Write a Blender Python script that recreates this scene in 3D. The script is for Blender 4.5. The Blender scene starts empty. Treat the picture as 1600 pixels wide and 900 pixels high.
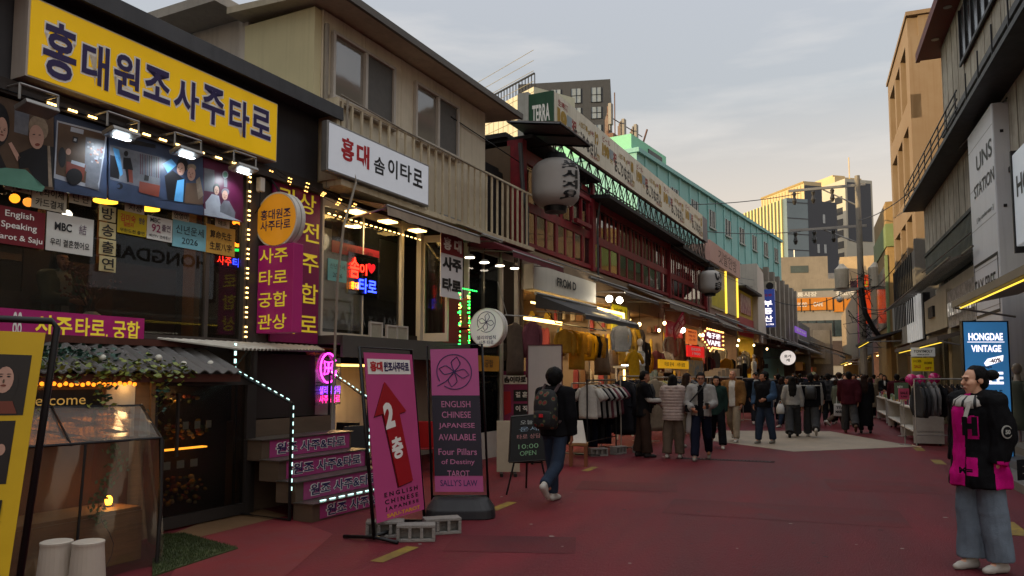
import bpy, bmesh, math, random
import numpy as np
from mathutils import Vector, Matrix, noise
rnd = random.Random(7)
SC = bpy.context.scene
COL = SC.collection
rad = math.radians
# ------------------------------------------------------------------ camera
CF, CCX, CCY, CH = 1180.0, 800.0, 497.0, 1.58          # focal and principal point in photo pixels, eye height
YAW, PIT = rad(22.6), rad(4.4)
FWD = np.array([-math.sin(YAW)*math.cos(PIT), math.cos(YAW)*math.cos(PIT), math.sin(PIT)])
RGT = np.array([math.cos(YAW), math.sin(YAW), 0.0]); UPV = np.cross(RGT, FWD)
EYE = np.array([0, 0, CH])
cd = bpy.data.cameras.new('camera'); cam = bpy.data.objects.new('camera', cd); COL.objects.link(cam)
cd.sensor_width = 36; cd.lens = CF/1600*36; cd.clip_end = 3000; cd.clip_start = .05
cd.shift_x = 0; cd.shift_y = (CCY-450)/1600
cam.location = (0, 0, CH); cam.rotation_euler = (rad(90)+PIT, 0, YAW)
SC.camera = cam
# ------------------------------------------------------------------ world, sun, exposure
SUN_EL, SUN_AZ = rad(9), math.atan2(-.80, -.60)         # direction TO the sun in plan: behind the camera on the left
W = bpy.data.worlds.new('World'); SC.world = W; W.use_nodes = True
nt = W.node_tree; nt.nodes.clear()
def N(t, **kw):
    n = nt.nodes.new(t)
    for k, v in kw.items():
        if k.startswith('i_'):
            n.inputs[int(k[2:]) if k[2:].isdigit() else k[2:]].default_value = v
        else: setattr(n, k, v)
    return n
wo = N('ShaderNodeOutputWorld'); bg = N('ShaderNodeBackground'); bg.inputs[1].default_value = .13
sky = N('ShaderNodeTexSky', sky_type='NISHITA', sun_disc=False, sun_elevation=rad(13), sun_rotation=math.atan2(-.80, -.60),
        air_density=1.0, dust_density=3.0, ozone_density=1.5)
hs = N('ShaderNodeHueSaturation'); hs.inputs['Saturation'].default_value = .32
tc = N('ShaderNodeTexCoord'); sp = N('ShaderNodeSeparateXYZ')
nt.links.new(tc.outputs['Generated'], sp.inputs[0])
# hazy overcast veil: grey overhead, warm cream close to the horizon
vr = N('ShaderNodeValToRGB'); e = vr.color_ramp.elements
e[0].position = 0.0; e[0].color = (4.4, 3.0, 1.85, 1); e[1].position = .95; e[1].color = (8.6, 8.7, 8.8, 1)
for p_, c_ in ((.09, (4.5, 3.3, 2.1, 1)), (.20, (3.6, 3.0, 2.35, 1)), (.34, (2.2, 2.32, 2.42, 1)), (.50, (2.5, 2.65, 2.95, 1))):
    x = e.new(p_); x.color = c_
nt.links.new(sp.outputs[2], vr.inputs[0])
mp = N('ShaderNodeMapping'); mp.inputs['Scale'].default_value = (1.6, 1.6, 9.0); mp.inputs['Rotation'].default_value = (0.05, -.08, .3)
nz = N('ShaderNodeTexNoise'); nz.inputs['Scale'].default_value = 1.7; nz.inputs['Detail'].default_value = 7; nz.inputs['Roughness'].default_value = .55
cr = N('ShaderNodeValToRGB'); cr.color_ramp.elements[0].position = .50; cr.color_ramp.elements[1].position = .80
nt.links.new(tc.outputs['Generated'], mp.inputs[0]); nt.links.new(mp.outputs[0], nz.inputs['Vector']); nt.links.new(nz.outputs[0], cr.inputs[0])
mx = N('ShaderNodeMixRGB'); mx.inputs[0].default_value = .72
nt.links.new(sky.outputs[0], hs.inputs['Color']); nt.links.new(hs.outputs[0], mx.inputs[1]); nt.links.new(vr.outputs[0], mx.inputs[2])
m2 = N('ShaderNodeMixRGB'); m2.inputs[2].default_value = (5.4, 4.9, 4.35, 1)
mm = N('ShaderNodeMath', operation='MULTIPLY'); mm.inputs[1].default_value = .30
nt.links.new(cr.outputs[0], mm.inputs[0]); nt.links.new(mm.outputs[0], m2.inputs[0]); nt.links.new(mx.outputs[0], m2.inputs[1])
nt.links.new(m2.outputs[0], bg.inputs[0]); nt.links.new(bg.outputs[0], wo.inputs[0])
sl = bpy.data.lights.new('sun', 'SUN'); sl.energy = 3.3; sl.angle = rad(.5); sl.color = (1, .74, .38)
so = bpy.data.objects.new('sun', sl); COL.objects.link(so)
sd = Vector((-.80*math.cos(SUN_EL), -.60*math.cos(SUN_EL), math.sin(SUN_EL)))
so.rotation_euler = sd.to_track_quat('Z', 'Y').to_euler(); so.location = (-30, -30, 40)
vs = SC.view_settings; vs.view_transform = 'Standard'; vs.look = 'None'; vs.exposure = 0.88; vs.gamma = 1; vs.use_curve_mapping = False
SC.render.engine = 'CYCLES'; cy = SC.cycles
cy.use_denoising = True; cy.max_bounces = 7; cy.transparent_max_bounces = 12; cy.sample_clamp_indirect = 4; cy.caustics_reflective = False; cy.caustics_refractive = False
cy.use_adaptive_sampling = True; cy.adaptive_threshold = .015
# ------------------------------------------------------------------ materials
def C(r, g=None, b=None):
    if g is None: r, g, b = int(r[0:2], 16), int(r[2:4], 16), int(r[4:6], 16)
    f = lambda v: (v/255/12.92) if v/255 <= .04045 else ((v/255+.055)/1.055)**2.4
    return (f(r), f(g), f(b), 1)
_M = {}
def M(key, hexc=None, rough=.6, var=.22, scale=6.0, bump=0.0, bscale=None, metal=0.0, emit=0.0, spec=.4, ecol=None, stretch=(1, 1, 1), dark=None, streak=0.0):
    """procedural surface: base colour broken up by two noises, uneven gloss, optional bump, streaks and glow"""
    if key in _M: return _M[key]
    m = bpy.data.materials.new(key); m.use_nodes = True; t = m.node_tree; b = t.nodes['Principled BSDF']
    nd = t.nodes.new; ln = t.links.new
    c = C(hexc); d = C(dark) if dark else tuple(x*.45 for x in c[:3])+(1,)
    co = nd('ShaderNodeTexCoord'); mpn = nd('ShaderNodeMapping'); mpn.inputs['Scale'].default_value = stretch
    ln(co.outputs['Object'], mpn.inputs[0])
    n1 = nd('ShaderNodeTexNoise'); n1.inputs['Scale'].default_value = scale; n1.inputs['Detail'].default_value = 8; n1.inputs['Roughness'].default_value = .62
    n2 = nd('ShaderNodeTexNoise'); n2.inputs['Scale'].default_value = scale*.17; n2.inputs['Detail'].default_value = 3
    ln(mpn.outputs[0], n1.inputs['Vector']); ln(mpn.outputs[0], n2.inputs['Vector'])
    ad = nd('ShaderNodeMath'); ad.operation = 'MULTIPLY'; ln(n1.outputs[0], ad.inputs[0]); ln(n2.outputs[0], ad.inputs[1])
    rp = nd('ShaderNodeMapRange'); rp.inputs[1].default_value = .12; rp.inputs[2].default_value = .38; rp.inputs[3].default_value = var*1.6; rp.inputs[4].default_value = 0; ln(ad.outputs[0], rp.inputs[0])
    mxn = nd('ShaderNodeMixRGB'); mxn.inputs[1].default_value = c; mxn.inputs[2].default_value = d; ln(rp.outputs[0], mxn.inputs[0])
    out = mxn.outputs[0]
    if streak:
        ms = nd('ShaderNodeMapping'); ms.inputs['Scale'].default_value = (9, 9, .35); ln(co.outputs['Object'], ms.inputs[0])
        ns = nd('ShaderNodeTexNoise'); ns.inputs['Scale'].default_value = 1.5; ns.inputs['Detail'].default_value = 5; ln(ms.outputs[0], ns.inputs['Vector'])
        rs = nd('ShaderNodeMapRange'); rs.inputs[1].default_value = .5; rs.inputs[2].default_value = .75; rs.inputs[3].default_value = 0; rs.inputs[4].default_value = streak; ln(ns.outputs[0], rs.inputs[0])
        m3 = nd('ShaderNodeMixRGB'); m3.inputs[2].default_value = d; ln(rs.outputs[0], m3.inputs[0]); ln(out, m3.inputs[1]); out = m3.outputs[0]
    ln(out, b.inputs['Base Color'])
    rr = nd('ShaderNodeMapRange'); rr.inputs[3].default_value = max(.02, rough-.13); rr.inputs[4].default_value = min(1, rough+.13); ln(n1.outputs[0], rr.inputs[0]); ln(rr.outputs[0], b.inputs['Roughness'])
    b.inputs['Metallic'].default_value = metal; b.inputs['Specular IOR Level'].default_value = spec
    if bump:
        nb = nd('ShaderNodeTexNoise'); nb.inputs['Scale'].default_value = bscale or scale*4; nb.inputs['Detail'].default_value = 6; ln(mpn.outputs[0], nb.inputs['Vector'])
        bn = nd('ShaderNodeBump'); bn.inputs['Strength'].default_value = bump; bn.inputs['Distance'].default_value = .02; ln(nb.outputs[0], bn.inputs['Height']); ln(bn.outputs[0], b.inputs['Normal'])
    if emit:
        if ecol: b.inputs['Emission Color'].default_value = C(ecol)
        else: ln(out, b.inputs['Emission Color'])
        b.inputs['Emission Strength'].default_value = emit
    _M[key] = m; return m
def glow(key, hexc, s):
    return M(key, hexc, rough=.4, var=0, emit=s)
def glass(key, tint='5a5f5c', gl=.10, rough=.02, clear=.75):
    """window pane: lets a tinted part of the light through, mirrors the rest more at grazing angles"""
    if key in _M: return _M[key]
    m = bpy.data.materials.new(key); m.use_nodes = True; t = m.node_tree; t.nodes.clear(); nd = t.nodes.new; ln = t.links.new
    o = nd('ShaderNodeOutputMaterial'); tr = nd('ShaderNodeBsdfTransparent'); gs = nd('ShaderNodeBsdfGlossy'); fr = nd('ShaderNodeFresnel'); mxn = nd('ShaderNodeMixShader')
    df = nd('ShaderNodeBsdfDiffuse'); df.inputs[0].default_value = C(tint); m0 = nd('ShaderNodeMixShader'); m0.inputs[0].default_value = clear
    tr.inputs[0].default_value = (.86, .88, .87, 1); gs.inputs['Roughness'].default_value = rough; gs.inputs[0].default_value = (.9, .9, .9, 1); fr.inputs[0].default_value = 1.27
    nb = nd('ShaderNodeTexNoise'); nb.inputs['Scale'].default_value = 1.3; bn = nd('ShaderNodeBump'); bn.inputs['Strength'].default_value = .05; bn.inputs['Distance'].default_value = .05
    ln(nb.outputs[0], bn.inputs['Height']); ln(bn.outputs[0], gs.inputs['Normal'])
    ad = nd('ShaderNodeMath'); ad.operation = 'ADD'; ad.inputs[1].default_value = gl; ad.use_clamp = True
    ln(fr.outputs[0], ad.inputs[0]); ln(ad.outputs[0], mxn.inputs[0]); ln(df.outputs[0], m0.inputs[1]); ln(tr.outputs[0], m0.inputs[2]); ln(m0.outputs[0], mxn.inputs[1]); ln(gs.outputs[0], mxn.inputs[2]); ln(mxn.outputs[0], o.inputs[0])
    _M[key] = m; return m
# ------------------------------------------------------------------ placing helpers
def ray(px, py):
    return FWD + (px-CCX)/CF*RGT - (py-CCY)/CF*UPV
def G(px, py, z=0.0):
    d = ray(px, py); t = (z-CH)/d[2]; p = EYE+t*d; return float(p[0]), float(p[1])
class Frame:
    """x runs along the front, w comes out of the front towards the viewer (local -y), z is up"""
    def __init__(s, x, y, a):
        s.o = np.array([x, y, 0.0]); s.a = rad(a)
        s.x = np.array([math.cos(s.a), math.sin(s.a), 0]); s.y = np.array([-math.sin(s.a), math.cos(s.a), 0])
    def P(s, u, w, z=0.0):
        return s.o + s.x*u - s.y*w + np.array([0, 0, z])
    def uz(s, px, py, w=0.0):
        d = ray(px, py); o = s.o-s.y*w; t = ((o-EYE)@s.y)/(d@s.y); p = EYE+t*d; return float((p-s.o)@s.x), float(p[2])
    def uw(s, px, py, z=0.0):
        x, y = G(px, py, z); p = np.array([x, y, 0])-s.o; return float(p@s.x), float(-p@s.y)
    def wz(s, px, py, u):
        d = ray(px, py); o = s.o+s.x*u; t = ((o-EYE)@s.x)/(d@s.x); p = EYE+t*d; return float(-(p-s.o)@s.y), float(p[2])
    def sub(s, u, w, da=0):
        p = s.P(u, w); return Frame(p[0], p[1], math.degrees(s.a)+da)
def facing(x, y, a): return Frame(x, y, a)
_T = {}
def text_mesh(body, bold):
    k = (body, bold)
    if k not in _T:
        c = bpy.data.curves.new('lettering', 'FONT'); c.body = body; c.size = 1; c.offset = bold; c.align_x = 'CENTER'; c.space_line = .95; c.resolution_u = 3
        o = bpy.data.objects.new('lettering', c); COL.objects.link(o)
        me = bpy.data.meshes.new_from_object(o.evaluated_get(bpy.context.evaluated_depsgraph_get()))
        vs_ = [v.co.copy() for v in me.vertices]; fs = [list(p.vertices) for p in me.polygons]
        bpy.data.objects.remove(o); bpy.data.curves.remove(c); bpy.data.meshes.remove(me)
        xs = [v.x for v in vs_] or [0, 1]; ys = [v.y for v in vs_] or [0, 1]
        _T[k] = (vs_, fs, min(xs), max(xs), min(ys), max(ys))
    return _T[k]
class MB:
    def __init__(s, raw=False): s.v = []; s.f = []; s.m = []; s.raw = raw
    def add(s, vs_, fs, mi=0):
        n = len(s.v); s.v += [tuple(v) for v in vs_]
        for f in fs: s.f.append([n+i for i in f]); s.m.append(mi)
        return s
    def box(s, u0, u1, w0, w1, z0, z1, mi=0):
        v = [(u, w, z) for z in (z0, z1) for w in (w0, w1) for u in (u0, u1)]
        return s.add(v, [(0, 2, 3, 1), (4, 5, 7, 6), (0, 1, 5, 4), (2, 6, 7, 3), (0, 4, 6, 2), (1, 3, 7, 5)], mi)
    def prism(s, pts, d, mi=0):
        """polygon of 3-D points pushed along vector d"""
        n = len(pts); a = [np.array(p, float) for p in pts]; b = [p+np.array(d, float) for p in a]
        return s.add(a+b, [list(range(n)), list(range(2*n-1, n-1, -1))]+[(i, n+i, n+(i+1) % n, (i+1) % n) for i in range(n)], mi)
    def uzp(s, pts, w0, w1, mi=0): return s.prism([(u, w0, z) for u, z in pts], (0, w1-w0, 0), mi)
    def uwp(s, pts, z0, z1, mi=0): return s.prism([(u, w, z0) for u, w in pts], (0, 0, z1-z0), mi)
    def wzp(s, pts, u0, u1, mi=0): return s.prism([(u0, w, z) for w, z in pts], (u1-u0, 0, 0), mi)
    def quad(s, a, b, c, d, mi=0): return s.add([a, b, c, d], [(0, 1, 2, 3)], mi)
    def ring(s, rings, mi=0, cap=True, close=True):
        n = len(rings[0]); vs_ = [p for r in rings for p in r]; fs = []
        for i in range(len(rings)-1):
            for j in range(n if close else n-1):
                k = (j+1) % n; fs.append((i*n+j, i*n+k, (i+1)*n+k, (i+1)*n+j))
        if cap: fs += [list(range(n)), [len(vs_)-1-i for i in range(n)]]
        return s.add(vs_, fs, mi)
    def tube(s, pts, r, n=6, mi=0, r1=None):
        pts = [np.array(p, float) for p in pts]; rings = []; N_ = len(pts); prev = None
        for i, p in enumerate(pts):
            t = pts[min(i+1, N_-1)]-pts[max(i-1, 0)]; t = t/(np.linalg.norm(t)+1e-9)
            if prev is None:
                a = np.cross(t, (0, 0, 1.)) if abs(t[2]) < .95 else np.cross(t, (1., 0, 0))
            else: a = prev-t*(prev@t)
            a = a/(np.linalg.norm(a)+1e-9); prev = a; b = np.cross(t, a)
            rr = r if r1 is None else r+(r1-r)*i/(N_-1)
            rings.append([p+rr*(math.cos(q)*a+math.sin(q)*b) for q in np.arange(n)*2*math.pi/n])
        return s.ring(rings, mi)
    def ell(s, c, r, n=12, m=8, mi=0):
        rs = []
        for i in range(1, m):
            f = math.pi*i/m; rs.append([(c[0]+r[0]*math.sin(f)*math.cos(q), c[1]+r[1]*math.sin(f)*math.sin(q), c[2]-r[2]*math.cos(f)) for q in np.arange(n)*2*math.pi/n])
        k = len(s.v); s.ring(rs, mi, cap=False)
        a = len(s.v); s.v += [(c[0], c[1], c[2]-r[2]), (c[0], c[1], c[2]+r[2])]
        for j in range(n):
            s.f.append([k+j, a, k+(j+1) % n]); s.m.append(mi)
            s.f.append([k+(m-2)*n+j, k+(m-2)*n+(j+1) % n, a+1]); s.m.append(mi)
        return s
    def loft(s, rings, n=16, mi=0, cap=True, pw=2.0):
        """rings: (cx, cy, z, rx, ry) stacked (super)ellipses"""
        rs = []
        for cx, cy_, z, rx, ry in rings:
            o = []
            for q in np.arange(n)*2*math.pi/n:
                c_, s_ = math.cos(q), math.sin(q)
                o.append((cx+rx*math.copysign(abs(c_)**(2/pw), c_), cy_+ry*math.copysign(abs(s_)**(2/pw), s_), z))
            rs.append(o)
        return s.ring(rs, mi, cap)
    def limb(s, p0, p1, r0, r1, n=10, c0=True, c1=True, mi=0):
        p0 = np.array(p0, float); p1 = np.array(p1, float); t = p1-p0; L_ = np.linalg.norm(t)+1e-9; t = t/L_
        a = np.cross(t, (0, 0, 1.)) if abs(t[2]) < .9 else np.cross(t, (1., 0, 0)); a = a/np.linalg.norm(a); b = np.cross(t, a)
        st = []
        if c0: st += [(-r0*math.cos(q), r0*math.sin(q)) for q in (.25, .75, 1.2)]
        st += [(0, r0), (L_*.5, (r0+r1)/2), (L_, r1)]
        if c1: st += [(L_+r1*math.cos(q), r1*math.sin(q)) for q in (1.2, .75, .25)]
        return s.ring([[p0+t*h+rr*(math.cos(q)*a+math.sin(q)*b) for q in np.arange(n)*2*math.pi/n] for h, rr in st], mi)
    def disc(s, c, axis, r, d, n=32, mi=0):
        """round plate: axis 'u' | 'w' | 'z', thickness d along it"""
        q = np.arange(n)*2*math.pi/n
        f = {'u': lambda x: (c[0], c[1]+r*math.cos(x), c[2]+r*math.sin(x)), 'w': lambda x: (c[0]+r*math.cos(x), c[1], c[2]+r*math.sin(x)), 'z': lambda x: (c[0]+r*math.cos(x), c[1]+r*math.sin(x), c[2])}[axis]
        v = {'u': (d, 0, 0), 'w': (0, d, 0), 'z': (0, 0, d)}[axis]
        return s.prism([f(x) for x in q], v, mi)
    def text(s, body, a, b, off, fw, fh, mi=0, plane='uz', bold=0.0, d=.004, tilt=0.0, keep=False, shear=0.0):
        """letters fitted in a box fw x fh round (a, b); plane 'uz' stands at w=off, 'wz' at u=off facing -u, 'uw' lies at z=off"""
        vs_, fs, x0, x1, y0, y1 = text_mesh(body, bold)
        sx = fw/(x1-x0); sy = fh/(y1-y0)
        if keep: sx = sy = min(sx, sy)
        ct, st_ = math.cos(tilt), math.sin(tilt); out = []
        for v in vs_:
            x = (v.x-(x0+x1)/2)*sx; y = (v.y-(y0+y1)/2)*sy; y += shear*x
            x, y = x*ct-y*st_, x*st_+y*ct
            out.append((a+x, b+y))
        n = len(out)
        P3 = {'uz': lambda x, y, o: (x, off+o, y), 'wz': lambda x, y, o: (off-o, x, y), 'uw': lambda x, y, o: (x, y, off+o), 'zw': lambda x, y, o: (x, y, off+o)}[plane]
        return s.add([P3(x, y, d) for x, y in out], fs, mi)
    def mesh(s, name, org=(0, 0, 0), smooth=False, fix=True):
        me = bpy.data.meshes.new(name); k = 1 if s.raw else -1
        me.from_pydata([(v[0]-org[0], k*(v[1]-org[1]), v[2]-org[2]) for v in s.v], [], s.f)
        me.polygons.foreach_set('material_index', s.m)
        if fix:
            bm = bmesh.new(); bm.from_mesh(me); bmesh.ops.recalc_face_normals(bm, faces=bm.faces); bm.to_mesh(me); bm.free()
        if smooth: me.polygons.foreach_set('use_smooth', [True]*len(me.polygons))
        me.update(); return me
def put_mats(me, mat):
    for m in (mat if isinstance(mat, (list, tuple)) else [mat]): me.materials.append(m)
def tags(o, label, cat, group=None, kind=None):
    if label: o['label'] = label
    if cat: o['category'] = cat
    if group: o['group'] = group
    if kind: o['kind'] = kind
SPLIT = {'post', 'pilaster', 'column', 'drain_pipe', 'soffit_lamp', 'bolt', 'window_pane', 'price_card', 'castor', 'insulator', 'foot', 'hook', 'bush', 'rib', 'curtain_strip'}
def pieces(mb):
    par = list(range(len(mb.v)))
    def fd(i):
        while par[i] != i: par[i] = par[par[i]]; i = par[i]
        return i
    for f in mb.f:
        a = fd(f[0])
        for i in f[1:]: par[fd(i)] = a
    out = {}
    for f, mi in zip(mb.f, mb.m):
        q, mp_ = out.setdefault(fd(f[0]), (MB(mb.raw), {})); g = []
        for i in f:
            if i not in mp_: mp_[i] = len(q.v); q.v.append(mb.v[i])
            g.append(mp_[i])
        q.f.append(g); q.m.append(mi)
    return [q for q, _ in out.values()]
class Thing:
    def __init__(s, fr, name, label, cat, u, w, z=0.0, group=None, kind=None):
        s.fr = fr; s.org = (u, w, z); s.e = bpy.data.objects.new(name, None); s.e.empty_display_size = .2; COL.objects.link(s.e)
        s.e.location = fr.P(u, w, z); s.e.rotation_euler = (0, 0, fr.a); tags(s.e, label, cat, group, kind)
    def part(s, name, mb, mat, parent=None, label=None, bevel=0.0, smooth=False, kind=None):
        if name in SPLIT and not kind:
            ps = pieces(mb)
            if 1 < len(ps) <= 100: return [s.part1(name, q, mat, parent, label, bevel, smooth) for q in ps][0]
        return s.part1(name, mb, mat, parent, label, bevel, smooth, kind)
    def part1(s, name, mb, mat, parent=None, label=None, bevel=0.0, smooth=False, kind=None):
        if parent is None and name in ('lettering', 'outline', 'drawing', 'bulbs_on'):
            q = [c for c in s.e.children if c.name.split('.')[0] in ('face', 'panel', 'box', 'board', 'poster', 'paper_shade', 'green_end', 'orange_band', 'sack', 'disc', 'title_strip', 'fascia', 'riser')]
            if q: parent = q[-1]
        me = mb.mesh(name, s.org, smooth); put_mats(me, mat)
        o = bpy.data.objects.new(name, me); COL.objects.link(o); o.parent = parent or s.e
        if label: o['label'] = label
        if kind: o['kind'] = kind
        if bevel: bev(o, bevel)
        return o
    def light(s, name, kind, u, w, z, power, col, size=.1, aim=None, spot=None, parent=None):
        l = bpy.data.lights.new(name, kind); l.energy = power; l.color = col
        if kind == 'AREA': l.size = size
        else: l.shadow_soft_size = size
        if kind == 'SPOT': l.spot_size = rad(spot or 100); l.spot_blend = .8
        o = bpy.data.objects.new(name, l); COL.objects.link(o); o.parent = parent or s.e
        q = (u-s.org[0], -(w-s.org[1]), z-s.org[2]); o.location = q
        if aim is not None:
            o.rotation_euler = Vector((-(aim[0]-u), (aim[1]-w), -(aim[2]-z))).to_track_quat('Z', 'Y').to_euler()
        return o
def bev(o, w):
    b = o.modifiers.new('edge', 'BEVEL'); b.width = w; b.segments = 2; b.limit_method = 'ANGLE'; b.angle_limit = rad(40); b.harden_normals = False
def solo(fr, name, label, cat, mb, mat, org, group=None, kind=None, bevel=0.0, smooth=False):
    me = mb.mesh(name, org, smooth); put_mats(me, mat); o = bpy.data.objects.new(name, me); COL.objects.link(o)
    o.location = fr.P(*org); o.rotation_euler = (0, 0, fr.a); tags(o, label, cat, group, kind)
    if bevel: bev(o, bevel)
    return o
def copy_tree(o, parent=None):
    c = o.copy(); COL.objects.link(c)
    if parent is not None: c.parent = parent
    for ch in o.children: copy_tree(ch, c)
    return c
def place(o, fr, u, w, z=0.0, rot=0.0, label=None, group=None):
    o.location = fr.P(u, w, z); o.rotation_euler = (0, 0, fr.a+rot)
    if label: o['label'] = label
    if group: o['group'] = group
    return o
L = Frame(-6.7, 5.65, 85.8)      # shop fronts on the left
R = Frame(3.4, 20, -88.7)        # building fronts on the right
Wd = Frame(0, 0, 0)              # plain world axes (w = -y)
# ------------------------------------------------------------------ ground
ROAD = M('road_paint', '661b24', rough=.66, var=.5, scale=1.6, bump=.5, bscale=70, spec=.22, dark='330f14', stretch=(1, .22, 1))
def sheet(name, pts, z, mat, kind='structure'):
    me = bpy.data.meshes.new(name); me.from_pydata([(x, y, z) for x, y in pts], [], [list(range(len(pts)))]); put_mats(me, mat)
    if me.polygons[0].normal.z < 0: me.flip_normals()
    o = bpy.data.objects.new(name, me); COL.objects.link(o); o['kind'] = kind; return o
sheet('ground', [(-600, -300), (600, -300), (600, 900), (-600, 900)], -.012, M('ground_concrete', '4a4643', rough=.85, var=.4, scale=2))
sheet('road', [(-8.2, -25), (5, -25), (4.6, 95), (-7, 95)], 0, ROAD)
PAVEY = M('yellow_line', '8a7322', rough=.7, var=.5, scale=14, dark='4a3426')
def dash(x, y, l=.62, wd=.13):
    sheet('road_marking', [(x-wd/2, y-l/2), (x+wd/2, y-l/2), (x+wd/2, y+l/2), (x-wd/2, y+l/2)], .004, PAVEY)
for px, py in ((618, 866), (785, 791), (922, 733)): dash(*G(px, py))
for y in (-2, 2.4): dash(-3.55, y)
for px, py in ((1582, 826), (1466, 722), (1436, 702)): dash(*G(px, py), .8, .18)
dm = [G(*p) for p in ((1098, 687), (1240, 706), (1432, 698), (1297, 674), (1128, 673))]
sheet('diamond_paint', dm, .004, M('beige_paint', '8f8272', rough=.7, var=.35, scale=4, bump=.2, bscale=90))
sheet('red_paint', [G(*p) for p in ((250, 925), (306, 842), (350, 826), (432, 802), (520, 835), (470, 880), (415, 925))], .004,
      M('red_ground', '74191f', rough=.65, var=.45, scale=4, bump=.3, bscale=110, dark='4f1a1f'))
sheet('tile_threshold', [G(*p) for p in ((262, 838), (385, 790), (450, 806), (305, 842))], .008, M('tan_tile', '6b5137', rough=.5, var=.3, scale=9))
mb = MB(); a, b = Wd.uw(1060, 716); 
for i in range(26): mb.box(a+i*.066, a+i*.066+.04, b-.06, b+.06, .001, .007)
mb.box(a-.04, a+1.76, b-.09, b-.065, .001, .008); mb.box(a-.04, a+1.76, b+.065, b+.09, .001, .008)
o = solo(Wd, 'drain_grate', 'dark slotted drain grate let into the maroon road in front of the walkers', 'drain', mb, M('grate', '1d1a1b', rough=.7), (a, b, 0))
gm = MB(); gp = [G(*p) for p in ((238, 838), (288, 836), (372, 858), (238, 902))]
gm.prism([(x, -y, .001) for x, y in gp], (0, 0, .014))
cx_, cy_ = sum(p[0] for p in gp)/4, sum(p[1] for p in gp)/4
g_base = gm
for i in range(5200):
    k = rnd.random(); u_ = rnd.random(); v_ = rnd.random()
    p = [np.array(q) for q in gp]; q = (1-u_)*((1-v_)*p[0]+v_*p[3])+u_*((1-v_)*p[1]+v_*p[2])
    a_ = rnd.random()*6.3; l_ = .012; dx, dy = math.cos(a_)*l_*.3, math.sin(a_)*l_*.3; h = .012+rnd.random()*.016
    gm.add([(q[0]-dx, -q[1]+dy, .014), (q[0]+dx, -q[1]-dy, .014), (q[0]+dy*1.5, -q[1]+dx, .014+h)], [(0, 1, 2)])
r9 = random.Random(3); gs = MB(True)
for i in range(46):
    px, py = r9.uniform(620, 1500), r9.uniform(735, 890); x, y = G(px, py); a_ = r9.random()*6; r_ = r9.uniform(.012, .03)
    gs.add([(x+r_*math.cos(a_+q)*r9.uniform(.7, 1.2), y+r_*math.sin(a_+q)*r9.uniform(.7, 1.2), .003) for q in np.arange(7)*.9], [list(range(7))], 0 if i % 4 else 1)
me = gs.mesh('road_stain'); put_mats(me, [M('gum', '2c1517', rough=.7), M('litter', '8a7f76', rough=.8)]); o = bpy.data.objects.new('road_stain', me); COL.objects.link(o); o['kind'] = 'structure'
for px, py, l, w, a_ in ((980, 760, 1.4, .9, .2), (1220, 800, 2.6, 1.1, .05), (800, 850, 1.2, .7, .3), (1380, 760, 1.5, 1.2, .1)):
    x, y = G(px, py); c_, s_ = math.cos(a_), math.sin(a_); sheet('road_patch', [(x+u*c_-v*s_, y+u*s_+v*c_) for u, v in ((-l/2, -w/2), (l/2, -w/2), (l/2, w/2), (-l/2, w/2))], .0025, M('road_patch', '611b21', rough=.68, var=.5, scale=1.3, bump=.5, bscale=70, dark='38141a', spec=.22))
solo(Wd, 'grass_mat', 'small green artificial grass mat on the ground beside the clear plastic booth', 'mat', gm, M('turf', '3a4420', rough=.9, var=.5, scale=20), (cx_, -cy_, 0))
# ------------------------------------------------------------------ common surfaces
DK = M('dark_panel', '3b3a3d', rough=.55, var=.3, scale=4, streak=.3)
CAP = M('fascia_metal', '4a4a4c', rough=.45, var=.3, scale=4, streak=.35, metal=.2)
BLK = M('black_metal', '141416', rough=.4, var=.2, scale=12, metal=.3)
WHT = M('white_paint', 'c9c5bd', rough=.5, var=.18, scale=6, streak=.15)
CREAM = M('cream_wall', 'd2c7b0', rough=.75, var=.2, scale=2.2, bump=.15, bscale=60, streak=.3, dark='85775c')
PALE = M('pale_wall', 'd6ccc0', rough=.75, var=.2, scale=2, bump=.15, bscale=60, streak=.3)
GREYM = M('grey_metal', '8d8b88', rough=.4, var=.3, scale=8, metal=.55)
STEEL = M('steel', 'a8a6a2', rough=.32, var=.3, scale=10, metal=.8)
WOODW = M('warm_wood', '8a6238', rough=.6, var=.5, scale=3, stretch=(1, 1, 12), bump=.2)
DWOOD = M('dark_wood', '4a3020', rough=.55, var=.5, scale=3, stretch=(1, 1, 12), bump=.2)
INTER = M('shop_inside', '2b211b', rough=.8, var=.4, scale=3)
CONC = M('grey_concrete', '8b8378', rough=.85, var=.35, scale=2.5, bump=.3, bscale=40, streak=.4)
GL = glass('shop_glass', '2a2b2a', .02, .015, .86)
GLR = glass('sky_glass', '3a3c3a', .14, .03, .8)
WARM = glow('warm_led', 'ffce78', 3.6)
WARMD = glow('warm_bulb', 'ffbe62', 2.4)
COOL = glow('cool_led', 'e4f4ff', 7.0)
YSIGN = M('yellow_face', 'd2a60c', rough=.35, var=.12, scale=3, emit=.22)
NAVY = M('navy_ink', '2d1f52', rough=.5, var=.1)
MAG = M('magenta_vinyl', '9c1f63', rough=.4, var=.2, scale=4, emit=.05)
YINK = M('yellow_ink', 'e8cf38', rough=.5, var=.1, emit=.12)
INK = M('black_ink', '121214', rough=.5, var=.05)
WINK = M('white_ink', 'e4e2dc', rough=.5, var=.05)
RINK = M('red_ink', 'b01722', rough=.5, var=.1)
PAPER = M('paper', 'b9b39f', rough=.7, var=.15, scale=7)
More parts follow.
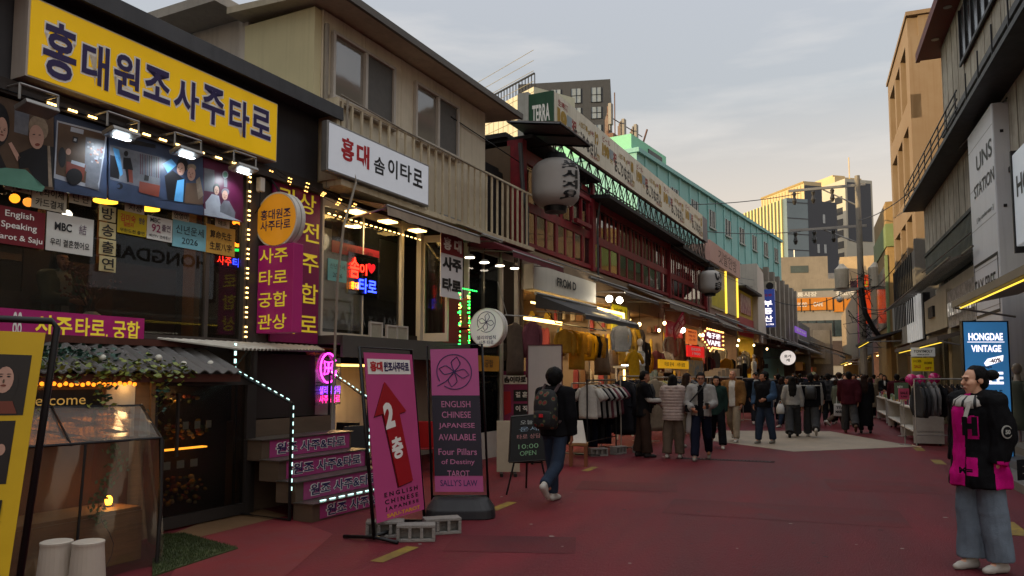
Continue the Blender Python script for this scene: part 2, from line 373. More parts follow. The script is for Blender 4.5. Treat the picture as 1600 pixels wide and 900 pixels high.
def sign_board(fr, name, label, u0, u1, z0, z1, w, face, d=.02, text=(), cat='sign', group=None, frame=None, shear=0.0, skew=None):
    """flat board on a front: text rows (body, cu, cz, fw, fh, ink, bold) in fractions of the board"""
    t = Thing(fr, name, label, cat, u0, w, z0, group)
    mb = MB()
    if skew: mb.uzp(skew, w, w+d)
    else: mb.box(u0, u1, w, w+d, z0, z1)
    t.part('panel', mb, face)
    W_, H_ = u1-u0, z1-z0
    by = {}
    for row in text:
        body, cu, cz, fw, fh, ink = row[:6]; bold = row[6] if len(row) > 6 else .012
        m = by.setdefault(ink.name, (MB(), ink))[0]
        m.text(body, u0+cu*W_, z0+cz*H_, w+d, fw*W_, fh*H_, bold=bold, shear=shear)
    for m, ink in by.values(): t.part('lettering', m, ink)
    if frame:
        f = MB(); k = .025
        f.box(u0-k, u1+k, w-.005, w+d+.012, z1, z1+k); f.box(u0-k, u1+k, w-.005, w+d+.012, z0-k, z0)
        f.box(u0-k, u0, w-.005, w+d+.012, z0, z1); f.box(u1, u1+k, w-.005, w+d+.012, z0, z1); t.part('frame', f, frame)
    return t
def pxbox(fr, x0, y0, x1, y1, w):
    a = fr.uz(x0, y0, w); b = fr.uz(x1, y1, w); c = fr.uz(x0, y1, w); d = fr.uz(x1, y0, w)
    return min(a[0], c[0]), max(b[0], d[0]), (b[1]+c[1])/2, (a[1]+d[1])/2
# ------------------------------------------------------------------ fortune shop building (first on the left)
T = Thing(L, 'fortune_shop_building', 'dark grey two-storey shop front under the big yellow sign, nearest on the left', 'building', 2.9, 0, 0)
m = MB(); m.box(-7, 2.88, -4, 0, 4.18, 5.2); T.part('wall', m, DK)
m = MB(); m.box(-7, 3.0, -4.2, .34, 5.2, 5.32); m.box(-7, 3.0, .30, .345, 5.14, 5.199); T.part('eave', m, CAP)
m = MB(); m.box(-7, 2.88, -4, -3.9, 0, 4.18); m.box(-7, -6.9, -3.9, 0, 0, 4.18); m.box(2.80, 2.88, -3.9, -.02, 0, 4.18); m.box(-6.9, 2.8, -3.9, -.0, 1.86, 1.98)
m.box(-6.9, 1.5, -3.9, -.1, 3.95, 4.18); m.box(-6.9, 2.8, -.04, .10, 0, 1.86); T.part('room_shell', m, INTER)
m = MB(); m.box(1.56, 1.66, -.06, .04, 1.98, 4.18); m.box(-7, 1.56, -.06, .0, 1.98, 2.03); m.box(-1.9, -1.84, -.05, 0, 2.03, 4.18)
m.box(1.02, 1.07, -.05, 0, 2.03, 4.18); m.box(1.66, 2.15, -.05, 0, 1.98, 4.18); T.part('window_frame', m, M('window_steel', '57504a', rough=.4, var=.2, metal=.4))
m = MB(); m.box(-6.9, 1.56, -.035, -.025, 2.03, 4.0); T.part('shop_window', m, GL)
m = MB(); m.box(-6.9, 2.9, -.002, .16, 4.08, 4.16); m.box(-6.9, 2.88, 0, .1, 4.16, 4.24); T.part('lamp_rail', m, M('rail_brown', '2d241f', rough=.6))
m = MB()
m.box(.2, .26, -1.9, -1.84, 2, 3.9); m.box(-2, 1.4, -2.6, -2.5, 3.0, 3.08); m.box(.5, 1.35, -2.1, -.9, 2.0, 2.9); m.box(-1.2, .1, -1.5, -.9, 2.0, 2.45); T.part('shop_counter', m, DWOOD)
m = MB(); m.box(1.12, 1.2, -.5, -.3, 2.0, 4.0); m.box(.75, .8, -1.6, -1.5, 2.0, 4.0); T.part('gold_curtain', m, M('gold_cloth', '7a4f17', rough=.7, var=.4))
T.light('room_lamp', 'POINT', -.4, -1.6, 3.7, 14, (1, .6, .3), .15); T.light('room_lamp', 'POINT', 1.1, -1.2, 3.6, 11, (1, .6, .25), .12)
# big yellow sign
W0 = .24
a = L.uz(45, -1, W0); b = L.uz(434, 160, W0); c = L.uz(432, 247, W0); d = L.uz(39, 123, W0)
S = Thing(L, 'shop_sign', 'big yellow light box with purple Korean letters over the nearest shop', 'sign', d[0], W0, d[1])
su0, su1, sz0, sz1 = (a[0]+d[0])/2, (b[0]+c[0])/2, (c[1]+d[1])/2-.01, (a[1]+b[1])/2+.01
m = MB(); m.box(su0, su1, .02, W0, sz0, sz1); S.part('box', m, M('sign_case', 'b5aca2', rough=.45, var=.2, streak=.3))
m = MB(); m.box(su0+.02, su1-.015, W0, W0+.006, sz0+.015, sz1-.015); S.part('face', m, YSIGN)
sy = [(64, 30, 122, 132), (125, 63, 172, 142), (175, 80, 220, 157), (222, 103, 268, 162), (269, 120, 312, 188), (313, 132, 352, 200), (356, 152, 390, 217), (390, 166, 424, 219)]
mw, mn = MB(), MB()
for ch, (x0, y0, x1, y1) in zip('홍대원조사주타로', sy):
    p = L.uz((x0+x1)/2, (y0+y1)/2, W0); q0 = L.uz(x0, (y0+y1)/2, W0)[0]; q1 = L.uz(x1, (y0+y1)/2, W0)[0]; zt = L.uz((x0+x1)/2, y0, W0)[1]; zb = L.uz((x0+x1)/2, y1, W0)[1]
    fw, fh = (q1-q0)*.98, (zt-zb)*.93
    mw.text(ch, p[0], p[1], W0+.006, fw, fh, bold=.072, d=.003); mn.text(ch, p[0], p[1], W0+.009, fw*.93, fh*.93, bold=.024, d=.004)
S.part('outline', mw, WINK); S.part('lettering', mn, NAVY)
# flood lamps on brackets under the sign
for i, (x0, y0, x1, y1) in enumerate(((38, 135, 76, 163), (172, 178, 205, 200), (276, 210, 304, 232), (367, 238, 391, 257))):
    p = L.uz(x0, y0, .3); q = L.uz(x1, y1, .3); um = (p[0]+q[0])/2; z1 = p[1]; hw = .17
    lab = ['floodlight bracket leftmost under the big yellow sign', 'floodlight bracket second from left under the yellow sign', 'floodlight bracket third from left under the yellow sign', 'floodlight bracket rightmost under the yellow sign'][i]
    t = Thing(L, 'flood_lamp', lab, 'lamp', um, .02, z1, 'floodlights under the yellow sign')
    m = MB(); m.tube([(um-hw, .02, z1), (um-hw, .34, z1), (um-hw, .34, z1-.14)], .012); m.tube([(um+hw, .02, z1), (um+hw, .34, z1), (um+hw, .34, z1-.14)], .012); m.tube([(um-hw, .34, z1), (um+hw, .34, z1)], .012); t.part('bracket', m, GREYM)
    m = MB(); m.prism([(um-hw+.02, .22, z1-.17), (um-hw+.02, .40, z1-.13), (um-hw+.02, .42, z1-.17), (um-hw+.02, .24, z1-.22)], (2*hw-.04, 0, 0)); t.part('housing', m, GREYM, bevel=.008)
    if i:
        m = MB(); m.box(um-.08, um+.08, .3, .36, z1-.222, z1-.215); t.part('lens', m, COOL)
        t.light('flood_bulb', 'SPOT', um, .33, z1-.24, 8.0, (.82, .92, 1), .04, aim=(um-.1, .12, z1-.7), spot=120)
m = MB(); w_ = MB()
w_.tube([(-2, .17, 4.10), (1.6, .17, 4.13)], .006)
for x0, x1, n in ((-.95, -.55, 3), (-.1, .0, 1), (.05, .45, 3), (.75, 1.25, 3)):
    for k in range(n):
        u = x0+(x1-x0)*k/max(1, n-1)
        for j in (-1, 0, 1): m.box(u-.012+j*.032, u+.012+j*.032, .168, .18, 4.10, 4.118)
t = Thing(L, 'light_string', 'row of small warm light triplets along the rail under the yellow sign', 'lights', -2, .17, 4.1)
t.part('wire', w_, BLK); t.part('bulbs', m, WARM)
# photo banner: flat printed picture panels with simple shapes
def printed(t, parent, items, w):
    """flat colour shapes of a printed picture; each layer a hair in front of the last"""
    for i, (hexc, shape) in enumerate(items):
        pass
PH = M('print_blue', '4a5f80', rough=.35, var=.5, scale=2.5)
PB = Thing(L, 'photo_banner', 'long printed photo banner hung across the top of the nearest shop window', 'banner', -1.4, .12, 3.3)
def flat_ell(mb, cu, cz, ru, rz, w, mi, n=18, tilt=0): 
    q = np.arange(n)*2*math.pi/n
    mb.add([(cu+ru*math.cos(x)*math.cos(tilt)-rz*math.sin(x)*math.sin(tilt), w, cz+rz*math.sin(x)*math.cos(tilt)+ru*math.cos(x)*math.sin(tilt)) for x in q], [list(range(n))], mi)
def flat_poly(mb, pts, w, mi): mb.add([(u, w, z) for u, z in pts], [list(range(len(pts)))], mi)
PM = [M('pr_base', '3c4a66', rough=.35, var=.5, scale=3, dark='20242e'), M('pr_brown', '5a4636', rough=.35, var=.6, scale=4), M('pr_skin', 'b58f7e', rough=.4, var=.25, scale=20), M('pr_black', '17161a', rough=.35, var=.2),
      M('pr_white', '9da3ad', rough=.4, var=.35, scale=8), M('pr_mint', '5c8f7c', rough=.4, var=.3, scale=6), M('pr_red', '7a3a2c', rough=.4, var=.4, scale=6), M('pr_sky', '4f8fc0', rough=.35, var=.4, scale=5), M('pr_plum', '4e1434', rough=.35, var=.4, scale=5), M('pr_tan', '8b7a66', rough=.5, var=.5, scale=25), M('pr_grey', '6d7078', rough=.4, var=.5, scale=14)]
def ppl(px, py, w=.13): return L.uz(px, py, w)
def px_poly(mb, pts, w, mi): flat_poly(mb, [L.uz(x, y, w) for x, y in pts], w, mi)
def px_ell(mb, x, y, rx, ry, w, mi, tilt=0, n=18):
    px_poly(mb, [(x+rx*math.cos(q)*math.cos(tilt)-ry*math.sin(q)*math.sin(tilt), y+ry*math.sin(q)*math.cos(tilt)+rx*math.cos(q)*math.sin(tilt)) for q in np.arange(n)*2*math.pi/n], w, mi)
def face(m, x, y, r, w):
    for s in (-1, 1): px_ell(m, x+s*r*.42, y-r*.2+s*r*.12, r*.2, r*.09, w, 3, .25, 10); px_poly(m, [(x+s*r*.42-r*.26, y-r*.55+s*r*.12), (x+s*r*.42+r*.26, y-r*.45+s*r*.12), (x+s*r*.42+r*.26, y-r*.38+s*r*.12)], w, 3)
    px_ell(m, x, y+r*.75, r*.34, r*.13, w, 6, .25, 10); px_poly(m, [(x-r*.05, y-r*.1), (x+r*.17, y+r*.36), (x-r*.16, y+r*.34)], w, 1)
top = lambda x: 150+(262-150)*x/380.0
bot = lambda x: 283+(347-283)*x/378.0
pan = [(-30, 85), (85, 168), (170, 318), (318, 381)]
for k, (x0, x1) in enumerate(pan):
    m = MB(); wv = .12
    c4 = [L.uz(x0, top(x0), wv), L.uz(x1-1, top(x1), wv), L.uz(x1-1, bot(x1), wv), L.uz(x0, bot(x0), wv)]
    m.uzp(c4, wv-.02, wv, [1, 0, 0, 8][k])
    E1, E2, E3, E4, E5 = (wv+.0015*i for i in (1, 2, 3, 4, 5))
    if k == 0:
        px_poly(m, [(23, 168), (46, 176), (44, 212), (22, 206)], E1, 10); px_poly(m, [(-30, 268), (8, 262), (40, 265), (70, 292), (66, 300), (-30, 283)], E2, 5)
        px_ell(m, -2, 195, 17, 34, E2, 3); px_ell(m, 3, 202, 9, 19, E3, 2); face(m, 3, 204, 9, E4)
        px_poly(m, [(28, 240), (46, 232), (66, 226), (84, 230), (84, 292), (60, 290), (44, 262), (30, 264)], E2, 3); px_ell(m, 60, 200, 15, 20, E3, 9, -.3); px_ell(m, 57, 214, 11.5, 19, E4, 2, -.1)
        px_ell(m, 58.5, 226, 4, 2.4, E5, 6); px_ell(m, 53, 210, 2.2, .8, E5, 3); px_ell(m, 62, 211, 2.2, .8, E5, 3); px_poly(m, [(13, 224), (18, 222), (32, 246), (27, 252)], E3, 2); px_ell(m, 36, 248, 8, 9, E3, 3)
        px_poly(m, [(74, 228), (78, 228), (82, 292), (76, 292)], E3, 9); px_poly(m, [(-30, 200), (-14, 200), (0, 240), (10, 262), (-30, 270)], E2, 3)
    if k == 1:
        px_poly(m, [(89, 188), (168, 208), (154, 298), (84, 278)], E1, 4); px_poly(m, [(91, 191), (165, 210), (152, 292), (87, 272)], E2, 1)
        px_poly(m, [(134, 214), (164, 220), (154, 285), (132, 266)], E3, 10)
        for i in range(26):
            x = 136+rnd.random()*24; y = 220+rnd.random()*34; px_poly(m, [(x, y), (x+3.4, y+.8), (x+3.2, y+3.6), (x-.2, y+2.8)], E4, rnd.choice((4, 4, 2, 6)))
        px_poly(m, [(104, 252), (134, 258), (130, 282), (103, 272)], E4, 6); px_ell(m, 97, 246, 6, 16, E4, 3); px_ell(m, 116, 276, 13, 13, E5, 3); px_ell(m, 107, 237, 4, 5, E5, 2); px_poly(m, [(112, 250), (133, 256), (132, 262), (111, 255)], E5, 4)
        px_poly(m, [(111, 198), (131, 203), (130, 210), (110, 205)], E3, 4); px_poly(m, [(114, 213), (122, 215), (121, 224), (113, 222)], E3, 3); px_poly(m, [(116, 216), (120, 217), (119, 221), (115, 220)], E4, 4)
        px_poly(m, [(135, 270), (148, 262), (155, 298), (133, 290)], E5, 10)
    if k == 2:
        px_poly(m, [(175, 232), (318, 262), (318, 306), (172, 280)], E1, 7); px_poly(m, [(172, 226), (252, 246), (250, 300), (172, 280)], E2, 10)
        px_poly(m, [(172, 242), (188, 246), (186, 280), (172, 276)], E3, 3); px_poly(m, [(176, 230), (186, 234), (192, 272), (188, 276)], E3, 7)
        px_ell(m, 197, 240, 3.4, 4.5, E4, 3); px_poly(m, [(193, 246), (204, 247), (208, 266), (192, 264)], E4, 3); px_poly(m, [(199, 264), (207, 266), (208, 286), (201, 284)], E4, 6); px_poly(m, [(196, 264), (200, 264), (202, 284), (199, 285)], E5, 3)
        for i in range(12): px_poly(m, [(219+i*2.8, 240+i*.6), (220+i*2.8, 240.3+i*.6), (220+i*2.8, 272+i*.6), (219+i*2.8, 272+i*.6)], E3, rnd.choice((0, 8, 3)))
        px_poly(m, [(218, 283), (250, 290), (248, 308), (217, 300)], E4, 6); px_poly(m, [(226, 273), (233, 275), (232, 283), (225, 282)], E5, 3)
        px_poly(m, [(252, 248), (318, 262), (318, 318), (249, 312)], E3, 0); px_poly(m, [(274, 234), (289, 238), (288, 247), (274, 244)], E4, 7)
        px_poly(m, [(254, 256), (268, 248), (276, 258), (262, 270)], E4, 7); px_poly(m, [(257, 275), (270, 266), (290, 282), (288, 316), (262, 312)], E4, 3); px_ell(m, 285, 258, 9, 11, E4, 3); px_ell(m, 282.5, 264, 6.2, 10, E5, 2); face(m, 281.5, 264, 6, E5+.0015); px_poly(m, [(277, 282), (288, 280), (286, 316), (272, 314)], E5, 7)
        px_ell(m, 299, 262, 7.5, 6, E4, 9); px_ell(m, 299, 272, 6.4, 10.5, E5, 2); face(m, 298, 272, 6, E5+.0015); px_poly(m, [(291, 286), (308, 286), (317, 300), (317, 320), (288, 317)], E4, 1); px_poly(m, [(306, 282), (312, 276), (318, 305), (310, 312)], E5, 9)
        px_poly(m, [(172, 282), (249, 314), (318, 323), (318, 336), (172, 312)], E2, 0); px_ell(m, 187, 291, 5, 5, E3, 3); px_ell(m, 185, 291, 3, 3, E4, 0)
        px_poly(m, [(190, 214), (243, 226), (243, 232), (188, 222)], E2, 3)
    if k == 3:
        px_poly(m, [(319, 262), (335, 266), (335, 300), (319, 298)], E1, 10); px_ell(m, 352, 273, 4.8, 6.2, E2, 4); px_ell(m, 352, 273, 3.2, 4.3, E3, 5); px_poly(m, [(350, 279), (355, 280), (355, 293), (350, 292)], E2, 10)
        px_ell(m, 338, 295, 5.5, 8.5, E2, 3); px_ell(m, 338.5, 297.5, 3.8, 7, E3, 2); face(m, 338.5, 298, 4, E4); px_poly(m, [(321, 316), (331, 303), (342, 306), (346, 326), (346, 336), (322, 330)], E2, 4)
        px_ell(m, 352, 300, 6, 6, E3, 10); px_ell(m, 351.5, 305, 4.4, 7.5, E4, 2); face(m, 351.5, 306, 4, E5); px_poly(m, [(344, 322), (350, 313), (358, 314), (368, 332), (366, 344), (344, 336)], E3, 10); px_poly(m, [(319, 326), (346, 332), (378, 346), (340, 340), (319, 336)], E4, 4)
    PB.part('photo_print', m, PM, label=['printed photo of a smiling woman in a headscarf', 'printed photo of a crowded small room', 'printed photo of two smiling people beside a street scene', 'printed photo of two seated people on plum red'][k])
# notes on the window
def note(px, label, face, rows, w=.004, name='window_note'):
    x0, y0, x1, y1 = px; wv = w; u0, u1, z0, z1 = pxbox(L, x0, y0, x1, y1, wv)
    return sign_board(L, name, label, u0, u1, z0, z1, wv, face, .006, rows, 'note', 'paper notes on the nearest shop window')
note((8, 280, 48, 300), 'small cream name card leftmost on the shop window below the photos', PAPER, [('이연복', .5, .5, .84, .7, INK)])
note((50, 292, 103, 329), 'cream payment card with two lines of Korean on the window', PAPER, [('계좌이체', .5, .72, .8, .34, INK), ('카드결제', .5, .27, .8, .34, INK)])
note((108, 302, 142, 320), 'small cream name card right of the two-line payment card', PAPER, [('딘 딘', .5, .5, .7, .62, INK)])
note((-12, 326, 68, 384), 'dark red vinyl note with white English words on the window', M('red_vinyl', '6f1420', rough=.45, var=.2), [('English', .5, .8, .55, .22, WINK, .01), ('Speaking', .5, .5, .68, .22, WINK, .01), ('Tarot & Saju', .5, .18, .92, .2, WINK, .01)])
note((73, 337, 144, 396), 'white broadcast note with black letters beside the red vinyl note', M('paper_white', 'c4c2ba', rough=.6, var=.12), [('MBC', .34, .66, .36, .22, INK, .03), ('우리 결혼했어요', .5, .24, .84, .2, INK, .015), ('結', .76, .68, .16, .26, M('plum_ink', '5f4a60', rough=.5), 0)])
for i, ch in enumerate('방송출연'):
    y0 = 322+i*26.2; note((155, y0, 180, y0+24), 'cream square card with one Korean letter, %s in the vertical row of four' % ['top', 'second', 'third', 'bottom'][i], M('cream_card', 'b3a577', rough=.6, var=.15), [(ch, .5, .5, .74, .78, INK, .012)])
note((195, 318, 225, 333), 'small cream name card above the yellow printed note', PAPER, [('지성', .5, .5, .66, .66, INK)])
note((184, 332, 228, 367), 'yellow printed note with red and black Korean lines', M('yellow_vinyl', 'b59c12', rough=.45, var=.2), [('김미숙', .34, .7, .52, .34, RINK), ('일번지', .36, .42, .34, .2, RINK), ('무한도전 출연', .5, .14, .85, .17, INK), ('방송', .82, .7, .2, .3, NAVY)])
note((230, 340, 268, 376), 'white broadcast note with magenta numbers beside the yellow note', M('paper_white', 'c4c2ba'), [('MBC', .3, .84, .4, .2, INK), ('92', .34, .5, .36, .34, M('pink_ink', '8d2a55', rough=.5)), ('섹션TV 연예통신', .5, .16, .86, .14, INK), ('출연', .74, .58, .36, .3, M('plum_ink', '5f4a60'))])
note((269, 331, 295, 345), 'small cream name card above the pale blue note', PAPER, [('안영미', .5, .5, .84, .68, INK)])
note((270, 347, 321, 389), 'pale blue note with brush script and the year 2026, on the nearest window', M('blue_paper', '6fa3ad', rough=.6, var=.15), [('신년운세', .5, .66, .84, .32, INK, 0), ('2026', .5, .26, .48, .22, INK, 0)])
note((322, 354, 366, 398), 'ochre note with two lines of Chinese characters', M('ochre_paper', 'b88d3c', rough=.6, var=.15), [('算命先生', .5, .68, .76, .28, INK, .01), ('生辰八字', .5, .27, .76, .28, INK, .01)])
note((336, 343, 358, 356), 'small faded name card above the ochre Chinese note', PAPER, [('데프', .5, .5, .6, .6, INK)])
t = note((-30, 489, 224, 532), 'long magenta banner with yellow Korean letters along the foot of the shop window', MAG, [('사주', .40, .5, .22, .72, YINK, .02), ('타로', .625, .5, .19, .72, YINK, .02), ('.', .735, .25, .012, .1, YINK), ('궁합', .87, .5, .19, .72, YINK, .02), ('88', .19, .5, .05, .8, WINK)], w=.006, name='vinyl_banner')
t.e['category'] = 'banner'; del t.e['group']
# neon words behind the glass
t = Thing(L, 'neon_sign', 'red and blue neon word glowing behind the glass by the window post', 'neon sign', 1.3, -.12, 2.9)
u0, u1, z0, z1 = pxbox(L, 336, 401, 373, 415, -.1)
m = MB(); m.text('사주', u0+.14, (z0+z1)/2, -.1, .22, z1-z0, bold=.0); t.part('lettering', m, glow('red_neon', 'ff2a1a', 3)); m = MB(); m.text('타', u0+.33, (z0+z1)/2, -.1, .12, z1-z0, bold=.02); t.part('lettering', m, glow('blue_neon', '2a3cff', 4))
m = MB(); m.box(u0-.02, u1+.1, -.13, -.12, z0-.03, z1+.03); t.part('backing', m, BLK)
t = Thing(L, 'neon_sign', 'orange and green neon ring shining behind the ochre note', 'neon sign', 1.45, -.14, 3.2)
m = MB(); p = L.uz(371, 365, -.14); m.tube([(p[0]+.11*math.cos(q), -.14, p[1]+.15*math.sin(q)) for q in np.linspace(-2, 2.2, 14)], .022); t.part('tube', m, glow('orange_neon', 'ff7a1a', 3.5)); m = MB(); p = L.uz(371, 392, -.14); m.tube([(p[0]-.08, -.14, p[1]), (p[0]+.08, -.14, p[1]+.02)], .018); t.part('tube', m, glow('green_neon', '1ac04a', 2.5))
# ceiling bulbs seen through the glass
for i, (px, py, lab) in enumerate(((23, 310, 'round amber bulb hanging inside the window below the leftmost name card'), (105, 335, 'bright white bulb hanging inside the window below the name cards'), (44, 316, 'small dim bulb hanging inside the window left of the payment card'))):
    p = L.uz(px, py, -.35); t = Thing(L, 'pendant_bulb', lab, 'lamp', p[0], -.35, p[1]); m = MB(); m.ell((p[0], -.35, p[1]), (.045,)*3); t.part('bulb', m, glow('bulb_%d' % i, ['ff8a1e', 'fff2da', 'ff9a3a'][i], [2.5, 6, 1.2][i]), smooth=True); m = MB(); m.tube([(p[0], -.35, p[1]+.04), (p[0], -.35, 3.95)], .006); t.part('cord', m, BLK)
for i, (px, py, lab) in enumerate(((165, 313, 'flat warm ceiling lamp between the photo banner and the letter cards'), (232, 325, 'flat warm ceiling lamp above the white broadcast note'))):
    p = L.uz(px, py, -.5); t = Thing(L, 'ceiling_lamp', lab, 'lamp', p[0], -.5, p[1]); m = MB(); m.disc((p[0], -.5, p[1]-.02), 'z', .12, .02); t.part('diffuser', m, glow('amber_disc', 'ffb030', 3.5)); m = MB(); m.disc((p[0], -.5, p[1]), 'z', .13, .03); m.tube([(p[0], -.5, p[1]+.03), (p[0], -.5, 3.95)], .01); t.part('fitting', m, BLK)
# vase with dried flowers
p = L.uz(148, 480, -.2); t = Thing(L, 'flower_vase', 'white vase of dry pink blossom on the sill behind the magenta banner', 'vase', p[0], -.25, 2.03)
m = MB(); m.loft([(p[0], -.25, 2.03, .05, .05), (p[0], -.25, 2.1, .13, .13), (p[0], -.25, 2.2, .1, .1), (p[0], -.25, 2.24, .05, .05)], 16); m.loft([(p[0]+.22, -.3, 2.03, .05, .05), (p[0]+.22, -.3, 2.1, .12, .12), (p[0]+.22, -.3, 2.2, .05, .05)], 16); t.part('vase', m, WHT, smooth=True)
m, q_ = MB(), MB()
for i in range(16):
    a_ = rnd.uniform(-1, 1); e_ = (p[0]+a_*.28, -.25+rnd.uniform(-.1, .1), 2.38+rnd.random()*.3); m.tube([(p[0], -.25, 2.2), (p[0]+a_*.1, -.25, 2.35), e_], .004, 4)
    for j in range(6): c_ = [e_[k]+rnd.uniform(-.05, .05) for k in range(3)]; q_.ell(c_, (.016, .016, .014), 6, 4)
t.part('twigs', m, DWOOD); t.part('blossom', q_, M('dry_pink', '7d5148', rough=.8), smooth=True)
# lit post with fairy lights
t = Thing(L, 'light_string', 'vertical string of warm fairy lights on the shop corner post', 'lights', 1.61, .05, 2.0)
m, w_ = MB(), MB(); w_.tube([(1.6, .05, 2.0), (1.6, .05, 4.1)], .005)
for i in range(34):
    z = 2.05+i*.06
    if i % 4 != 3:
        for j in (0, 1): m.box(1.585+j*.02, 1.597+j*.02, .05, .058, z, z+.018)
t.part('wire', w_, BLK); t.part('bulbs', m, WARM)
t = Thing(L, 'light_string', 'warm fairy light canopy over the magenta wall board', 'lights', 1.7, .1, 4.15)
m, w_ = MB(), MB()
for k in range(3):
    pts = [(1.66+i*.16, .12+.16*k, 4.14-.03*k+.02*math.sin(i*2+k)-.012*i) for i in range(13)]; w_.tube(pts, .004, 4)
    for i, q in enumerate(pts[:-1]):
        
        if (i+k) % 2: m.box(q[0]+.03, q[0]+.045, q[1], q[1]+.012, q[2]-.018, q[2]-.004); m.box(q[0]+.07, q[0]+.085, q[1], q[1]+.012, q[2]-.02, q[2]-.006)
t.part('wire', w_, BLK); t.part('bulbs', m, WARMD)
# projecting purple sign, round sign, wall board
U = 1.80
a = L.wz(398, 385, U); b = L.wz(456, 519, U)
S = Thing(L, 'projecting_sign', 'magenta box sign with yellow letters projecting from the corner post', 'sign', U, a[0], b[1])
m = MB(); m.box(U, U+.17, max(a[0], .02), b[0], b[1], a[1]); S.part('box', m, MAG, bevel=.006)
m = MB(); zc = np.linspace(a[1], b[1], 9)
for i, tx in enumerate(('사주', '타로', '궁합', '관상')): m.text(tx, (a[0]+b[0])/2, zc[1+2*i], U, (b[0]-a[0])*.72, (a[1]-b[1])*.17, plane='wz', bold=.012)
S.part('lettering', m, YINK)
m = MB(); m.tube([(U+.08, -.02, a[1]-.5), (U+.08, max(a[0], .02)+.05, a[1]-.5)], .03); S.part('bracket', m, GREYM)
c_ = L.wz(431, 343, U); r_ = .5*(L.wz(464, 343, U)[0]-L.wz(398, 343, U)[0])
S = Thing(L, 'round_sign', 'round orange disc sign with dark blue Korean letters above the magenta box sign', 'sign', U, c_[0], c_[1]-r_)
m = MB(); m.disc((U, c_[0], c_[1]), 'u', r_, .07, 40); m.disc((U+.09, c_[0], c_[1]), 'u', r_, .06, 40); S.part('rim', m, WHT, bevel=.006)
m = MB(); m.disc((U-.004, c_[0], c_[1]), 'u', r_*.93, .004, 40); S.part('face', m, M('orange_face', 'c8841c', rough=.4, var=.1, emit=.22))
m = MB(); m.text('홍대원조', c_[0], c_[1]+.07, U-.004, r_*1.42, .13, plane='wz', bold=.02); m.text('사주타로', c_[0], c_[1]-.07, U-.004, r_*1.42, .13, plane='wz', bold=.02); S.part('lettering', m, NAVY)
m = MB(); m.disc((U+.07, c_[0], c_[1]), 'u', r_*.9, .02, 32); m.tube([(U+.07, -.02, c_[1]+.2), (U+.07, c_[0]-.1, c_[1]+.2)], .015); m.tube([(U+.07, c_[0], c_[1]+r_), (U+.07, .0, c_[1]+r_+.35)], .012); S.part('bracket', m, BLK)
u0, u1, z0, z1 = pxbox(L, 425, 283, 494, 520, .03)
sign_board(L, 'wall_board', 'tall magenta board with yellow letters fixed to the wall behind the projecting signs', u0, u1, 2.02, 4.12, .03, M('magenta_dim', '7c1450', rough=.45, var=.25), .03,
           [('관상', .5, .9, .8, .13, YINK, .01), ('금전', .58, .72, .8, .13, YINK, .01), ('사주', .58, .52, .8, .13, YINK, .01), ('궁합', .58, .32, .8, .13, YINK, .01), ('타로', .58, .12, .8, .13, YINK, .01)], 'sign')
t = Thing(L, 'meter_box', 'small white electric box on the post above the round orange sign', 'box', 1.75, .04, 3.95); m = MB(); m.box(1.70, 1.78, .05, .13, 3.88, 4.06); t.part('box', m, WHT, bevel=.01); m = MB(); m.tube([(1.74, .09, 3.88), (1.74, .09, 3.7), (1.7, .05, 3.6)], .008); t.part('cable', m, BLK)
# ------------------------------------------------------------------ wooden booth with corrugated roof
T = Thing(L, 'booth', 'low wooden booth with wavy grey roof and dark glass door below the nearest shop window', 'booth', .2, .3, 0)
ra, rb = L.uz(-30, 532, .02), L.uz(372, 579, .62)
m = MB(); n_u = 150; rows = []
for k, (w, z) in enumerate(((.03, 1.90), (.35, 1.76), (.66, 1.63))):
    rows.append([(-2.6+3.62*i/n_u, w, z+.018*math.sin(i*.95)) for i in range(n_u+1)])
low = [[(u, w, z-.012) for u, w, z in r] for r in rows]
for a_, b_ in ((0, 1), (1, 2)):
    for i in range(n_u):
        m.quad(rows[a_][i], rows[a_][i+1], rows[b_][i+1], rows[b_][i]); m.quad(low[a_][i], low[b_][i], low[b_][i+1], low[a_][i+1])
for i in range(n_u): m.quad(rows[2][i], rows[2][i+1], low[2][i+1], low[2][i])
T.part('corrugated_roof', m, M('wavy_roof', '5b5754', rough=.6, var=.4, scale=5, streak=.4))
m = MB(); m.box(-2.6, 1.02, .54, .6, 1.52, 1.60); m.box(-2.6, 1.02, .01, .07, 1.90, 1.97); T.part('fascia_board', m, M('red_wood', '51291c', rough=.6, var=.4))
m = MB(); m.box(-2.6, -.03, .42, .47, 0, 1.55); m.box(-.03, .02, .40, .50, 0, 1.55); T.part('wall', m, M('plank_lit', '8d6d4b', rough=.6, var=.4, stretch=(1, 1, 8)))
m = MB(); m.box(-.5, -.2, .47, .485, 1.0, 1.5); T.part('menu_board', m, CREAM)
m = MB(); m.box(-1.6, -.55, .47, .49, 1.28, 1.46); T.part('welcome_board', m, INK)
m = MB(); m.text('We come', -1.02, 1.37, .49, .62, .09, bold=.0); T.part('lettering', m, M('chalk_gold', 'c29a50', rough=.6, emit=.25))
m = MB(); m.box(.03, .10, .36, .44, 0, 1.55); m.box(1.28, 1.36, .36, .44, 0, 1.55); m.box(.03, 1.36, .36, .44, 1.48, 1.55); m.box(.1, 1.28, .37, .43, .02, .14); m.box(.32, .345, .43, .46, .75, 1.4)
dr = T.part('door_frame', m, M('door_metal', '34302d', rough=.45, var=.2, metal=.3))
m = MB(); m.box(.1, 1.28, .395, .405, .14, 1.48); T.part('door_glass', m, glass('booth_glass', '1d1a17', .0, .2, .8))
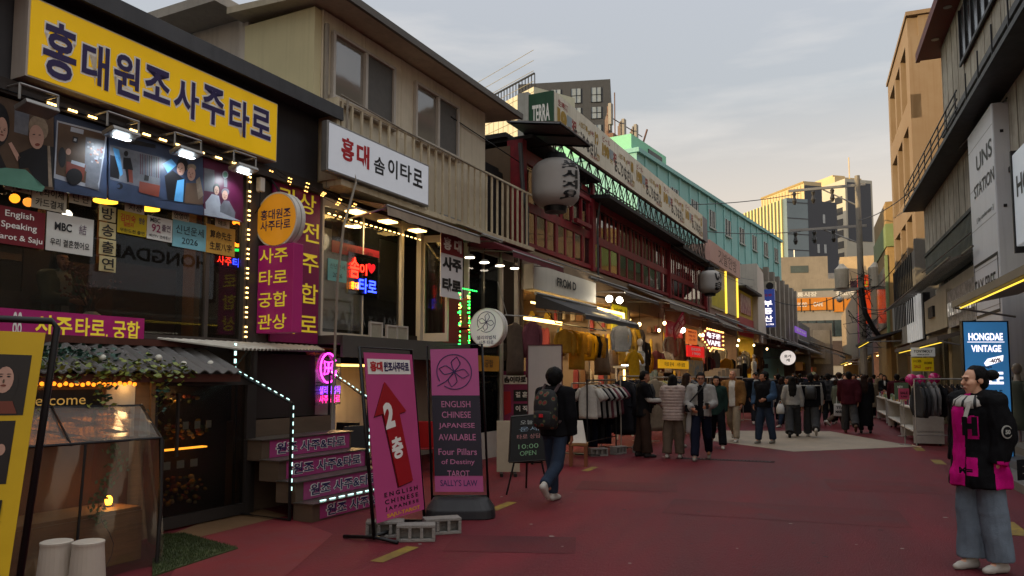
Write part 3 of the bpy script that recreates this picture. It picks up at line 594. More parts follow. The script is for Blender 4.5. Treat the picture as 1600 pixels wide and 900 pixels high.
m = MB(); m.box(-2.5, 1.4, -.0, .03, 0, 1.86); m.box(-2.5, 1.36, .03, .36, 0.0, .02); m.box(1.36, 1.4, .03, .4, 0, 1.9); T.part('back_wall', m, DWOOD)
m = MB()
for k in range(3): m.box(.22+k*.17, .31+k*.17, .385, .39, .62, .70); m.box(.45+k*.15, .52+k*.15, .385, .39, 1.02, 1.1)
T.part('price_card', m, PAPER)
m = MB(); m.box(.16, .85, .22, .3, .80, .815); T.part('shelf_led', m, glow('amber_strip', 'ff9a2a', 2.0))
m = MB()
for i in range(150): 
    u, z = .15+rnd.random()*.75, rnd.choice((.22, .3, .38, .9, 1.0, 1.3))+rnd.random()*.12; w = .1+rnd.random()*.2; r = .018+rnd.random()*.02
    m.ell((u, w, z), (r, r, r*.8), 6, 4, rnd.randrange(4))
T.part('dried_flowers', m, [M('fl_gold', '8d6a1f', rough=.8), M('fl_green', '3c4a22', rough=.8), M('fl_rust', '7a3a20', rough=.8), M('fl_cream', '9a8a62', rough=.8)], smooth=True)
T.light('booth_lamp', 'POINT', .5, .2, 1.35, .8, (1, .55, .2), .06); T.light('eave_lamp', 'POINT', -.32, .56, 1.5, .4, (1, .62, .26), .04)
m = MB()
for i in range(26): m.disc((-1.6+i*.052, .60, 1.515-.012*(i % 2)), 'w', .018, .012, 8)
t = Thing(L, 'light_string', 'string of amber discs under the booth eave above the welcome board', 'lights', -1.0, .6, 1.5); t.part('bulbs', m, glow('amber_small', 'ff8a20', 1.2))
# round bulbs on the roof and the creeper
for i, (px, py, lab) in enumerate(((160, 559, 'white globe bulb farthest left on the booth roof'), (153, 582, 'white globe bulb low on the leaves at the left of the booth roof'), (219, 571, 'white globe bulb above the middle of the creeper'), (248, 559, 'white globe bulb high in the middle of the booth roof'), (287, 569, 'white globe bulb right of the creeper on the booth roof'), (329, 568, 'white globe bulb farthest right, bare on the roof sheets'))):
    p = L.uz(px, py, .42); t = Thing(L, 'globe_bulb', lab, 'lamp', p[0], .42, p[1]-.03, 'globe bulbs on the booth roof'); m = MB(); m.ell((p[0], .42, p[1]), (.035,)*3, 12, 8); t.part('globe', m, M('globe_white', 'c9c5b8', rough=.25, var=.1), smooth=True)
    m = MB(); m.tube([(p[0]-.03, .40, p[1]-.015), (p[0]-.075, .38, p[1]-.04)], .018, 8); t.part('socket', m, BLK)
t = Thing(L, 'creeper_plant', 'green creeper with yellow green leaves trailing over the booth roof edge', 'plant', -.6, .5, 1.6)
m, st_ = MB(), MB(); 
for i in range(900):
    r_ = rnd.random()
    if r_ < .62: u = -1.7+2.05*rnd.random(); w = .5+rnd.gauss(.08, .08); z = 1.70-(w-.4)*.42+rnd.gauss(.02, .045); g_ = 0 if rnd.random() < .75 else 1
    elif r_ < .85: u = -1.0+rnd.gauss(.1, .4); w = .22+rnd.random()*.25; z = 1.86-(w-.1)*.42+rnd.random()*.08; g_ = 2
    else: u = rnd.choice((-.62, -.05, -1.3))+rnd.gauss(0, .07); w = .62+rnd.gauss(0, .03); z = 1.62-rnd.random()*.42; g_ = rnd.choice((0, 2))
    if u > .33: continue
    a_ = rnd.random()*6.28; l_ = .02+rnd.random()*.022; tl = rnd.uniform(-.6, .9)
    d1 = np.array([math.cos(a_), math.sin(a_)*math.cos(tl), math.sin(a_)*math.sin(tl)])*l_; nv = np.array([-math.sin(a_), math.cos(a_)*.6, .55+rnd.random()*.4])*l_*.62; c0 = np.array([u, w, z])
    m.add([c0-d1, c0+nv, c0+d1, c0-nv*.9], [(0, 1, 2, 3)], g_)
for i in range(9): u = -1.7+i*.23; st_.tube([(u, .45, 1.72), (u+.12, .58, 1.66), (u+.2, .64, 1.58)], .005, 4)
t.part('leaves', m, [M('leaf_light', '7d8634', rough=.55, var=.5, scale=30), M('leaf_mid', '465a26', rough=.55, var=.5, scale=30), M('leaf_blue', '24483a', rough=.5, var=.4, scale=30)]); t.part('stems', st_, DWOOD)
# clear plastic booth
T = Thing(L, 'plastic_shelter', 'clear plastic rain shelter on black poles in front of the wooden booth', 'shelter', -.9, 1.6, 0)
PL = glass('clear_plastic', '8a7a6c', .03, .10, .90)
bt = [(-1.9, .55, 1.34), (-.12, .55, 1.34)]; ft = [(-1.9, 1.42, 1.02), (-.6, 1.42, 1.02)]
f1 = L.uz(252, 684, 1.45); fl = -2.4
A_ = (f1[0], 1.45, f1[1]); B_ = (fl, 1.45, f1[1]+.02); C_ = (A_[0]+.42, .62, 1.30); D_ = (fl, .62, 1.33)
m = MB(); m.tube([A_, B_], .012); m.tube([A_, C_], .012); m.tube([C_, D_], .012); m.tube([(-1.45, 1.45, A_[2]), (-1.1, .62, 1.32)], .01); m.tube([A_, (A_[0]-.02, 1.5, .5), (A_[0]-.06, 1.52, 0)], .016); m.tube([(A_[0]+.14, 1.3, 1.02), (A_[0]+.1, 1.34, 0)], .012); m.tube([(-1.35, 1.47, A_[2]), (-1.42, 1.5, 0)], .01)
T.part('pole_frame', m, BLK)
m = MB(); k = 14; g = [[None]*(k+1) for _ in range(9)]
for i in range(9):
    for j in range(k+1):
        s_, r_ = i/8, j/k; p = np.array(D_)*(1-r_)*(1-s_)+np.array(C_)*r_*(1-s_)+np.array(B_)*(1-r_)*s_+np.array(A_)*r_*s_
        p[2] += .012*noise.noise(Vector((p[0]*6, p[1]*6, 0)))-.03*math.sin(math.pi*s_)*math.sin(math.pi*r_); g[i][j] = p
m.ring([g[i] for i in range(9)], cap=False, close=False); T.part('roof_sheet', m, glass('wet_plastic', '8e8a84', .12, .16, .6))
m = MB(); pts = []
for i in range(12):
    r_ = []
    for j in range(24):
        s_ = j/23; u = fl+(A_[0]-fl)*s_; z = A_[2]*(1-i/11); r_.append((u, 1.45+.05*i/11+.022*math.sin(s_*23+i*.4)+.02*noise.noise(Vector((u*3, z*2, 1))), z))
    pts.append(r_)
m.ring(pts, cap=False, close=False)
pts = []
for i in range(10):
    pts.append([(A_[0]+(.42)*s_+.015*math.sin(i+s_*9), 1.45-.83*s_, (A_[2]+.27*s_)*(1-i/9)) for s_ in np.linspace(0, 1, 9)])
m.ring(pts, cap=False, close=False); T.part('side_sheet', m, PL, smooth=True)
m = MB(); m.box(fl, -.62, .7, 1.2, 0, .42); m.box(fl, -.62, .72, 1.18, .42, .45); T.part('bench', m, WOODW)
m = MB(); m.box(fl, -.3, .52, .56, 0, 1.3); T.part('back_panel', m, M('orange_board', '5a351c', rough=.6, var=.4))
p = L.uz(168, 828, .95)
t = Thing(L, 'candle_lamp', 'small amber candle lamp glowing inside the clear plastic shelter', 'lamp', p[0], .95, .45); m = MB(); m.ell((p[0], .95, .5), (.03, .03, .045), 10, 8); t.part('flame_glass', m, glow('candle', 'ff9a20', 9), smooth=True); m = MB(); m.disc((p[0], .95, .45), 'z', .04, .015, 14); t.part('base', m, DWOOD)
t.light('candle_light', 'POINT', p[0], 1.0, .58, .9, (1, .5, .14), .04)
t = Thing(L, 'trailing_plant', 'thin green trailing plant hanging inside the clear plastic shelter', 'plant', -1.0, 1.3, 0.0); m = MB(); s2 = MB()
for i in range(120):
    z = .35+rnd.random()*.72; u = -1.02+.08*math.sin(z*9)+rnd.gauss(0, .035); a_ = rnd.random()*6.28; c0 = np.array([u, 1.28+rnd.gauss(0, .03), z]); d1 = np.array([math.cos(a_), .3, math.sin(a_)])*.022; nv = np.array([-math.sin(a_), .5, math.cos(a_)])*.012
    m.add([c0-d1, c0+nv, c0+d1, c0-nv], [(0, 1, 2, 3)])
s2.tube([(-1.02+.08*math.sin(z*9), 1.28, z) for z in np.linspace(0.01, 1.05, 12)], .004, 4); t.part('leaves', m, M('leaf_mid', '465a26')); t.part('stem', s2, DWOOD)
for i, (px, lab) in enumerate(((84, 'white tapered stool at the far left beside the yellow photo stand'), (134, 'white tapered stool standing right of another like it by the shelter'))):
    x, y = G(px, 948); fr = Frame(x, y, 20); t = Thing(fr, 'stool', lab, 'stool', 0, 0, 0, 'white stools by the shelter')
    m = MB(); m.loft([(0, 0, 0, .125, .125), (0, 0, .02, .128, .128), (0, 0, .40, .10, .10), (0, 0, .425, .10, .10)], 24); t.part('body', m, M('stool_white', 'b7ada0', rough=.45, var=.15)); m = MB(); m.loft([(0, 0, .425, .103, .103), (0, 0, .44, .103, .103), (0, 0, .445, .09, .09)], 24); t.part('seat', m, M('stool_white', 'b7ada0'))
# ------------------------------------------------------------------ yellow photo stand at the far left
x, y = EYE[:2]+(RGT*(-.612)*4.35+np.array([FWD[0], FWD[1], 0])*4.35)[:2]
YF = Frame(x, y, 45)
T = Thing(YF, 'photo_stand', 'tall yellow banner stand with printed photos at the far left edge', 'banner stand', 0, 0, 0)
lean = lambda z: -.10*z-.0
def lp(u, w, z): return (u+.085*(z-1.86), w-.03*z, z)
m = MB(); Wb = .80; m.tube([lp(.03, .0, 0), lp(.03, 0, 1.86), lp(-.0, 0, 1.9), lp(-Wb, 0, 1.92)], .02, 8); m.tube([lp(-Wb, 0, 0), lp(-Wb, 0, 1.92)], .02, 8); m.tube([lp(-Wb, 0, .06), lp(.03, 0, .06)], .02, 8); m.tube([lp(.03, .0, .03), (.2, .45, .02)], .018, 8); m.tube([lp(.03, .0, .03), (.2, -.45, .02)], .018, 8); T.part('tube_frame', m, BLK, smooth=True)
YS = M('stand_yellow', 'c8a514', rough=.45, var=.15)
m = MB(); m.prism([lp(-.02, .015, .1), lp(-.02, .015, 1.83), lp(-Wb+.03, .015, 1.85), lp(-Wb+.03, .015, .1)], (0, .008, 0)); T.part('panel', m, YS)
def lpoly(m, pts, w, mi): m.add([lp(u, w, z) for u, z in pts], [list(range(len(pts)))], mi)
def lell(m, u, z, ru, rz, w, mi): lpoly(m, [(u+ru*math.cos(q), z+rz*math.sin(q)) for q in np.arange(16)*math.pi/8], w, mi)
m = MB()
lpoly(m, [(-.07, 1.36), (-.07, 1.70), (-.77, 1.72), (-.77, 1.36)], .025, 3); lell(m, -.19, 1.54, .075, .14, .027, 3); lell(m, -.185, 1.56, .045, .075, .029, 2); lpoly(m, [(-.10, 1.37), (-.27, 1.37), (-.25, 1.44), (-.13, 1.44)], .03, 6); lell(m, -.44, 1.58, .05, .09, .029, 2); lpoly(m, [(-.36, 1.37), (-.56, 1.37), (-.53, 1.50), (-.4, 1.5)], .028, 4)
for cu in (-.185, -.44):
    for s in (-1, 1): lell(m, cu+s*.019, 1.578, .009, .004, .031, 3); lell(m, cu+s*.019, 1.592, .012, .0025, .031, 3)
    lell(m, cu, 1.528, .014, .006, .031, 6); lell(m, cu-.002, 1.552, .005, .012, .031, 1)
for i in range(22): lell(m, -.30+.028*(i % 3), 1.40+.04*(i//3), .008, .014, .0265, 10)
T.part('photo_print', m, PM, label='printed photo of two people talking on the yellow stand')
m = MB(); lpoly(m, [(-.10, .98), (-.10, 1.33), (-.77, 1.33), (-.77, .98)], .025, 3)
for s in (-1, 1): lell(m, -.25+s*.011, 1.127, .005, .003, .033, 3)
lell(m, -.25, 1.103, .008, .003, .033, 6)
for u, z in ((-.2, 1.2), (-.28, 1.22), (-.36, 1.2), (-.15, 1.17)): lell(m, u, z, .022, .032, .028, 2); lpoly(m, [(u-.05, 1.03), (u+.05, 1.03), (u+.04, z-.03), (u-.04, z-.03)], .0265, 3)
lell(m, -.25, 1.12, .03, .042, .031, 2); lpoly(m, [(-.34, 1.0), (-.16, 1.0), (-.19, 1.08), (-.3, 1.08)], .03, 9); lpoly(m, [(-.44, 1.05), (-.37, 1.05), (-.37, 1.18), (-.44, 1.18)], .03, 6); lpoly(m, [(-.17, .99), (-.5, .99), (-.5, 1.045), (-.17, 1.045)], .032, 4)
T.part('photo_print', m, PM, label='printed photo of a group of people on the yellow stand')
def ltext(m, body, u, z, w, fw, fh, bold):
    mm = MB(); mm.text(body, u, z, w, fw, fh, bold=bold); m.add([lp(*v) for v in mm.v], mm.f)
m = MB(); ltext(m, '방송출연', -.40, .83, .025, .60, .13, .015); ltext(m, '무속의 진실 사람을 읽다', -.33, 1.018, .034, .3, .03, 0); T.part('lettering', m, INK)
m = MB(); lpoly(m, [(-.12, .12), (-.12, .64), (-.77, .66), (-.77, .12)], .025, 4); T.part('poster', m, [*PM[:4], M('poster_white', 'b9b7b0', rough=.5), *PM[5:]])
m = MB(); q = [(-.47, .36), (-.37, .50), (-.34, .60), (-.30, .60), (-.30, .55), (-.24, .44), (-.22, .38), (-.24, .22), (-.30, .22), (-.31, .32), (-.36, .40), (-.44, .32)]; lpoly(m, q, .028, 0); lell(m, -.31, .62, .03, .03, .03, 0); T.part('emblem', m, M('emblem_yellow', 'c9a80f', rough=.5))
m = MB(); ltext(m, '애', -.40, .22, .030, .16, .16, .03); T.part('lettering', m, NAVY)
# ------------------------------------------------------------------ outdoor stairs
T = Thing(L, 'stairs', 'metal stairs with pink lettered risers leading up beside the booth', 'stairs', 1.3, 1.4, 0)
st = [(1.42, .20), (1.18, .42), (.92, .64), (.66, .86)]
m = MB(); 
for k, (w, z) in enumerate(st):
    wb = st[k+1][0]-.03 if k < 3 else .3
    m.box(1.30, 2.88, wb, w, 0 if k == 0 else st[k-1][1]-.02, z-.012); 
m.box(1.30, 2.88, .02, .32, 0, 1.06); T.part('base', m, M('stair_side', '5d4d3e', rough=.5, var=.35, scale=3, stretch=(1, 1, 6)))
m = MB()
for k, (w, z) in enumerate(st): m.box(1.28, 2.9, (st[k+1][0]-.02 if k < 3 else .3), w+.025, z-.012, z)
T.part('tread', m, M('tread_plate', '6f6a63', rough=.32, var=.35, scale=30, metal=.7, bump=.3, bscale=90))
m, m2_, m3_ = MB(), MB(), MB()
for k, (w, z) in enumerate(st):
    z0 = 0.02 if k == 0 else st[k-1][1]+.005; m.box(1.42, 2.84, w, w+.006, z0, z-.02); m2_.text('원조 사주&타로', 2.13, (z0+z)/2-.01, w+.008, 1.22, .125, bold=.02); m3_.text('원조 사주&타로', 2.13, (z0+z)/2-.01, w+.006, 1.25, .142, bold=.06, d=.003)
T.part('riser', m, M('riser_pink', 'a03c74', rough=.4, var=.15)); T.part('outline', m3_, WINK); T.part('lettering', m2_, NAVY)
mw = MB(); m = MB(); wk = MB()
for k in range(5):
    w = .3-.26*k; z0 = .86+.2*k; m.box(1.3, 2.88, w-.28, w, z0-.1, z0+.2)
    if k > 0: wk.box(1.3, 2.7, w, w+.006, z0+.05, z0+.16); mw.text('사주 & 타로', 2.0, z0+.105, w+.006, .8, .07, bold=.0)
T.part('upper_steps', m, M('maroon_step', '45151c', rough=.6, var=.3)); T.part('riser', wk, WHT); T.part('lettering', mw, INK)
for u, nm in ((1.24, 'left'), (2.86, 'right')):
    t = Thing(L, 'handrail', 'black stair handrail wrapped in white lights, on the %s side' % ('booth' if nm == 'left' else 'red arrow banner'), 'handrail', u, .8, 0, 'handrails of the stairs')
    w0 = 1.15 if nm == 'left' else .95; m = MB(); m.tube([(u, .30, .9), (u, .30, 1.62), (u, w0, 1.28), (u, w0, .02), (u, .30, .03), (u, .3, .9)], .02, 8); t.part('rail', m, BLK)
    m = MB()
    for a_, b_, n in (((u, .32, 1.645), (u, w0, 1.305), 9), ((u, w0+.025, 1.27), (u, w0+.025, .3), 11)):
        for i in range(n):
            q0 = np.array(a_)+(np.array(b_)-np.array(a_))*(i+.15)/n; q1 = np.array(a_)+(np.array(b_)-np.array(a_))*(i+.6)/n; m.tube([q0, q1], .0055, 5)
    if nm == 'left':
        for i in range(4): m.box(u-.024, u-.016, .28, .31, 1.64+.09*i, 1.69+.09*i)
    t.part('light_strip', m, glow('aqua_led', 'bff0ea', 1.3))
m = MB()
for i in range(9): m.box(1.45+i*.16, 1.54+i*.16, st[0][0]-.03, st[0][0]-.015, .205, .215)
t = Thing(L, 'light_string', 'dotted white light strip lying along the lowest stair tread', 'lights', 2.0, 1.4, .2); t.part('bulbs', m, glow('aqua_led', 'bff0ea', 2.2))
T = Thing(L, 'stair_canopy', 'thin white corrugated canopy over the stairs beside the booth roof', 'canopy', 1.3, .3, 1.9)
c4 = [(.35, .06, 1.99), (2.9, .02, 2.0), (2.75, .30, 1.93), (1.15, .46, 1.89)]
m = MB(); rws = [[np.array(c4[0])*(1-s_)+np.array(c4[1])*s_+np.array([0, 0, .008*math.sin(i*1.7)]) for i, s_ in enumerate(np.linspace(0, 1, 90))], [np.array(c4[3])*(1-s_)+np.array(c4[2])*s_+np.array([0, 0, .008*math.sin(i*1.7)]) for i, s_ in enumerate(np.linspace(0, 1, 90))]]
m.ring(rws, cap=False, close=False); m.ring([[p-np.array([0, 0, .012]) for p in r] for r in rws], cap=False, close=False); T.part('sheet', m, M('white_sheet', 'b5aea0', rough=.5, var=.25, streak=.2))
m = MB(); m.tube([(1.2, .06, 1.45), (1.3, .42, 1.88)], .012); m.tube([(1.17, .44, 1.89), (2.75, .29, 1.91)], .012); m.box(1.36, 1.46, .3, .4, 0, 1.9); T.part('support', m, M('door_metal', '34302d'))
t = sign_board(L, 'wall_panel', 'white panel with Korean black writing on the wall above the stairs', 2.0, 3.35, .75, 1.98, -.02, M('panel_grey', '9a9791', rough=.5, var=.2), .02, [('귀신타로', .5, .55, .62, .14, INK, .01), ('사주타로', .22, .8, .4, .12, INK, .01)], 'sign', skew=[(2.0, 1.98), (3.35, 1.98), (3.35, .75), (2.9, .95)])
sign_board(L, 'wall_panel', 'small yellow panel with black English words at the top of the stair wall', 2.72, 3.28, 1.68, 1.97, .0, M('panel_gold', 'b08a1c', rough=.5, var=.2), .008, [('ENGLISH', .5, .84, .8, .18, INK, .03), ('CHINESE', .5, .6, .8, .18, INK, .03), ('JAPANESE', .5, .37, .8, .18, INK, .03), ('SAJU-TAROT', .5, .13, .9, .18, INK, .03)], 'sign')
# pink neon tarot sign behind the stairs
x, y = L.uz(513, 600, .2)[0], .2
T = Thing(L, 'neon_sign', 'pink neon ring with four petals above two lines of neon letters', 'neon sign', x, .2, 1.1)
PN = glow('pink_neon', 'ff38d8', 3.2); PV = glow('violet_neon', '8a3cff', 2.4)
zc = L.uz(514, 575, .2)[1]; m = MB(); q = np.linspace(.5, 6.1, 26); m.tube([(x+.16*math.cos(a_), .2, zc+.2*math.sin(a_)) for a_ in q], .011)
for k in range(4):
    a_ = math.pi/4+k*math.pi/2; c_, s_ = math.cos(a_), math.sin(a_)
    pt = [(0, 0), (.06, .045), (.13, 0), (.06, -.045), (0, 0)]; m.tube([(x+(p[0]*c_-p[1]*s_)*.95, .2, zc+p[0]*s_+p[1]*c_) for p in pt], .008)
T.part('tube', m, PN)
m = MB(); m.text('샐리의법칙', x+.03, zc-.30, .2, .42, .11, bold=.01); T.part('lettering', m, PV); m = MB(); m.text('사주&타로', x+.03, zc-.42, .2, .42, .11, bold=.01); T.part('lettering', m, glow('pinkred_neon', 'ff2a8a', 2.4))
m = MB(); m.box(x-.24, x+.28, .17, .185, zc-.5, zc+.24); T.part('clear_plate', m, GL)
T.light('neon_glow', 'POINT', x, .45, zc-.1, .5, (1, .2, .8), .1)
# ------------------------------------------------------------------ cream two-storey house with the tarot shop
T = Thing(L, 'cream_house', 'cream two-storey house with wide eaves above the white Korean shop sign', 'house', 2.95, 0, 0)
HR = 7.72
m = MB(); m.box(2.93, HR, -1.4, -.0, 4.30, 6.80); m.box(HR-.06, HR, -2.4, 0, 2.3, 4.3)
for i in range(5): m.box(2.93+.96*i, 2.945+.96*i, 0, .008, 5.5, 6.8)
m.box(3.0, HR, 0, .004, 5.46, 5.48); T.part('wall', m, CREAM)
m = MB(); m.box(2.78, 2.925, -1.36, -.02, 4.2, 6.78); T.part('gable_wall', m, M('mustard_wall', 'cfc49a', rough=.75, var=.15, scale=2, streak=.2))
m = MB(); rp_ = [(2.5, 6.93), (8.1, 6.83)]
m.prism([(2.55, .48, 6.80), (2.55, .48, 6.88), (2.55, -1.5, 7.0), (2.55, -1.5, 6.90), ], (5.8, 0, 0)); T.part('roof', m, M('eave_brown', 'bdb199', rough=.6, var=.3, streak=.3))
m = MB(); m.box(2.53, 8.37, .475, .53, 6.79, 6.90); T.part('gutter', m, M('gutter_dark', '5a5349', rough=.5, var=.3))
FR = M('white_frame', 'b9b1a6', rough=.45, var=.15)
for u0, u1 in ((3.1, 4.62), (5.2, 6.62)):
    z0, z1 = 5.55, 6.56; um = (u0+u1)/2
    m = MB(); k = .05
    m.box(u0, u1, .0, .07, z1-k, z1); m.box(u0-.03, u1+.03, .0, .1, z0-.04, z0+k); m.box(u0, u0+k, 0, .07, z0+k, z1-k); m.box(u1-k, u1, 0, .07, z0+k, z1-k); m.box(um-.03, um+.03, 0, .075, z0+k, z1-k)
    w_ = T.part('window', m, FR, bevel=.006)
    m = MB(); m.box(u0+k, um-.03, .012, .02, z0+k, z1-k); T.part('pane', m, glass('pale_pane', '8f887c', .16, .05, .25), w_); m = MB(); m.box(um+.03, u1-k, .02, .028, z0+k, z1-k); T.part('pane', m, M('screen_mesh', '56524c', rough=.55, var=.3, scale=60, spec=.6), w_)
m = MB(); m.box(2.95, 9.25, .28, .31, 5.42, 5.46); m.box(2.95, 9.25, .0, .36, 4.22, 4.30)
for i in range(28): u = 3.02+i*.222; m.box(u-.018, u+.018, .28, .31, 4.30, 5.42)
m.box(2.9, 2.95, .0, .31, 4.3, 5.46); T.part('railing', m, M('cream_rail', 'cdc1a4', rough=.55, var=.3, streak=.4, dark='6a4a2c'))
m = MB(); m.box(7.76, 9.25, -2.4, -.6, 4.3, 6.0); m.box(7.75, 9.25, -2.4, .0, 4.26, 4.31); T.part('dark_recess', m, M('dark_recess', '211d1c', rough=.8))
m = MB(); m.tube([(2.98, .1, 4.2), (2.98, .1, 5.3), (2.98, .03, 5.45), (2.98, .03, 6.6)], .035, 8); m.tube([(3.06, .36, 5.45), (3.05, .36, 4.9), (3.2, .42, 4.3), (2.85, .5, 3.6), (2.75, .5, 2.9), (2.74, .45, 1.0)], .017, 8); m.tube([(2.95, .33, 5.5), (4.5, .33, 5.44), (8.5, .33, 5.40)], .012); T.part('conduit', m, M('conduit', '8d8476', rough=.55, var=.3))
m = MB(); m.box(2.95, 9.2, -3.2, -3.1, 0, 4.22); m.box(2.9, 2.95, -3.1, -.05, 0, 4.22); m.box(2.95, 9.2, -3.1, -.02, 1.9, 2.25); m.box(2.95, 9.2, -3.1, -.02, 4.1, 4.22); m.box(6.95, 7.0, -3.1, -.05, 2.25, 4.1); m.box(9.15, 9.2, -3.1, -.05, 0, 4.1); T.part('room_shell', m, INTER)
m = MB(); m.box(2.95, 6.4, -.02, .42, 2.02, 2.14); m.box(2.95, 6.4, .40, .44, 1.84, 2.14); T.part('ledge', m, M('ledge_grey', '4c4843', rough=.6, var=.3))
m = MB(); m.box(2.98, 3.02, -.04, .02, 2.14, 4.1); m.box(3.02, 4.86, -.04, .02, 2.14, 2.2); m.box(4.86, 4.93, -.05, .04, 2.14, 4.1); m.box(5.42, 5.50, -.05, .04, 2.14, 4.1); m.box(3.02, 5.42, -.04, .02, 3.98, 4.1); m.box(3.9, 3.93, -.03, .01, 2.2, 3.98); T.part('shop_frame', m, FR)
m = MB(); m.box(3.02, 4.86, -.012, -.004, 2.2, 3.98); T.part('shop_window', m, GL)
m = MB(); m.box(3.05, 4.84, -.05, -.03, 2.95, 3.02); m.box(3.05, 4.84, -.05, -.03, 2.2, 2.42); T.part('inner_blind', m, PALE)
# open glass door
m = MB(); d0, d1 = (5.5, .02), (5.6, .46)
def dbox(m, t0, t1, z0, z1, th=.04):
    a_ = np.array(d0)+(np.array(d1)-np.array(d0))*t0; b_ = np.array(d0)+(np.array(d1)-np.array(d0))*t1; m.uwp([(a_[0], a_[1]), (b_[0], b_[1]), (b_[0]+th, b_[1]), (a_[0]+th, a_[1])], z0, z1)
dbox(m, 0, .1, 2.16, 3.96); dbox(m, .9, 1, 2.16, 3.96); dbox(m, .1, .9, 2.16, 2.3); dbox(m, .1, .9, 3.84, 3.96); dr = T.part('door', m, FR)
m = MB(); dbox(m, .1, .9, 2.3, 3.84, .01); T.part('pane', m, GL, dr)
m = MB(); m.box(3.0, 6.9, -1.6, -1.55, 2.3, 4.0); T.part('back_wall', m, M('back_maroon', '3a1a1c', rough=.7))
T.light('room_lamp', 'POINT', 4.0, -.9, 3.7, 7, (1, .72, .4), .15)
# posters, notes and neon in this window
def wp(name, label, px, face, rows, cat, w=.004): u0, u1, z0, z1 = pxbox(L, *px, w); return sign_board(L, name, label, u0, u1, z0, z1, w, face, .006, rows, cat)
u0, u1, z0, z1 = pxbox(L, 520, 352, 622, 398, -.02)
m = MB(); m.box(u0, u1, -.03, -.02, z0, z1, 1)
for i in range(150):
    u = u0+.02+(u1-u0-.06)*rnd.random(); z = z0+.02+(z1-z0-.07)*rnd.random(); m.box(u, u+.03+.03*rnd.random(), -.02, -.018+.001*rnd.random(), z, z+.04+.03*rnd.random(), rnd.choice((1, 2, 3, 4, 9, 10, 6)))
T2 = Thing(L, 'photo_collage', 'strip of many small photos along the top of the second shop window', 'poster', u0, -.02, z0); T2.part('print', m, PM)
wp('vinyl_banner', 'dark red strip across the second shop window below the photo strip', (518, 384, 592, 402), M('red_vinyl', '6f1420'), [('타로 사주 신점 궁합', .5, .5, .7, .4, INK, 0)], 'banner', .0)
wp('window_note', 'pale blue note with the year 2026 in the second shop window', (512, 406, 541, 440), M('blue_paper2', '5c99a6', rough=.6, var=.15), [('신년운세', .5, .68, .8, .24, INK, 0), ('2026', .5, .28, .5, .2, INK, 0)], 'note')
t = Thing(L, 'neon_sign', 'red and blue neon shop words in the second shop window', 'neon sign', 3.7, .02, 3.0)
for tx, px, col in (('솜', (547, 402, 561, 434), 'red_neon'), ('이', (562, 412, 573, 430), 'red_neon'), ('타로', (561, 436, 588, 459), 'blue_neon'), ('홍대', (548, 440, 560, 452), 'orange_neon')):
    u0, u1, z0, z1 = pxbox(L, *px, .03); m = MB(); m.text(tx, (u0+u1)/2, (z0+z1)/2, .03, u1-u0, z1-z0, bold=.02); t.part('lettering', m, bpy.data.materials[col])
u0, u1, z0, z1 = pxbox(L, 574, 410, 586, 430, .03); m = MB(); m.text('♥', (u0+u1)/2, (z0+z1)/2, .03, u1-u0, (z1-z0)*.8, bold=.0); t.part('lettering', m, glow('dim_red_neon', 'a01018', 1)); m = MB(); u0, u1, z0, z1 = pxbox(L, 545, 398, 592, 462, .02); m.box(u0, u1, .012, .018, z0, z1); t.part('clear_plate', m, GL)
for i, (px, lab) in enumerate((((578, 498, 594, 520), 'small cream board leftmost on the ledge below the second shop window'), ((604, 502, 618, 521), 'small cream board in the middle of three on the ledge'), ((619, 503, 634, 522), 'small cream board rightmost on the ledge by the open door'))):
    u0, u1, z0, z1 = pxbox(L, *px, .3); sign_board(L, 'menu_board', lab, u0, u1, 2.142, 2.142+(z1-z0), .3, M('menu_cream', '9b9482', rough=.6, var=.25, scale=40), .02, (), 'board', frame=FR)
# banner on the open door
u0, u1, z0, z1 = pxbox(L, 688, 369, 722, 466, .6)
sign_board(L, 'door_banner', 'red and white cloth banner with Korean words beside the open door', u0, u1, z0, z1, .6, M('banner_white', 'd8d6d4', rough=.6, var=.1), .01, [('사주', .5, .54, .86, .22, INK, .06), ('타로', .5, .2, .86, .22, INK, .06)], 'banner')
sign_board(L, 'door_banner', 'dark red top band with white Korean letters above the white door banner', u0, u1, z1-(z1-z0)*.31, z1+.02, .612, M('banner_red', '7c1a22', rough=.6, var=.15), .006, [('홍', .27, .5, .34, .62, WINK, .045), ('대', .74, .5, .34, .62, WINK, .045)], 'banner')
t = Thing(L, 'light_string', 'green fairy lights around the door below the white Korean banner', 'lights', 5.9, .2, 2.1); m = MB()
for i in range(70):
    z = 2.1+rnd.random()*1.0; u, w = ((5.75, .60), (6.75, .2))[rnd.random() < .5]; m.box(u+rnd.gauss(0, .03), u+.03, w, w+.012, z, z+.02, 0 if rnd.random() < .75 else 1)
for i in range(14): u = 5.75+i*.07; m.box(u, u+.03, .4, .41, 3.1, 3.12)
t.part('bulbs', m, [glow('green_led', '2aff5a', 3.0), WARMD])
m = MB(); m.box(6.0, 6.9, .12, .15, 1.4, 3.0); 
solo(L, 'door_panel', 'plain dark red panel beside the green fairy lights', 'panel', m, M('banner_red', '7c1a22'), (6.0, .12, 1.4))
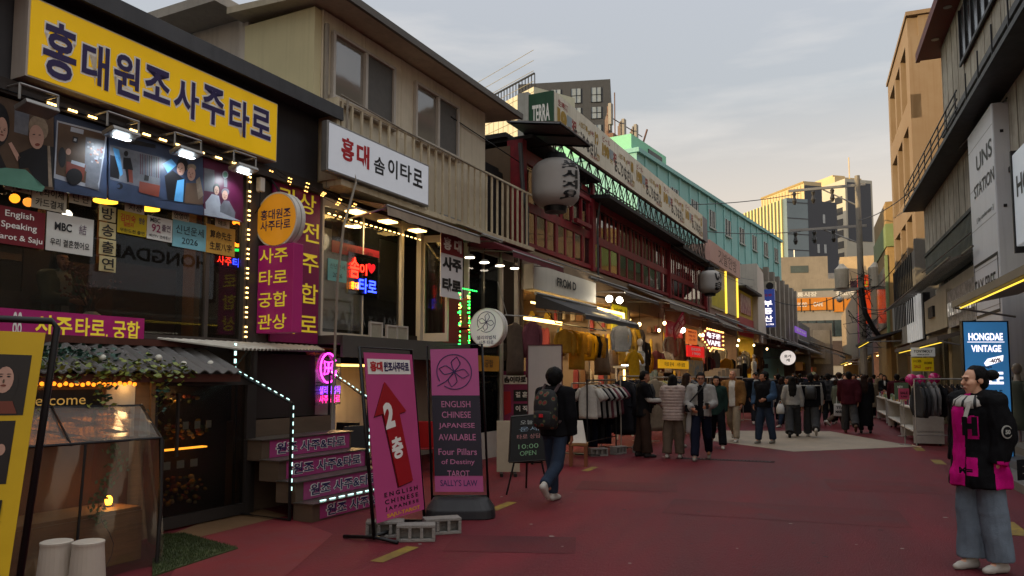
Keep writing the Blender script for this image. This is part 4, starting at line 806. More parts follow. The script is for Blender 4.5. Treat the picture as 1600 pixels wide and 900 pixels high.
# white light box sign
a = L.uz(512, 186, .42); b = L.uz(670, 323, .42); c = L.uz(520, 270, .42); d = L.uz(668, 258, .42)
S = Thing(L, 'shop_sign', 'white light box with red and black Korean letters on the cream house', 'sign', a[0], .42, b[1]); u0, u1, z0, z1 = a[0], b[0], (b[1]+c[1])/2, (a[1]+d[1])/2
m = MB(); m.box(u0, u1, .315, .42, z0, z1); S.part('box', m, GREYM, bevel=.01); m = MB(); m.box(u0+.03, u1-.03, .42, .425, z0+.03, z1-.03); S.part('face', m, M('white_face', 'b9bcc2', rough=.35, var=.1, scale=3, emit=.22))
mr, mk = MB(), MB()
for tx, x0, y0, x1, y1 in (('홍', 533, 215, 553, 253), ('대', 557, 225, 577, 263), ('솜', 584, 245, 601, 273), ('이', 606, 248, 621, 279), ('타', 625, 256, 643, 284), ('로', 645, 264, 660, 293)):
    q0 = L.uz(x0, (y0+y1)/2, .425); q1 = L.uz(x1, (y0+y1)/2, .425); zt = L.uz((x0+x1)/2, y0, .425)[1]; zb = L.uz((x0+x1)/2, y1, .425)[1]
    (mr if tx in '홍대' else mk).text(tx, (q0[0]+q1[0])/2, (zt+zb)/2, .425, (q1[0]-q0[0]), (zt-zb)*.95, bold=.04 if tx in '홍대' else .025)
S.part('lettering', mr, RINK); S.part('lettering', mk, INK)
# awnings ---------------------------------------------------------------
def awning(name_label, a, b, w0, w1, z0, z1, mat, val=.14, sag=.0, group=None, closed=None):
    """sloped cloth from the wall (w0,z0) down to the front bar (w1,z1) with a hanging valance"""
    t = Thing(L, 'awning', name_label, 'awning', a, w0, z0, group)
    m = MB(); nu = max(6, int((b-a)/.25)); rows = []
    for j in range(6):
        s_ = j/5; rows.append([(a+(b-a)*i/nu, w0+(w1-w0)*s_, z0+(z1-z0)*s_-sag*math.sin(math.pi*s_)+.012*noise.noise(Vector((i*.7, s_*2, a)))) for i in range(nu+1)])
    rows.append([(p[0], p[1]+.01, p[2]-val+.012*math.sin(i*2.1)) for i, p in enumerate(rows[-1])])
    m.ring(rows, cap=False, close=False); m.ring([[(p[0], p[1], p[2]-.012) for p in r] for r in rows[:6]], cap=False, close=False)
    t.part('cloth', m, mat)
    m = MB(); m.tube([(a, w1-.01, z1-.02), (b, w1-.01, z1-.02)], .022, 6); m.tube([(a, w0, z0+.03), (b, w0, z0+.03)], .04, 6)
    for u in (a+.06, b-.06): m.tube([(u, w0, z0-.35), (u, (w0+w1)/2, (z0+z1)/2-.18), (u, w1-.02, z1-.03)], .014, 5)
    t.part('arm_frame', m, GREYM)
    m = MB(); m.wzp([(w0, z0), (w1, z1), (w1, z1-.02), (w0, z0-.28)], a, a+.006); 
    if closed: t.part('side_cloth', m, mat)
    return t
CV = M('cream_canvas', '9c8d7a', rough=.75, var=.3, scale=4, streak=.35); RV = M('red_canvas', '5d1420', rough=.7, var=.3, scale=4, streak=.3); DV = M('charcoal_canvas', '3f3e40', rough=.75, var=.3, scale=4, streak=.35); BV = M('brown_canvas', '5c5148', rough=.75, var=.3, scale=4, streak=.4); TV = M('taupe_canvas', '83786b', rough=.75, var=.3, scale=4, streak=.4)
awning('cream canvas awning over the second shop window below the white light box', 3.35, 6.0, .04, .85, 4.18, 3.98, CV, .16)
awning('short grey awning flap right of the cream canvas awning', 6.02, 6.75, .04, .9, 4.38, 4.02, TV, .05)
for i, (px, py, lab) in enumerate(((556, 333, 'square warm lamp under the left end of the cream awning'), (606, 347, 'square warm lamp under the middle of the cream awning'), (652, 358, 'square warm lamp under the right end of the cream awning'))):
    p = L.uz(px, py, .3); t = Thing(L, 'ceiling_lamp', lab, 'lamp', p[0], .3, 3.93, 'lamps under the cream awning'); m = MB(); m.box(p[0]-.12, p[0]+.12, .2, .4, 3.91, 3.93); t.part('diffuser', m, WARM); m = MB(); m.box(p[0]-.13, p[0]+.13, .19, .41, 3.93, 3.96); t.part('housing', m, WHT)
    if i == 1: t.light('lamp_light', 'AREA', p[0], .3, 3.9, 9, (1, .72, .32), .25, aim=(p[0], .3, 0))
t = Thing(L, 'light_string', 'row of warm dots along the top of the second shop window', 'lights', 3.1, .06, 3.88); m = MB()
for i in range(20): u = 3.05+i*.12; m.box(u, u+.05, .05, .06, 3.86, 3.875)
t.part('bulbs', m, WARM)
awning('dark red awning over the clothes window between the door banner and the white shop board', 6.95, 9.3, .05, 1.0, 4.28, 3.86, RV, .13, closed=True)
# clothes shop window under red awning
T = Thing(L, 'clothes_window', 'clothes shop window with round ceiling lamps under the dark red awning', 'shop window', 7.0, 0, 0)
m = MB(); m.box(6.98, 7.04, -.04, .05, .4, 4.1); m.box(8.35, 8.42, -.04, .05, .4, 4.1); m.box(9.08, 9.15, -.04, .05, .4, 4.1); m.box(7.04, 9.08, -.04, .03, 3.98, 4.1); m.box(7.04, 9.08, -.04, .04, .0, .5); T.part('frame', m, FR)
m = MB(); m.box(7.04, 8.35, -.01, 0, .5, 3.98); T.part('pane', m, GL)
m = MB()
for i in range(9):
    m.loft([(7.15+i*.125, -.9, 2.6, .05, .2), (7.15+i*.125, -.9, 3.0, .04, .2), (7.15+i*.125, -.9, 3.42, .035, .21), (7.15+i*.125, -.9, 3.5, .02, .05)], 10, i % 3)
T.part('hung_clothes', m, [M('cl_olive', '4c5245', rough=.9), M('cl_cream', '8b8576', rough=.9), M('cl_slate', '3d4347', rough=.9)], smooth=True)
m = MB(); m.tube([(7.05, -.9, 3.53), (8.4, -.9, 3.53)], .015); T.part('rail', m, STEEL)
T.light('room_lamp', 'POINT', 7.8, -.8, 3.7, 7, (1, .82, .6), .15)
for i, (px, py) in enumerate(((734, 402), (757, 410), (781, 415), (804, 419))):
    p = L.uz(px, py, .35); t = Thing(L, 'downlight', 'round white downlight, %s of four under the red awning' % ('first from the left', 'second from the left', 'third from the left', 'fourth from the left')[i], 'lamp', p[0], .35, p[1], 'downlights under the red awning'); m = MB(); m.loft([(p[0], .35, p[1], .10, .10), (p[0], .35, p[1]+.05, .05, .05)], 16); t.part('shade', m, WHT); m = MB(); m.disc((p[0], .35, p[1]-.012), 'z', .085, .01, 20); t.part('lens', m, glow('soft_white', 'fff0d8', 5)); m = MB(); m.tube([(p[0], .35, p[1]+.05), (p[0], .35, 4.06)], .008); t.part('cord', m, BLK)
    if i == 2: t.light('lamp_light', 'SPOT', p[0], .35, p[1]-.03, 12, (1, .86, .62), .08, aim=(p[0], .5, 0), spot=130)
# white round sign with petals
U = 6.45; c_ = L.wz(760, 512, U); r_ = .5*abs(L.wz(787, 512, U)[0]-L.wz(733, 512, U)[0])
S = Thing(L, 'round_sign', 'round white disc sign with line drawn four petal flower beside the clothes window', 'sign', U, c_[0], c_[1]-r_)
m = MB(); m.disc((U, c_[0], c_[1]), 'u', r_, .08, 40); m.disc((U+.1, c_[0], c_[1]), 'u', r_, .06, 40); S.part('rim', m, WHT, bevel=.006); m = MB(); m.disc((U-.004, c_[0], c_[1]), 'u', r_*.94, .004, 40); S.part('face', m, M('white_disc', 'c2c0bb', rough=.4, var=.08, emit=.16))
def petals(m, fr_pt, R_, th):
    """ring and four pointed petals with a stem, drawn with thin tubes; fr_pt maps (x,y) in the sign plane to 3-D"""
    m.tube([fr_pt(R_*math.cos(a_), R_*math.sin(a_)) for a_ in np.linspace(-2.2, 3.7, 40)], th, 5)
    for k in range(4):
        a_ = rad(78)+k*math.pi/2; c2, s2 = math.cos(a_), math.sin(a_); pt = [(.02, 0), (.25, .15), (.5, .26), (.62, .22), (.88, 0), (.62, -.22), (.5, -.26), (.25, -.15), (.02, 0)]; m.tube([fr_pt((p[0]*c2-p[1]*s2)*R_, (p[0]*s2+p[1]*c2)*R_) for p in pt], th, 5)
    m.tube([fr_pt(-.05*R_, -.1*R_), fr_pt(-.5*R_, -.55*R_), fr_pt(-1.0*R_, -.82*R_)], th, 5)
m = MB(); petals(m, lambda x_, y_: (U-.006, c_[0]+x_, c_[1]+.1+y_), r_*.52, .006); m.text('샐리의법칙', c_[0], c_[1]-r_*.5, U-.006, r_*1.1, .07, plane='wz', bold=.015); m.text('사주 타로', c_[0], c_[1]-r_*.75, U-.006, r_*.85, .07, plane='wz', bold=.015); S.part('drawing', m, NAVY)
m = MB(); m.tube([(U+.09, c_[0]-r_*.9, c_[1]), (U+.09, .02, c_[1])], .018); S.part('bracket', m, BLK)
# ------------------------------------------------------------------ street banners
PINK = M('banner_pink', 'b8487f', rough=.45, var=.14, scale=3); ROSE = M('banner_rose', 'ab4f86', rough=.45, var=.14, scale=3)
p0, p1 = np.array(G(585, 846)), np.array(G(664, 820)); ang = math.degrees(math.atan2(*(p1-p0)[::-1]))
BF = Frame(p0[0], p0[1], ang); Wb = float(np.linalg.norm(p1-p0)); 
T = Thing(BF, 'banner_stand', 'pink banner stand with big red arrow and second floor writing', 'banner stand', 0, 0, 0)
Hb = 1.86; wl = lambda z: -.05*z; sk = lambda z: -.085*z
def bp(u, w, z): return (u+sk(z), w+wl(z), z)
m = MB(); m.tube([bp(0, 0, .02), bp(0, 0, Hb), bp(Wb, 0, Hb-.0), bp(Wb, 0, .02)], .018, 8); m.tube([bp(0, 0, .05), bp(Wb, 0, .05)], .018, 8); m.tube([(-.02, -.35, .02), (0, 0, .04), (-.02, .28, .02)], .018, 8); m.tube([(Wb, -.35, .02), (Wb, 0, .04), (Wb, .28, .02)], .018, 8); T.part('tube_frame', m, BLK, smooth=True)
m = MB(); m.prism([bp(.03, .02, .17), bp(.03, .02, Hb-.05), bp(Wb-.03, .02, Hb-.05), bp(Wb-.03, .02, .17)], (0, .006, 0)); T.part('panel', m, PINK)
def bpoly(m, pts, w, d=.003): m.prism([bp(u, w, z) for u, z in pts], (0, d, 0))
def btext(m, body, cu, cz, w, fw, fh, bold, tilt=0):
    mm = MB(); mm.text(body, cu, cz, w, fw, fh, bold=bold, d=.0, tilt=tilt); m.add([bp(*v) for v in mm.v], mm.f)
m = MB(); bpoly(m, [(.07, 1.60), (Wb-.09, 1.60), (Wb-.09, 1.75), (.07, 1.75)], .026); T.part('title_strip', m, WINK)
m, m2_ = MB(), MB(); btext(m, '홍대', .07+.155*Wb, 1.676, .032, Wb*.23, .10, .05); btext(m2_, '원조사주타로', .07+.54*Wb, 1.676, .032, Wb*.5, .10, .045); T.part('lettering', m, RINK); T.part('lettering', m2_, NAVY)
m = MB(); ar = [(.30, 1.52), (.11, 1.19), (.24, 1.21), (.40, .47), (.64, .50), (.50, 1.20), (.62, 1.22)]; ar = [(u*Wb/.84, z) for u, z in ar]; bpoly(m, ar, .026, .012); T.part('arrow', m, M('arrow_red', '9c141d', rough=.45, var=.2)); m = MB(); bpoly(m, [(u-.014, z-.014) for u, z in ar], .026, .004); T.part('arrow_shadow', m, M('arrow_dark', '4a0d14', rough=.5))
m = MB(); btext(m, '2', .385*Wb, 1.19, .0395, .17, .26, .05, rad(8)); btext(m, '층', .50*Wb, .86, .0395, .2, .22, .04, rad(8)); T.part('lettering', m, WINK)
m = MB()
for i, tx in enumerate(('E N G L I S H', 'C H I N E S E', 'J A P A N E S E')): btext(m, tx, Wb*.53, .415-.07*i, .0275, Wb*.66, .046, .03)
T.part('lettering', m, INK); m = MB(); btext(m, 'SAJU-TAROT', Wb*.55, .205, .0275, Wb*.66, .048, .03); T.part('lettering', m, M('gold_ink', 'd59a1c', rough=.5, var=.05))
def block(x, y, ang, label):
    t = Thing(Frame(x, y, ang), 'concrete_block', label, 'block', 0, 0, 0, 'concrete blocks weighting the banner'); m = MB(); l, w, h = .37, .17, .16
    m.box(-l/2, l/2, -w/2, w/2, 0, .03); m.box(-l/2, l/2, -w/2, w/2, h-.03, h)
    for k in range(4): c0 = -l/2+.016+(l-.032)*k/3; m.box(c0-.016, c0+.016, -w/2, w/2, .03, h-.03)
    m.box(-l/2+.03, l/2-.03, -.012, .012, .03, h-.03); t.part('body', m, M('breeze_block', '85807a', rough=.9, var=.4, scale=18, bump=.6, bscale=60), bevel=.006)
x, y = G(646, 846); block(x, y+.05, 27, 'grey hollow concrete block lying in front of the red arrow banner')
x, y = G(688, 834); block(x, y+.03, 40, 'grey hollow concrete block half hidden behind another at the red arrow banner'); x, y = G(600, 842); block(x-.05, y+.1, 28, 'grey concrete block at the left foot of the red arrow banner')
# navy and pink banner with black base
p0, p1 = np.array(G(676, 806)), np.array(G(764, 806)); ang = math.degrees(math.atan2(*(p1-p0)[::-1])); BF = Frame(p0[0], p0[1], ang); Wb = float(np.linalg.norm(p1-p0)); dref = 590/8.2
T = Thing(BF, 'banner_stand', 'pink and navy banner stand with flower drawing and English lines on a black base', 'banner stand', 0, 0, 0)
m = MB(); m.loft([(Wb/2, .02, 0, Wb*.62, .26), (Wb/2, .02, .10, Wb*.60, .25), (Wb/2, .02, .20, Wb*.5, .13), (Wb/2, .02, .22, Wb*.46, .09)], 28, pw=4); T.part('base', m, M('base_black', '17161a', rough=.55, var=.3), smooth=False, bevel=.012)
sk = lambda z: -.045*z; wl = lambda z: -.02*z; Hb = 1.93
m = MB(); m.tube([bp(0, 0, .15), bp(0, 0, Hb), bp(Wb, 0, Hb+.02), bp(Wb, 0, .15)], .014, 8); m.tube([bp(0, 0, .22), bp(Wb, 0, .22)], .014, 8); T.part('tube_frame', m, BLK, smooth=True)
m = MB(); m.prism([bp(.04, .012, .27), bp(.04, .012, Hb-.04), bp(Wb-.05, .012, Hb-.03), bp(Wb-.05, .012, .27)], (0, .006, 0)); T.part('panel', m, ROSE)
m = MB(); bpoly(m, [(.04, .45), (Wb-.05, .45), (Wb-.05, 1.36), (.04, 1.36)], .018); T.part('navy_field', m, M('navy_vinyl', '1c1a2c', rough=.45, var=.15))
m = MB(); petals(m, lambda x_, y_: bp(Wb*.48+x_, .02, 1.63+y_), .20, .006); T.part('drawing', m, NAVY)
m = MB()
for tx, z, fw in (('ENGLISH', 1.26, .50), ('CHINESE', 1.14, .50), ('JAPANESE', 1.01, .62), ('AVAILABLE', .885, .64), ('Four Pillars', .72, .66), ('of Destiny', .60, .57), ('TAROT', .475+.0, .38)): btext(m, tx, Wb*.49, z, .0225, fw*Wb*1.04, .072 if z > .5 else .07, .008)
T.part('lettering', m, M('rose_ink', 'b06a90', rough=.5)); m = MB(); btext(m, "SALLY'S LAW", Wb*.49, .37, .0195, .66*Wb, .072, .012); T.part('lettering', m, NAVY)
# blackboard on easel
x, y = G(826, 772); T = Thing(Frame(x, y, 25), 'easel_board', 'small blackboard with chalk writing on a black tripod easel', 'easel', 0, 0, 0)
m = MB(); m.tube([(-.30, .05, 0), (-.05, -.10, 1.0)], .014); m.tube([(.27, .05, 0), (.05, -.10, 1.0)], .014); m.tube([(.0, -.55, 0), (0, -.12, .95)], .014); m.tube([(-.2, -.02, .42), (.2, -.02, .42)], .012); T.part('tripod', m, BLK)
def tb(u, w, z): return (u+.06*(z-.7), w+.02-.16*(z-.42), z)
m = MB(); m.prism([tb(-.24, .0, .44), tb(-.24, 0, 1.02), tb(.24, 0, 1.06), tb(.24, 0, .47)], (0, .03, 0)); T.part('board', m, M('slate', '191b1b', rough=.7, var=.4))
m = MB(); 
for a_, b_ in (((-.25, .43), (-.25, 1.03)), ((-.25, 1.03), (.25, 1.07)), ((.25, 1.07), (.25, .46)), ((.25, .46), (-.25, .43))): m.tube([tb(a_[0], .02, a_[1]), tb(b_[0], .02, b_[1])], .013, 4)
T.part('frame', m, M('board_frame', '2a2622', rough=.6))
for tx, z, fw, col, nm in (('오늘의', .96, .25, 'b9bdb6', 'chalk_white'), ('운세', .87, .26, '9cb4c4', 'chalk_blue'), ('타로 상담', .77, .32, 'c28c88', 'chalk_pink'), ('10:00', .64, .27, '86b48a', 'chalk_green'), ('OPEN', .55, .22, '86b48a', 'chalk_green')):
    m = MB(); mm = MB(); mm.text(tx, .0, z, 0.033, fw, .06, bold=.0, tilt=.07); m.add([tb(*v) for v in mm.v], mm.f); T.part('lettering', m, M(nm, col, rough=.9))
# ------------------------------------------------------------------ red timber building
RED = M('red_timber', '8f1f2a', rough=.55, var=.35, scale=5, streak=.35, dark='320b10'); REDD = M('red_dark', '4a1018', rough=.6, var=.3, streak=.3); TAR = M('tar_roof', '211f20', rough=.7, var=.35, scale=4)
T = Thing(L, 'red_building', 'long dark red timber building with rows of narrow windows above the shops', 'building', 9.25, 0, 0)
m = MB(); m.box(9.25, 27.2, -3.6, -3.5, 0, 4.3); m.box(9.25, 27.2, -3.5, .0, 3.62, 3.7); m.box(9.25, 27.2, -.1, .06, 3.55, 4.34)
for u in (9.25, 13.2, 16.6, 20.2, 23.8, 27.1): m.box(u, u+.1, -3.5, .05, 0, 3.62)
T.part('shop_shell', m, M('shell_brown', '8f7a62', rough=.7, var=.4, scale=3))
m = MB(); m.box(9.25, 27.2, -5, -.22, 4.34, 6.6); T.part('wall', m, M('inner_tan', '6f5a44', rough=.8, var=.4, scale=2))
def timber(u0, u1, z0, z1, z2, z3, nlow, nup, label):
    m = MB(); m.box(u0, u1, -.06, .06, z0-.1, z0); m.box(u0, u1, -.05, .035, z1, z2); m.box(u0, u1, -.05, .05, z3, z3+.3)
    for n, a_, b_ in ((nlow, z0, z1), (nup, z2, z3)):
        for i in range(n+1): u = u0+(u1-u0)*i/n; k = .075 if i % 3 == 0 else .045; m.box(max(u0, u-k), min(u1, u+k), -.04, .03 if i % 3 == 0 else .018, a_, b_)
    f = T.part('window_frame', m, RED)
    for n, a_, b_ in ((nlow, z0, z1), (nup, z2, z3)):
        m = MB(); m.box(u0, u1, -.006, 0, a_, b_); T.part('panes', m, GLR, f)
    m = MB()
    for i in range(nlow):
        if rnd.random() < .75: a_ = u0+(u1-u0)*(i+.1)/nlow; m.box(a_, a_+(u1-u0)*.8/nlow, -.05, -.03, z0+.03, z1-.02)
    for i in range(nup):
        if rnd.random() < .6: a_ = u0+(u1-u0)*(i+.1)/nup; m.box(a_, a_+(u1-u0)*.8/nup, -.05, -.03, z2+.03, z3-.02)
    if m.v: T.part('glowing_blind', m, M('blind_tan_glow', 'd2b184', rough=.7, var=.3, emit=.8, dark='9c7a52'), f)  # added glow in the blinds makes the panes look lit and tan
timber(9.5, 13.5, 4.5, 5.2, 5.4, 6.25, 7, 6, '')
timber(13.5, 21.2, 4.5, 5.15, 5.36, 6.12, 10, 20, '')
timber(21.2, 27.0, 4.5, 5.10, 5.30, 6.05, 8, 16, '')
m = MB(); m.box(9.3, 13.6, -4.6, .3, 6.72, 6.80); m.wzp([(-4.6, 6.8), (-4.6, 6.7), (.6, 6.24), (.6, 6.34)], 13.4, 21.4); m.wzp([(-4.6, 6.7), (-4.6, 6.6), (.55, 6.14), (.55, 6.24)], 21.3, 27.6); m.box(9.2, 13.5, -4.7, -.3, 6.8, 6.9); T.part('roof', m, TAR)
m = MB(); m.box(9.26, 9.46, -.3, .08, 4.34, 6.72); m.box(13.42, 13.58, 0, .12, 4.34, 6.7); m.box(21.12, 21.28, 0, .12, 4.34, 6.5); m.box(26.95, 27.15, -.2, .12, 3.9, 6.4)
for u in (9.9, 10.4, 11.9, 12.5, 13.0): m.box(u-.03, u+.03, .10, .17, 5.42, 6.2)
m.box(12.1, 13.1, .1, .2, 5.4, 5.5); m.box(12.1, 13.1, .1, .2, 6.1, 6.2); T.part('post', m, RED)
m = MB(); m.tube([(9.32, .15, 4.3), (9.32, .15, 5.2), (9.25, .1, 5.4), (9.2, .05, 6.6)], .05, 8); m.tube([(13.75, .5, 6.6), (13.75, .2, 6.3), (13.75, .12, 5.6), (13.78, .12, 4.2)], .03, 8); T.part('drain_pipe', m, M('pipe_grey', '4b4a4b', rough=.5, var=.3))
m = MB(); m.box(7.9, 9.24, -3.4, -.5, 6.0, 6.12); m.box(8.3, 9.24, -3.4, -.4, 4.3, 6.0); T.part('black_annex', m, TAR)
for i, u in enumerate((10.8, 14.9, 18.4, 22.0, 25.4)): T.light('shop_lamp', 'AREA', u, -1.3, 3.5, 60 if i < 4 else 80, (1, .76, .46), 1.2, aim=(u, -.6, 0))
m = MB()
for u in (13.9, 17.2, 20.8, 24.2): m.box(u, u+2.4, -.9, -.86, 3.48, 3.52); m.box(u, u+2.4, -2.2, -2.16, 3.3, 3.34)
m.box(9.6, 12.9, .1, .13, 3.16, 3.2); m.box(9.6, 12.9, -.6, -.56, 2.9, 2.98)
for u0, u1, z1 in ((13.55, 15.9, 3.34),): m.box(u0, u1, .10, .14, z1, z1+.07); m.box(u1-.07, u1, .1, .14, .9, z1)
T.part('light_strip', m, WARM)
m = MB()
for u in (13.5, 16.9, 20.5, 24.1): m.box(u, u+2.9, -2.9, -2.6, .0, 1.0); m.box(u, u+2.9, -3.4, -3.1, 1.4, 1.44); m.box(u, u+2.9, -3.4, -3.1, 2.1, 2.14)
T.part('shelf', m, WOODW)
m = MB()
for i in range(330):
    u = 9.6+rnd.random()*17.2; 
    if min(abs(u-v) for v in (13.25, 16.65, 20.25, 23.85)) < .25: continue
    w, z, h = rnd.choice(((-3.2, 1.44, .4), (-3.2, 2.14, .5), (-2.75, 1.0, .3), (-3.3, .3, .9))); w_ = .05+.12*rnd.random(); m.box(u, u+w_, w-.1, w+.1, z, z+h*(.4+.6*rnd.random()), rnd.randrange(6))
for u in (13.2, 16.6, 20.2, 23.8, 27.1):
    for z, h in ((.25, .5), (.85, .95), (1.95, .9), (2.95, .35)):
        w = -3.3
        while w < -.1:
            d = rnd.uniform(.07, .2); hh = h*rnd.uniform(.55, 1); a_ = rnd.uniform(.06, .3)
            if rnd.random() < .82: m.loft([(u-a_, w+d/2, z+h-hh, .05, d*.5), (u-a_, w+d/2, z+h-.1, .045, d*.5), (u-a_, w+d/2, z+h, .02, d*.2)], 8, rnd.randrange(6), pw=3)
            w += d+.01
T.part('shelf_goods', m, [M('gd_%d' % i, c, rough=.8) for i, c in enumerate(('a99c86', '2c2a2c', '7c5a3c', '8b3a3a', '56666e', 'b8962e'))], kind='stuff')
# big billboard on a truss
B0, B1 = L.uz(866, 145, .2), L.uz(1105, 341, .2); z1 = (B0[1]+B1[1])/2; zb = (L.uz(862, 207, .2)[1]+L.uz(1098, 374, .2)[1])/2; ub0, ub1 = B0[0], B1[0]
T = Thing(L, 'billboard', 'long cream roof billboard with Japanese and Chinese menu writing and a green end', 'billboard', ub0, .2, zb)
BB = M('billboard_cream', 'e2dac6', rough=.6, var=.25, scale=2, streak=.4, dark='8f8468')
m = MB(); nb = 5; su = np.linspace(ub0, ub1-.9, nb+1)
for i in range(nb): m.box(su[i]+.008, su[i+1]-.008, .14, .2, zb, z1)
m.box(ub0, ub1-.9, .05, .139, zb+.01, z1-.01); T.part('panel', m, BB)
m = MB(); m.box(ub1-.9, ub1, .05, .2, zb+.02, z1-.02); T.part('end_panel', m, M('bb_grey', '5a5660', rough=.5, var=.2))
g0, g1 = L.uz(838, 117, .2), L.uz(816, 200, .2); wa, wb_ = -.75, .18
ga = L.wz(840, 117, ub0-.02); gb = L.wz(815, 201, ub0-.02); w_l = (ga[0]+gb[0])/2
m = MB(); m.box(ub0-.06, ub0-.004, w_l, .2, zb, z1); T.part('green_end', m, M('bottle_green', '1f4a30', rough=.5, var=.25, streak=.3))
m = MB(); m.box(ub0-.10, ub0+.1, w_l-.28, w_l, zb-.02, z1+.06); T.part('end_frame', m, M('billboard_edge', 'a5a49c', rough=.5, var=.25, streak=.4))
m = MB(); m.text('TERRA', (w_l+.2)/2, zb+(z1-zb)*.52, ub0-.06, (.2-w_l)*.72, .42, plane='wz', bold=.03, d=.004); T.part('lettering', m, WINK)
mk, my, mr, mwh = MB(), MB(), MB(), MB(); Hh = z1-zb
kan = ['生啤酒', 'ビール', 'ビール', '生ビール', 'ビール']
for i in range(nb):
    a_, l_ = su[i], su[i+1]-su[i]; wv = .2
    mr.text(kan[i], a_+.17*l_, zb+.82*Hh, wv, .2*l_, .16*Hh, bold=.02); my.text(['10', '190', '190', '10', '10'][i], a_+.15*l_, zb+.52*Hh, wv, .19*l_, .36*Hh, bold=.10)
    my.text('元', a_+.30*l_, zb+.36*Hh, wv, .07*l_, .13*Hh, bold=.03); mwh.loft([(a_+.3*l_, wv+.004, zb+.42*Hh, .05*l_, .004), (a_+.3*l_, wv+.004, zb+.68*Hh, .055*l_, .004)], 8); mr.text('祝', a_+.40*l_, zb+.52*Hh, wv, .1*l_, .34*Hh, bold=.05)
    mk.text('おごりなさい', a_+.66*l_, zb+.34*Hh, wv, .54*l_, .40*Hh, bold=.045, tilt=-.03); my.text('人生酒場', a_+.60*l_, zb+.72*Hh, wv, .2*l_, .15*Hh, bold=.03); my.text('🍺' if False else '杯', a_+.74*l_, zb+.66*Hh, wv, .06*l_, .14*Hh, bold=.02)
    mr.text('小吃', a_+.80*l_, zb+.72*Hh, wv, .1*l_, .13*Hh, bold=.02); my.text(['5つ', '100', '50', '8つ', '5'][i], a_+.915*l_, zb+.66*Hh, wv, .09*l_, .34*Hh, bold=.08); mr.text('人気焼肉', a_+.84*l_, zb+.12*Hh, wv, .17*l_, .09*Hh, bold=.01); my.text('肉', a_+.95*l_, zb+.2*Hh, wv, .07*l_, .2*Hh, bold=.04)
T.part('lettering', mk, M('sumi', '2c2620', rough=.6)); T.part('lettering', my, M('menu_gold', 'a07c08', rough=.6, var=.2)); T.part('lettering', mr, M('menu_red', '8e1c14', rough=.6, var=.2)); T.part('drawing', mwh, M('mug', '8f9a9e', rough=.6))
m = MB(); zt = zb; zl = 6.35; n = 26
for w in (.10, -.5):
    m.tube([(ub0, w, zt-.02), (ub1, w, zt-.02)], .028, 4); m.tube([(ub0, w, zl), (ub1, w, zl)], .02, 4)
    for i in range(n):
        a_, b_ = ub0+(ub1-ub0)*i/n, ub0+(ub1-ub0)*(i+1)/n; m.tube([(a_, w, zt), (b_, w, zl)], .018, 4); m.tube([(a_, w, zl), (a_, w, zt)], .016, 4)
        if w > 0: m.tube([(a_, w, zl), (b_, w, zt)], .014, 4); m.tube([(a_, .1, z1-.2), (b_, -.9, zl)], .014, 4)
T.part('truss', m, BLK)
# white lantern and its little roof
def lantern(name_label, u, w, z0, z1, r, chars, mat):
    t = Thing(L, 'lantern', name_label, 'lantern', u, w, z0, 'white lanterns on the red building'); h = z1-z0; m = MB(); rg = []
    for i in range(31):
        s_ = i/30; q = abs(2*s_-1); rr = r*(1-.42*q**5)*(1+.006*math.cos(i*math.pi)); rg.append((u, w, z0+.08*h+.84*h*s_, rr, rr))
    m.loft(rg, 36); t.part('paper_shade', m, mat, smooth=True)
    m = MB(); m.loft([(u, w, z0-.02, r*.46, r*.46), (u, w, z0+.09*h, r*.5, r*.5)], 28); m.loft([(u, w, z1-.09*h, r*.5, r*.5), (u, w, z1+.05, r*.44, r*.44)], 28); t.part('rim', m, BLK)
    m = MB(); m.tube([(u, w, z1), (u, w, z1+.3)], .015); m.tube([(u, w, z1+.28), (u, -.0, z1+.28)], .02); t.part('hanger', m, BLK)
    m = MB(); n = len(chars)
    for i, ch in enumerate(chars):
        vs_, fs, x0, x1, y0, y1 = text_mesh(ch, .055); hh = .72*h/n; out = []
        for v in vs_:
            x = (v.x-(x0+x1)/2)/(x1-x0)*r*.85; z = z0+h*.86-hh*(i+.5)+(v.y-(y0+y1)/2)/(y1-y0)*hh*.86; s_ = (z-z0-.08*h)/(.84*h); q = abs(2*s_-1); rr = r*(1-.42*q**5)+.012
            a_ = rad(-90-28)+x/rr*1.0; z += .12*x
            out.append((u+rr*math.cos(a_), w-rr*math.sin(a_), z))
        m.add(out, fs)
    t.part('lettering', m, INK); return t
c_ = L.uz(868, 288, .62)
LT = M('lantern_paper', 'aaa6a1', rough=.8, var=.15, scale=3)
dz = 1180/np.linalg.norm(L.P(c_[0], .62, c_[1])-EYE)
lantern('big white paper lantern with four black Korean letters under a small roof', c_[0], .62, c_[1]-42/dz, c_[1]+43/dz, 37/dz, '쏘시지요', LT)
c2 = L.uz(1109, 441, .6); dz = 1180/np.linalg.norm(L.P(c2[0], .6, c2[1])-EYE); lantern('far white paper lantern with small black letters beside the pink shop front', c2[0], .6, c2[1]-20/dz, c2[1]+20/dz, 17.5/dz, 'いま', LT)
T = Thing(L, 'lantern_roof', 'small dark sloped roof on brackets above the big white lantern', 'roof', c_[0], .3, 6.75)
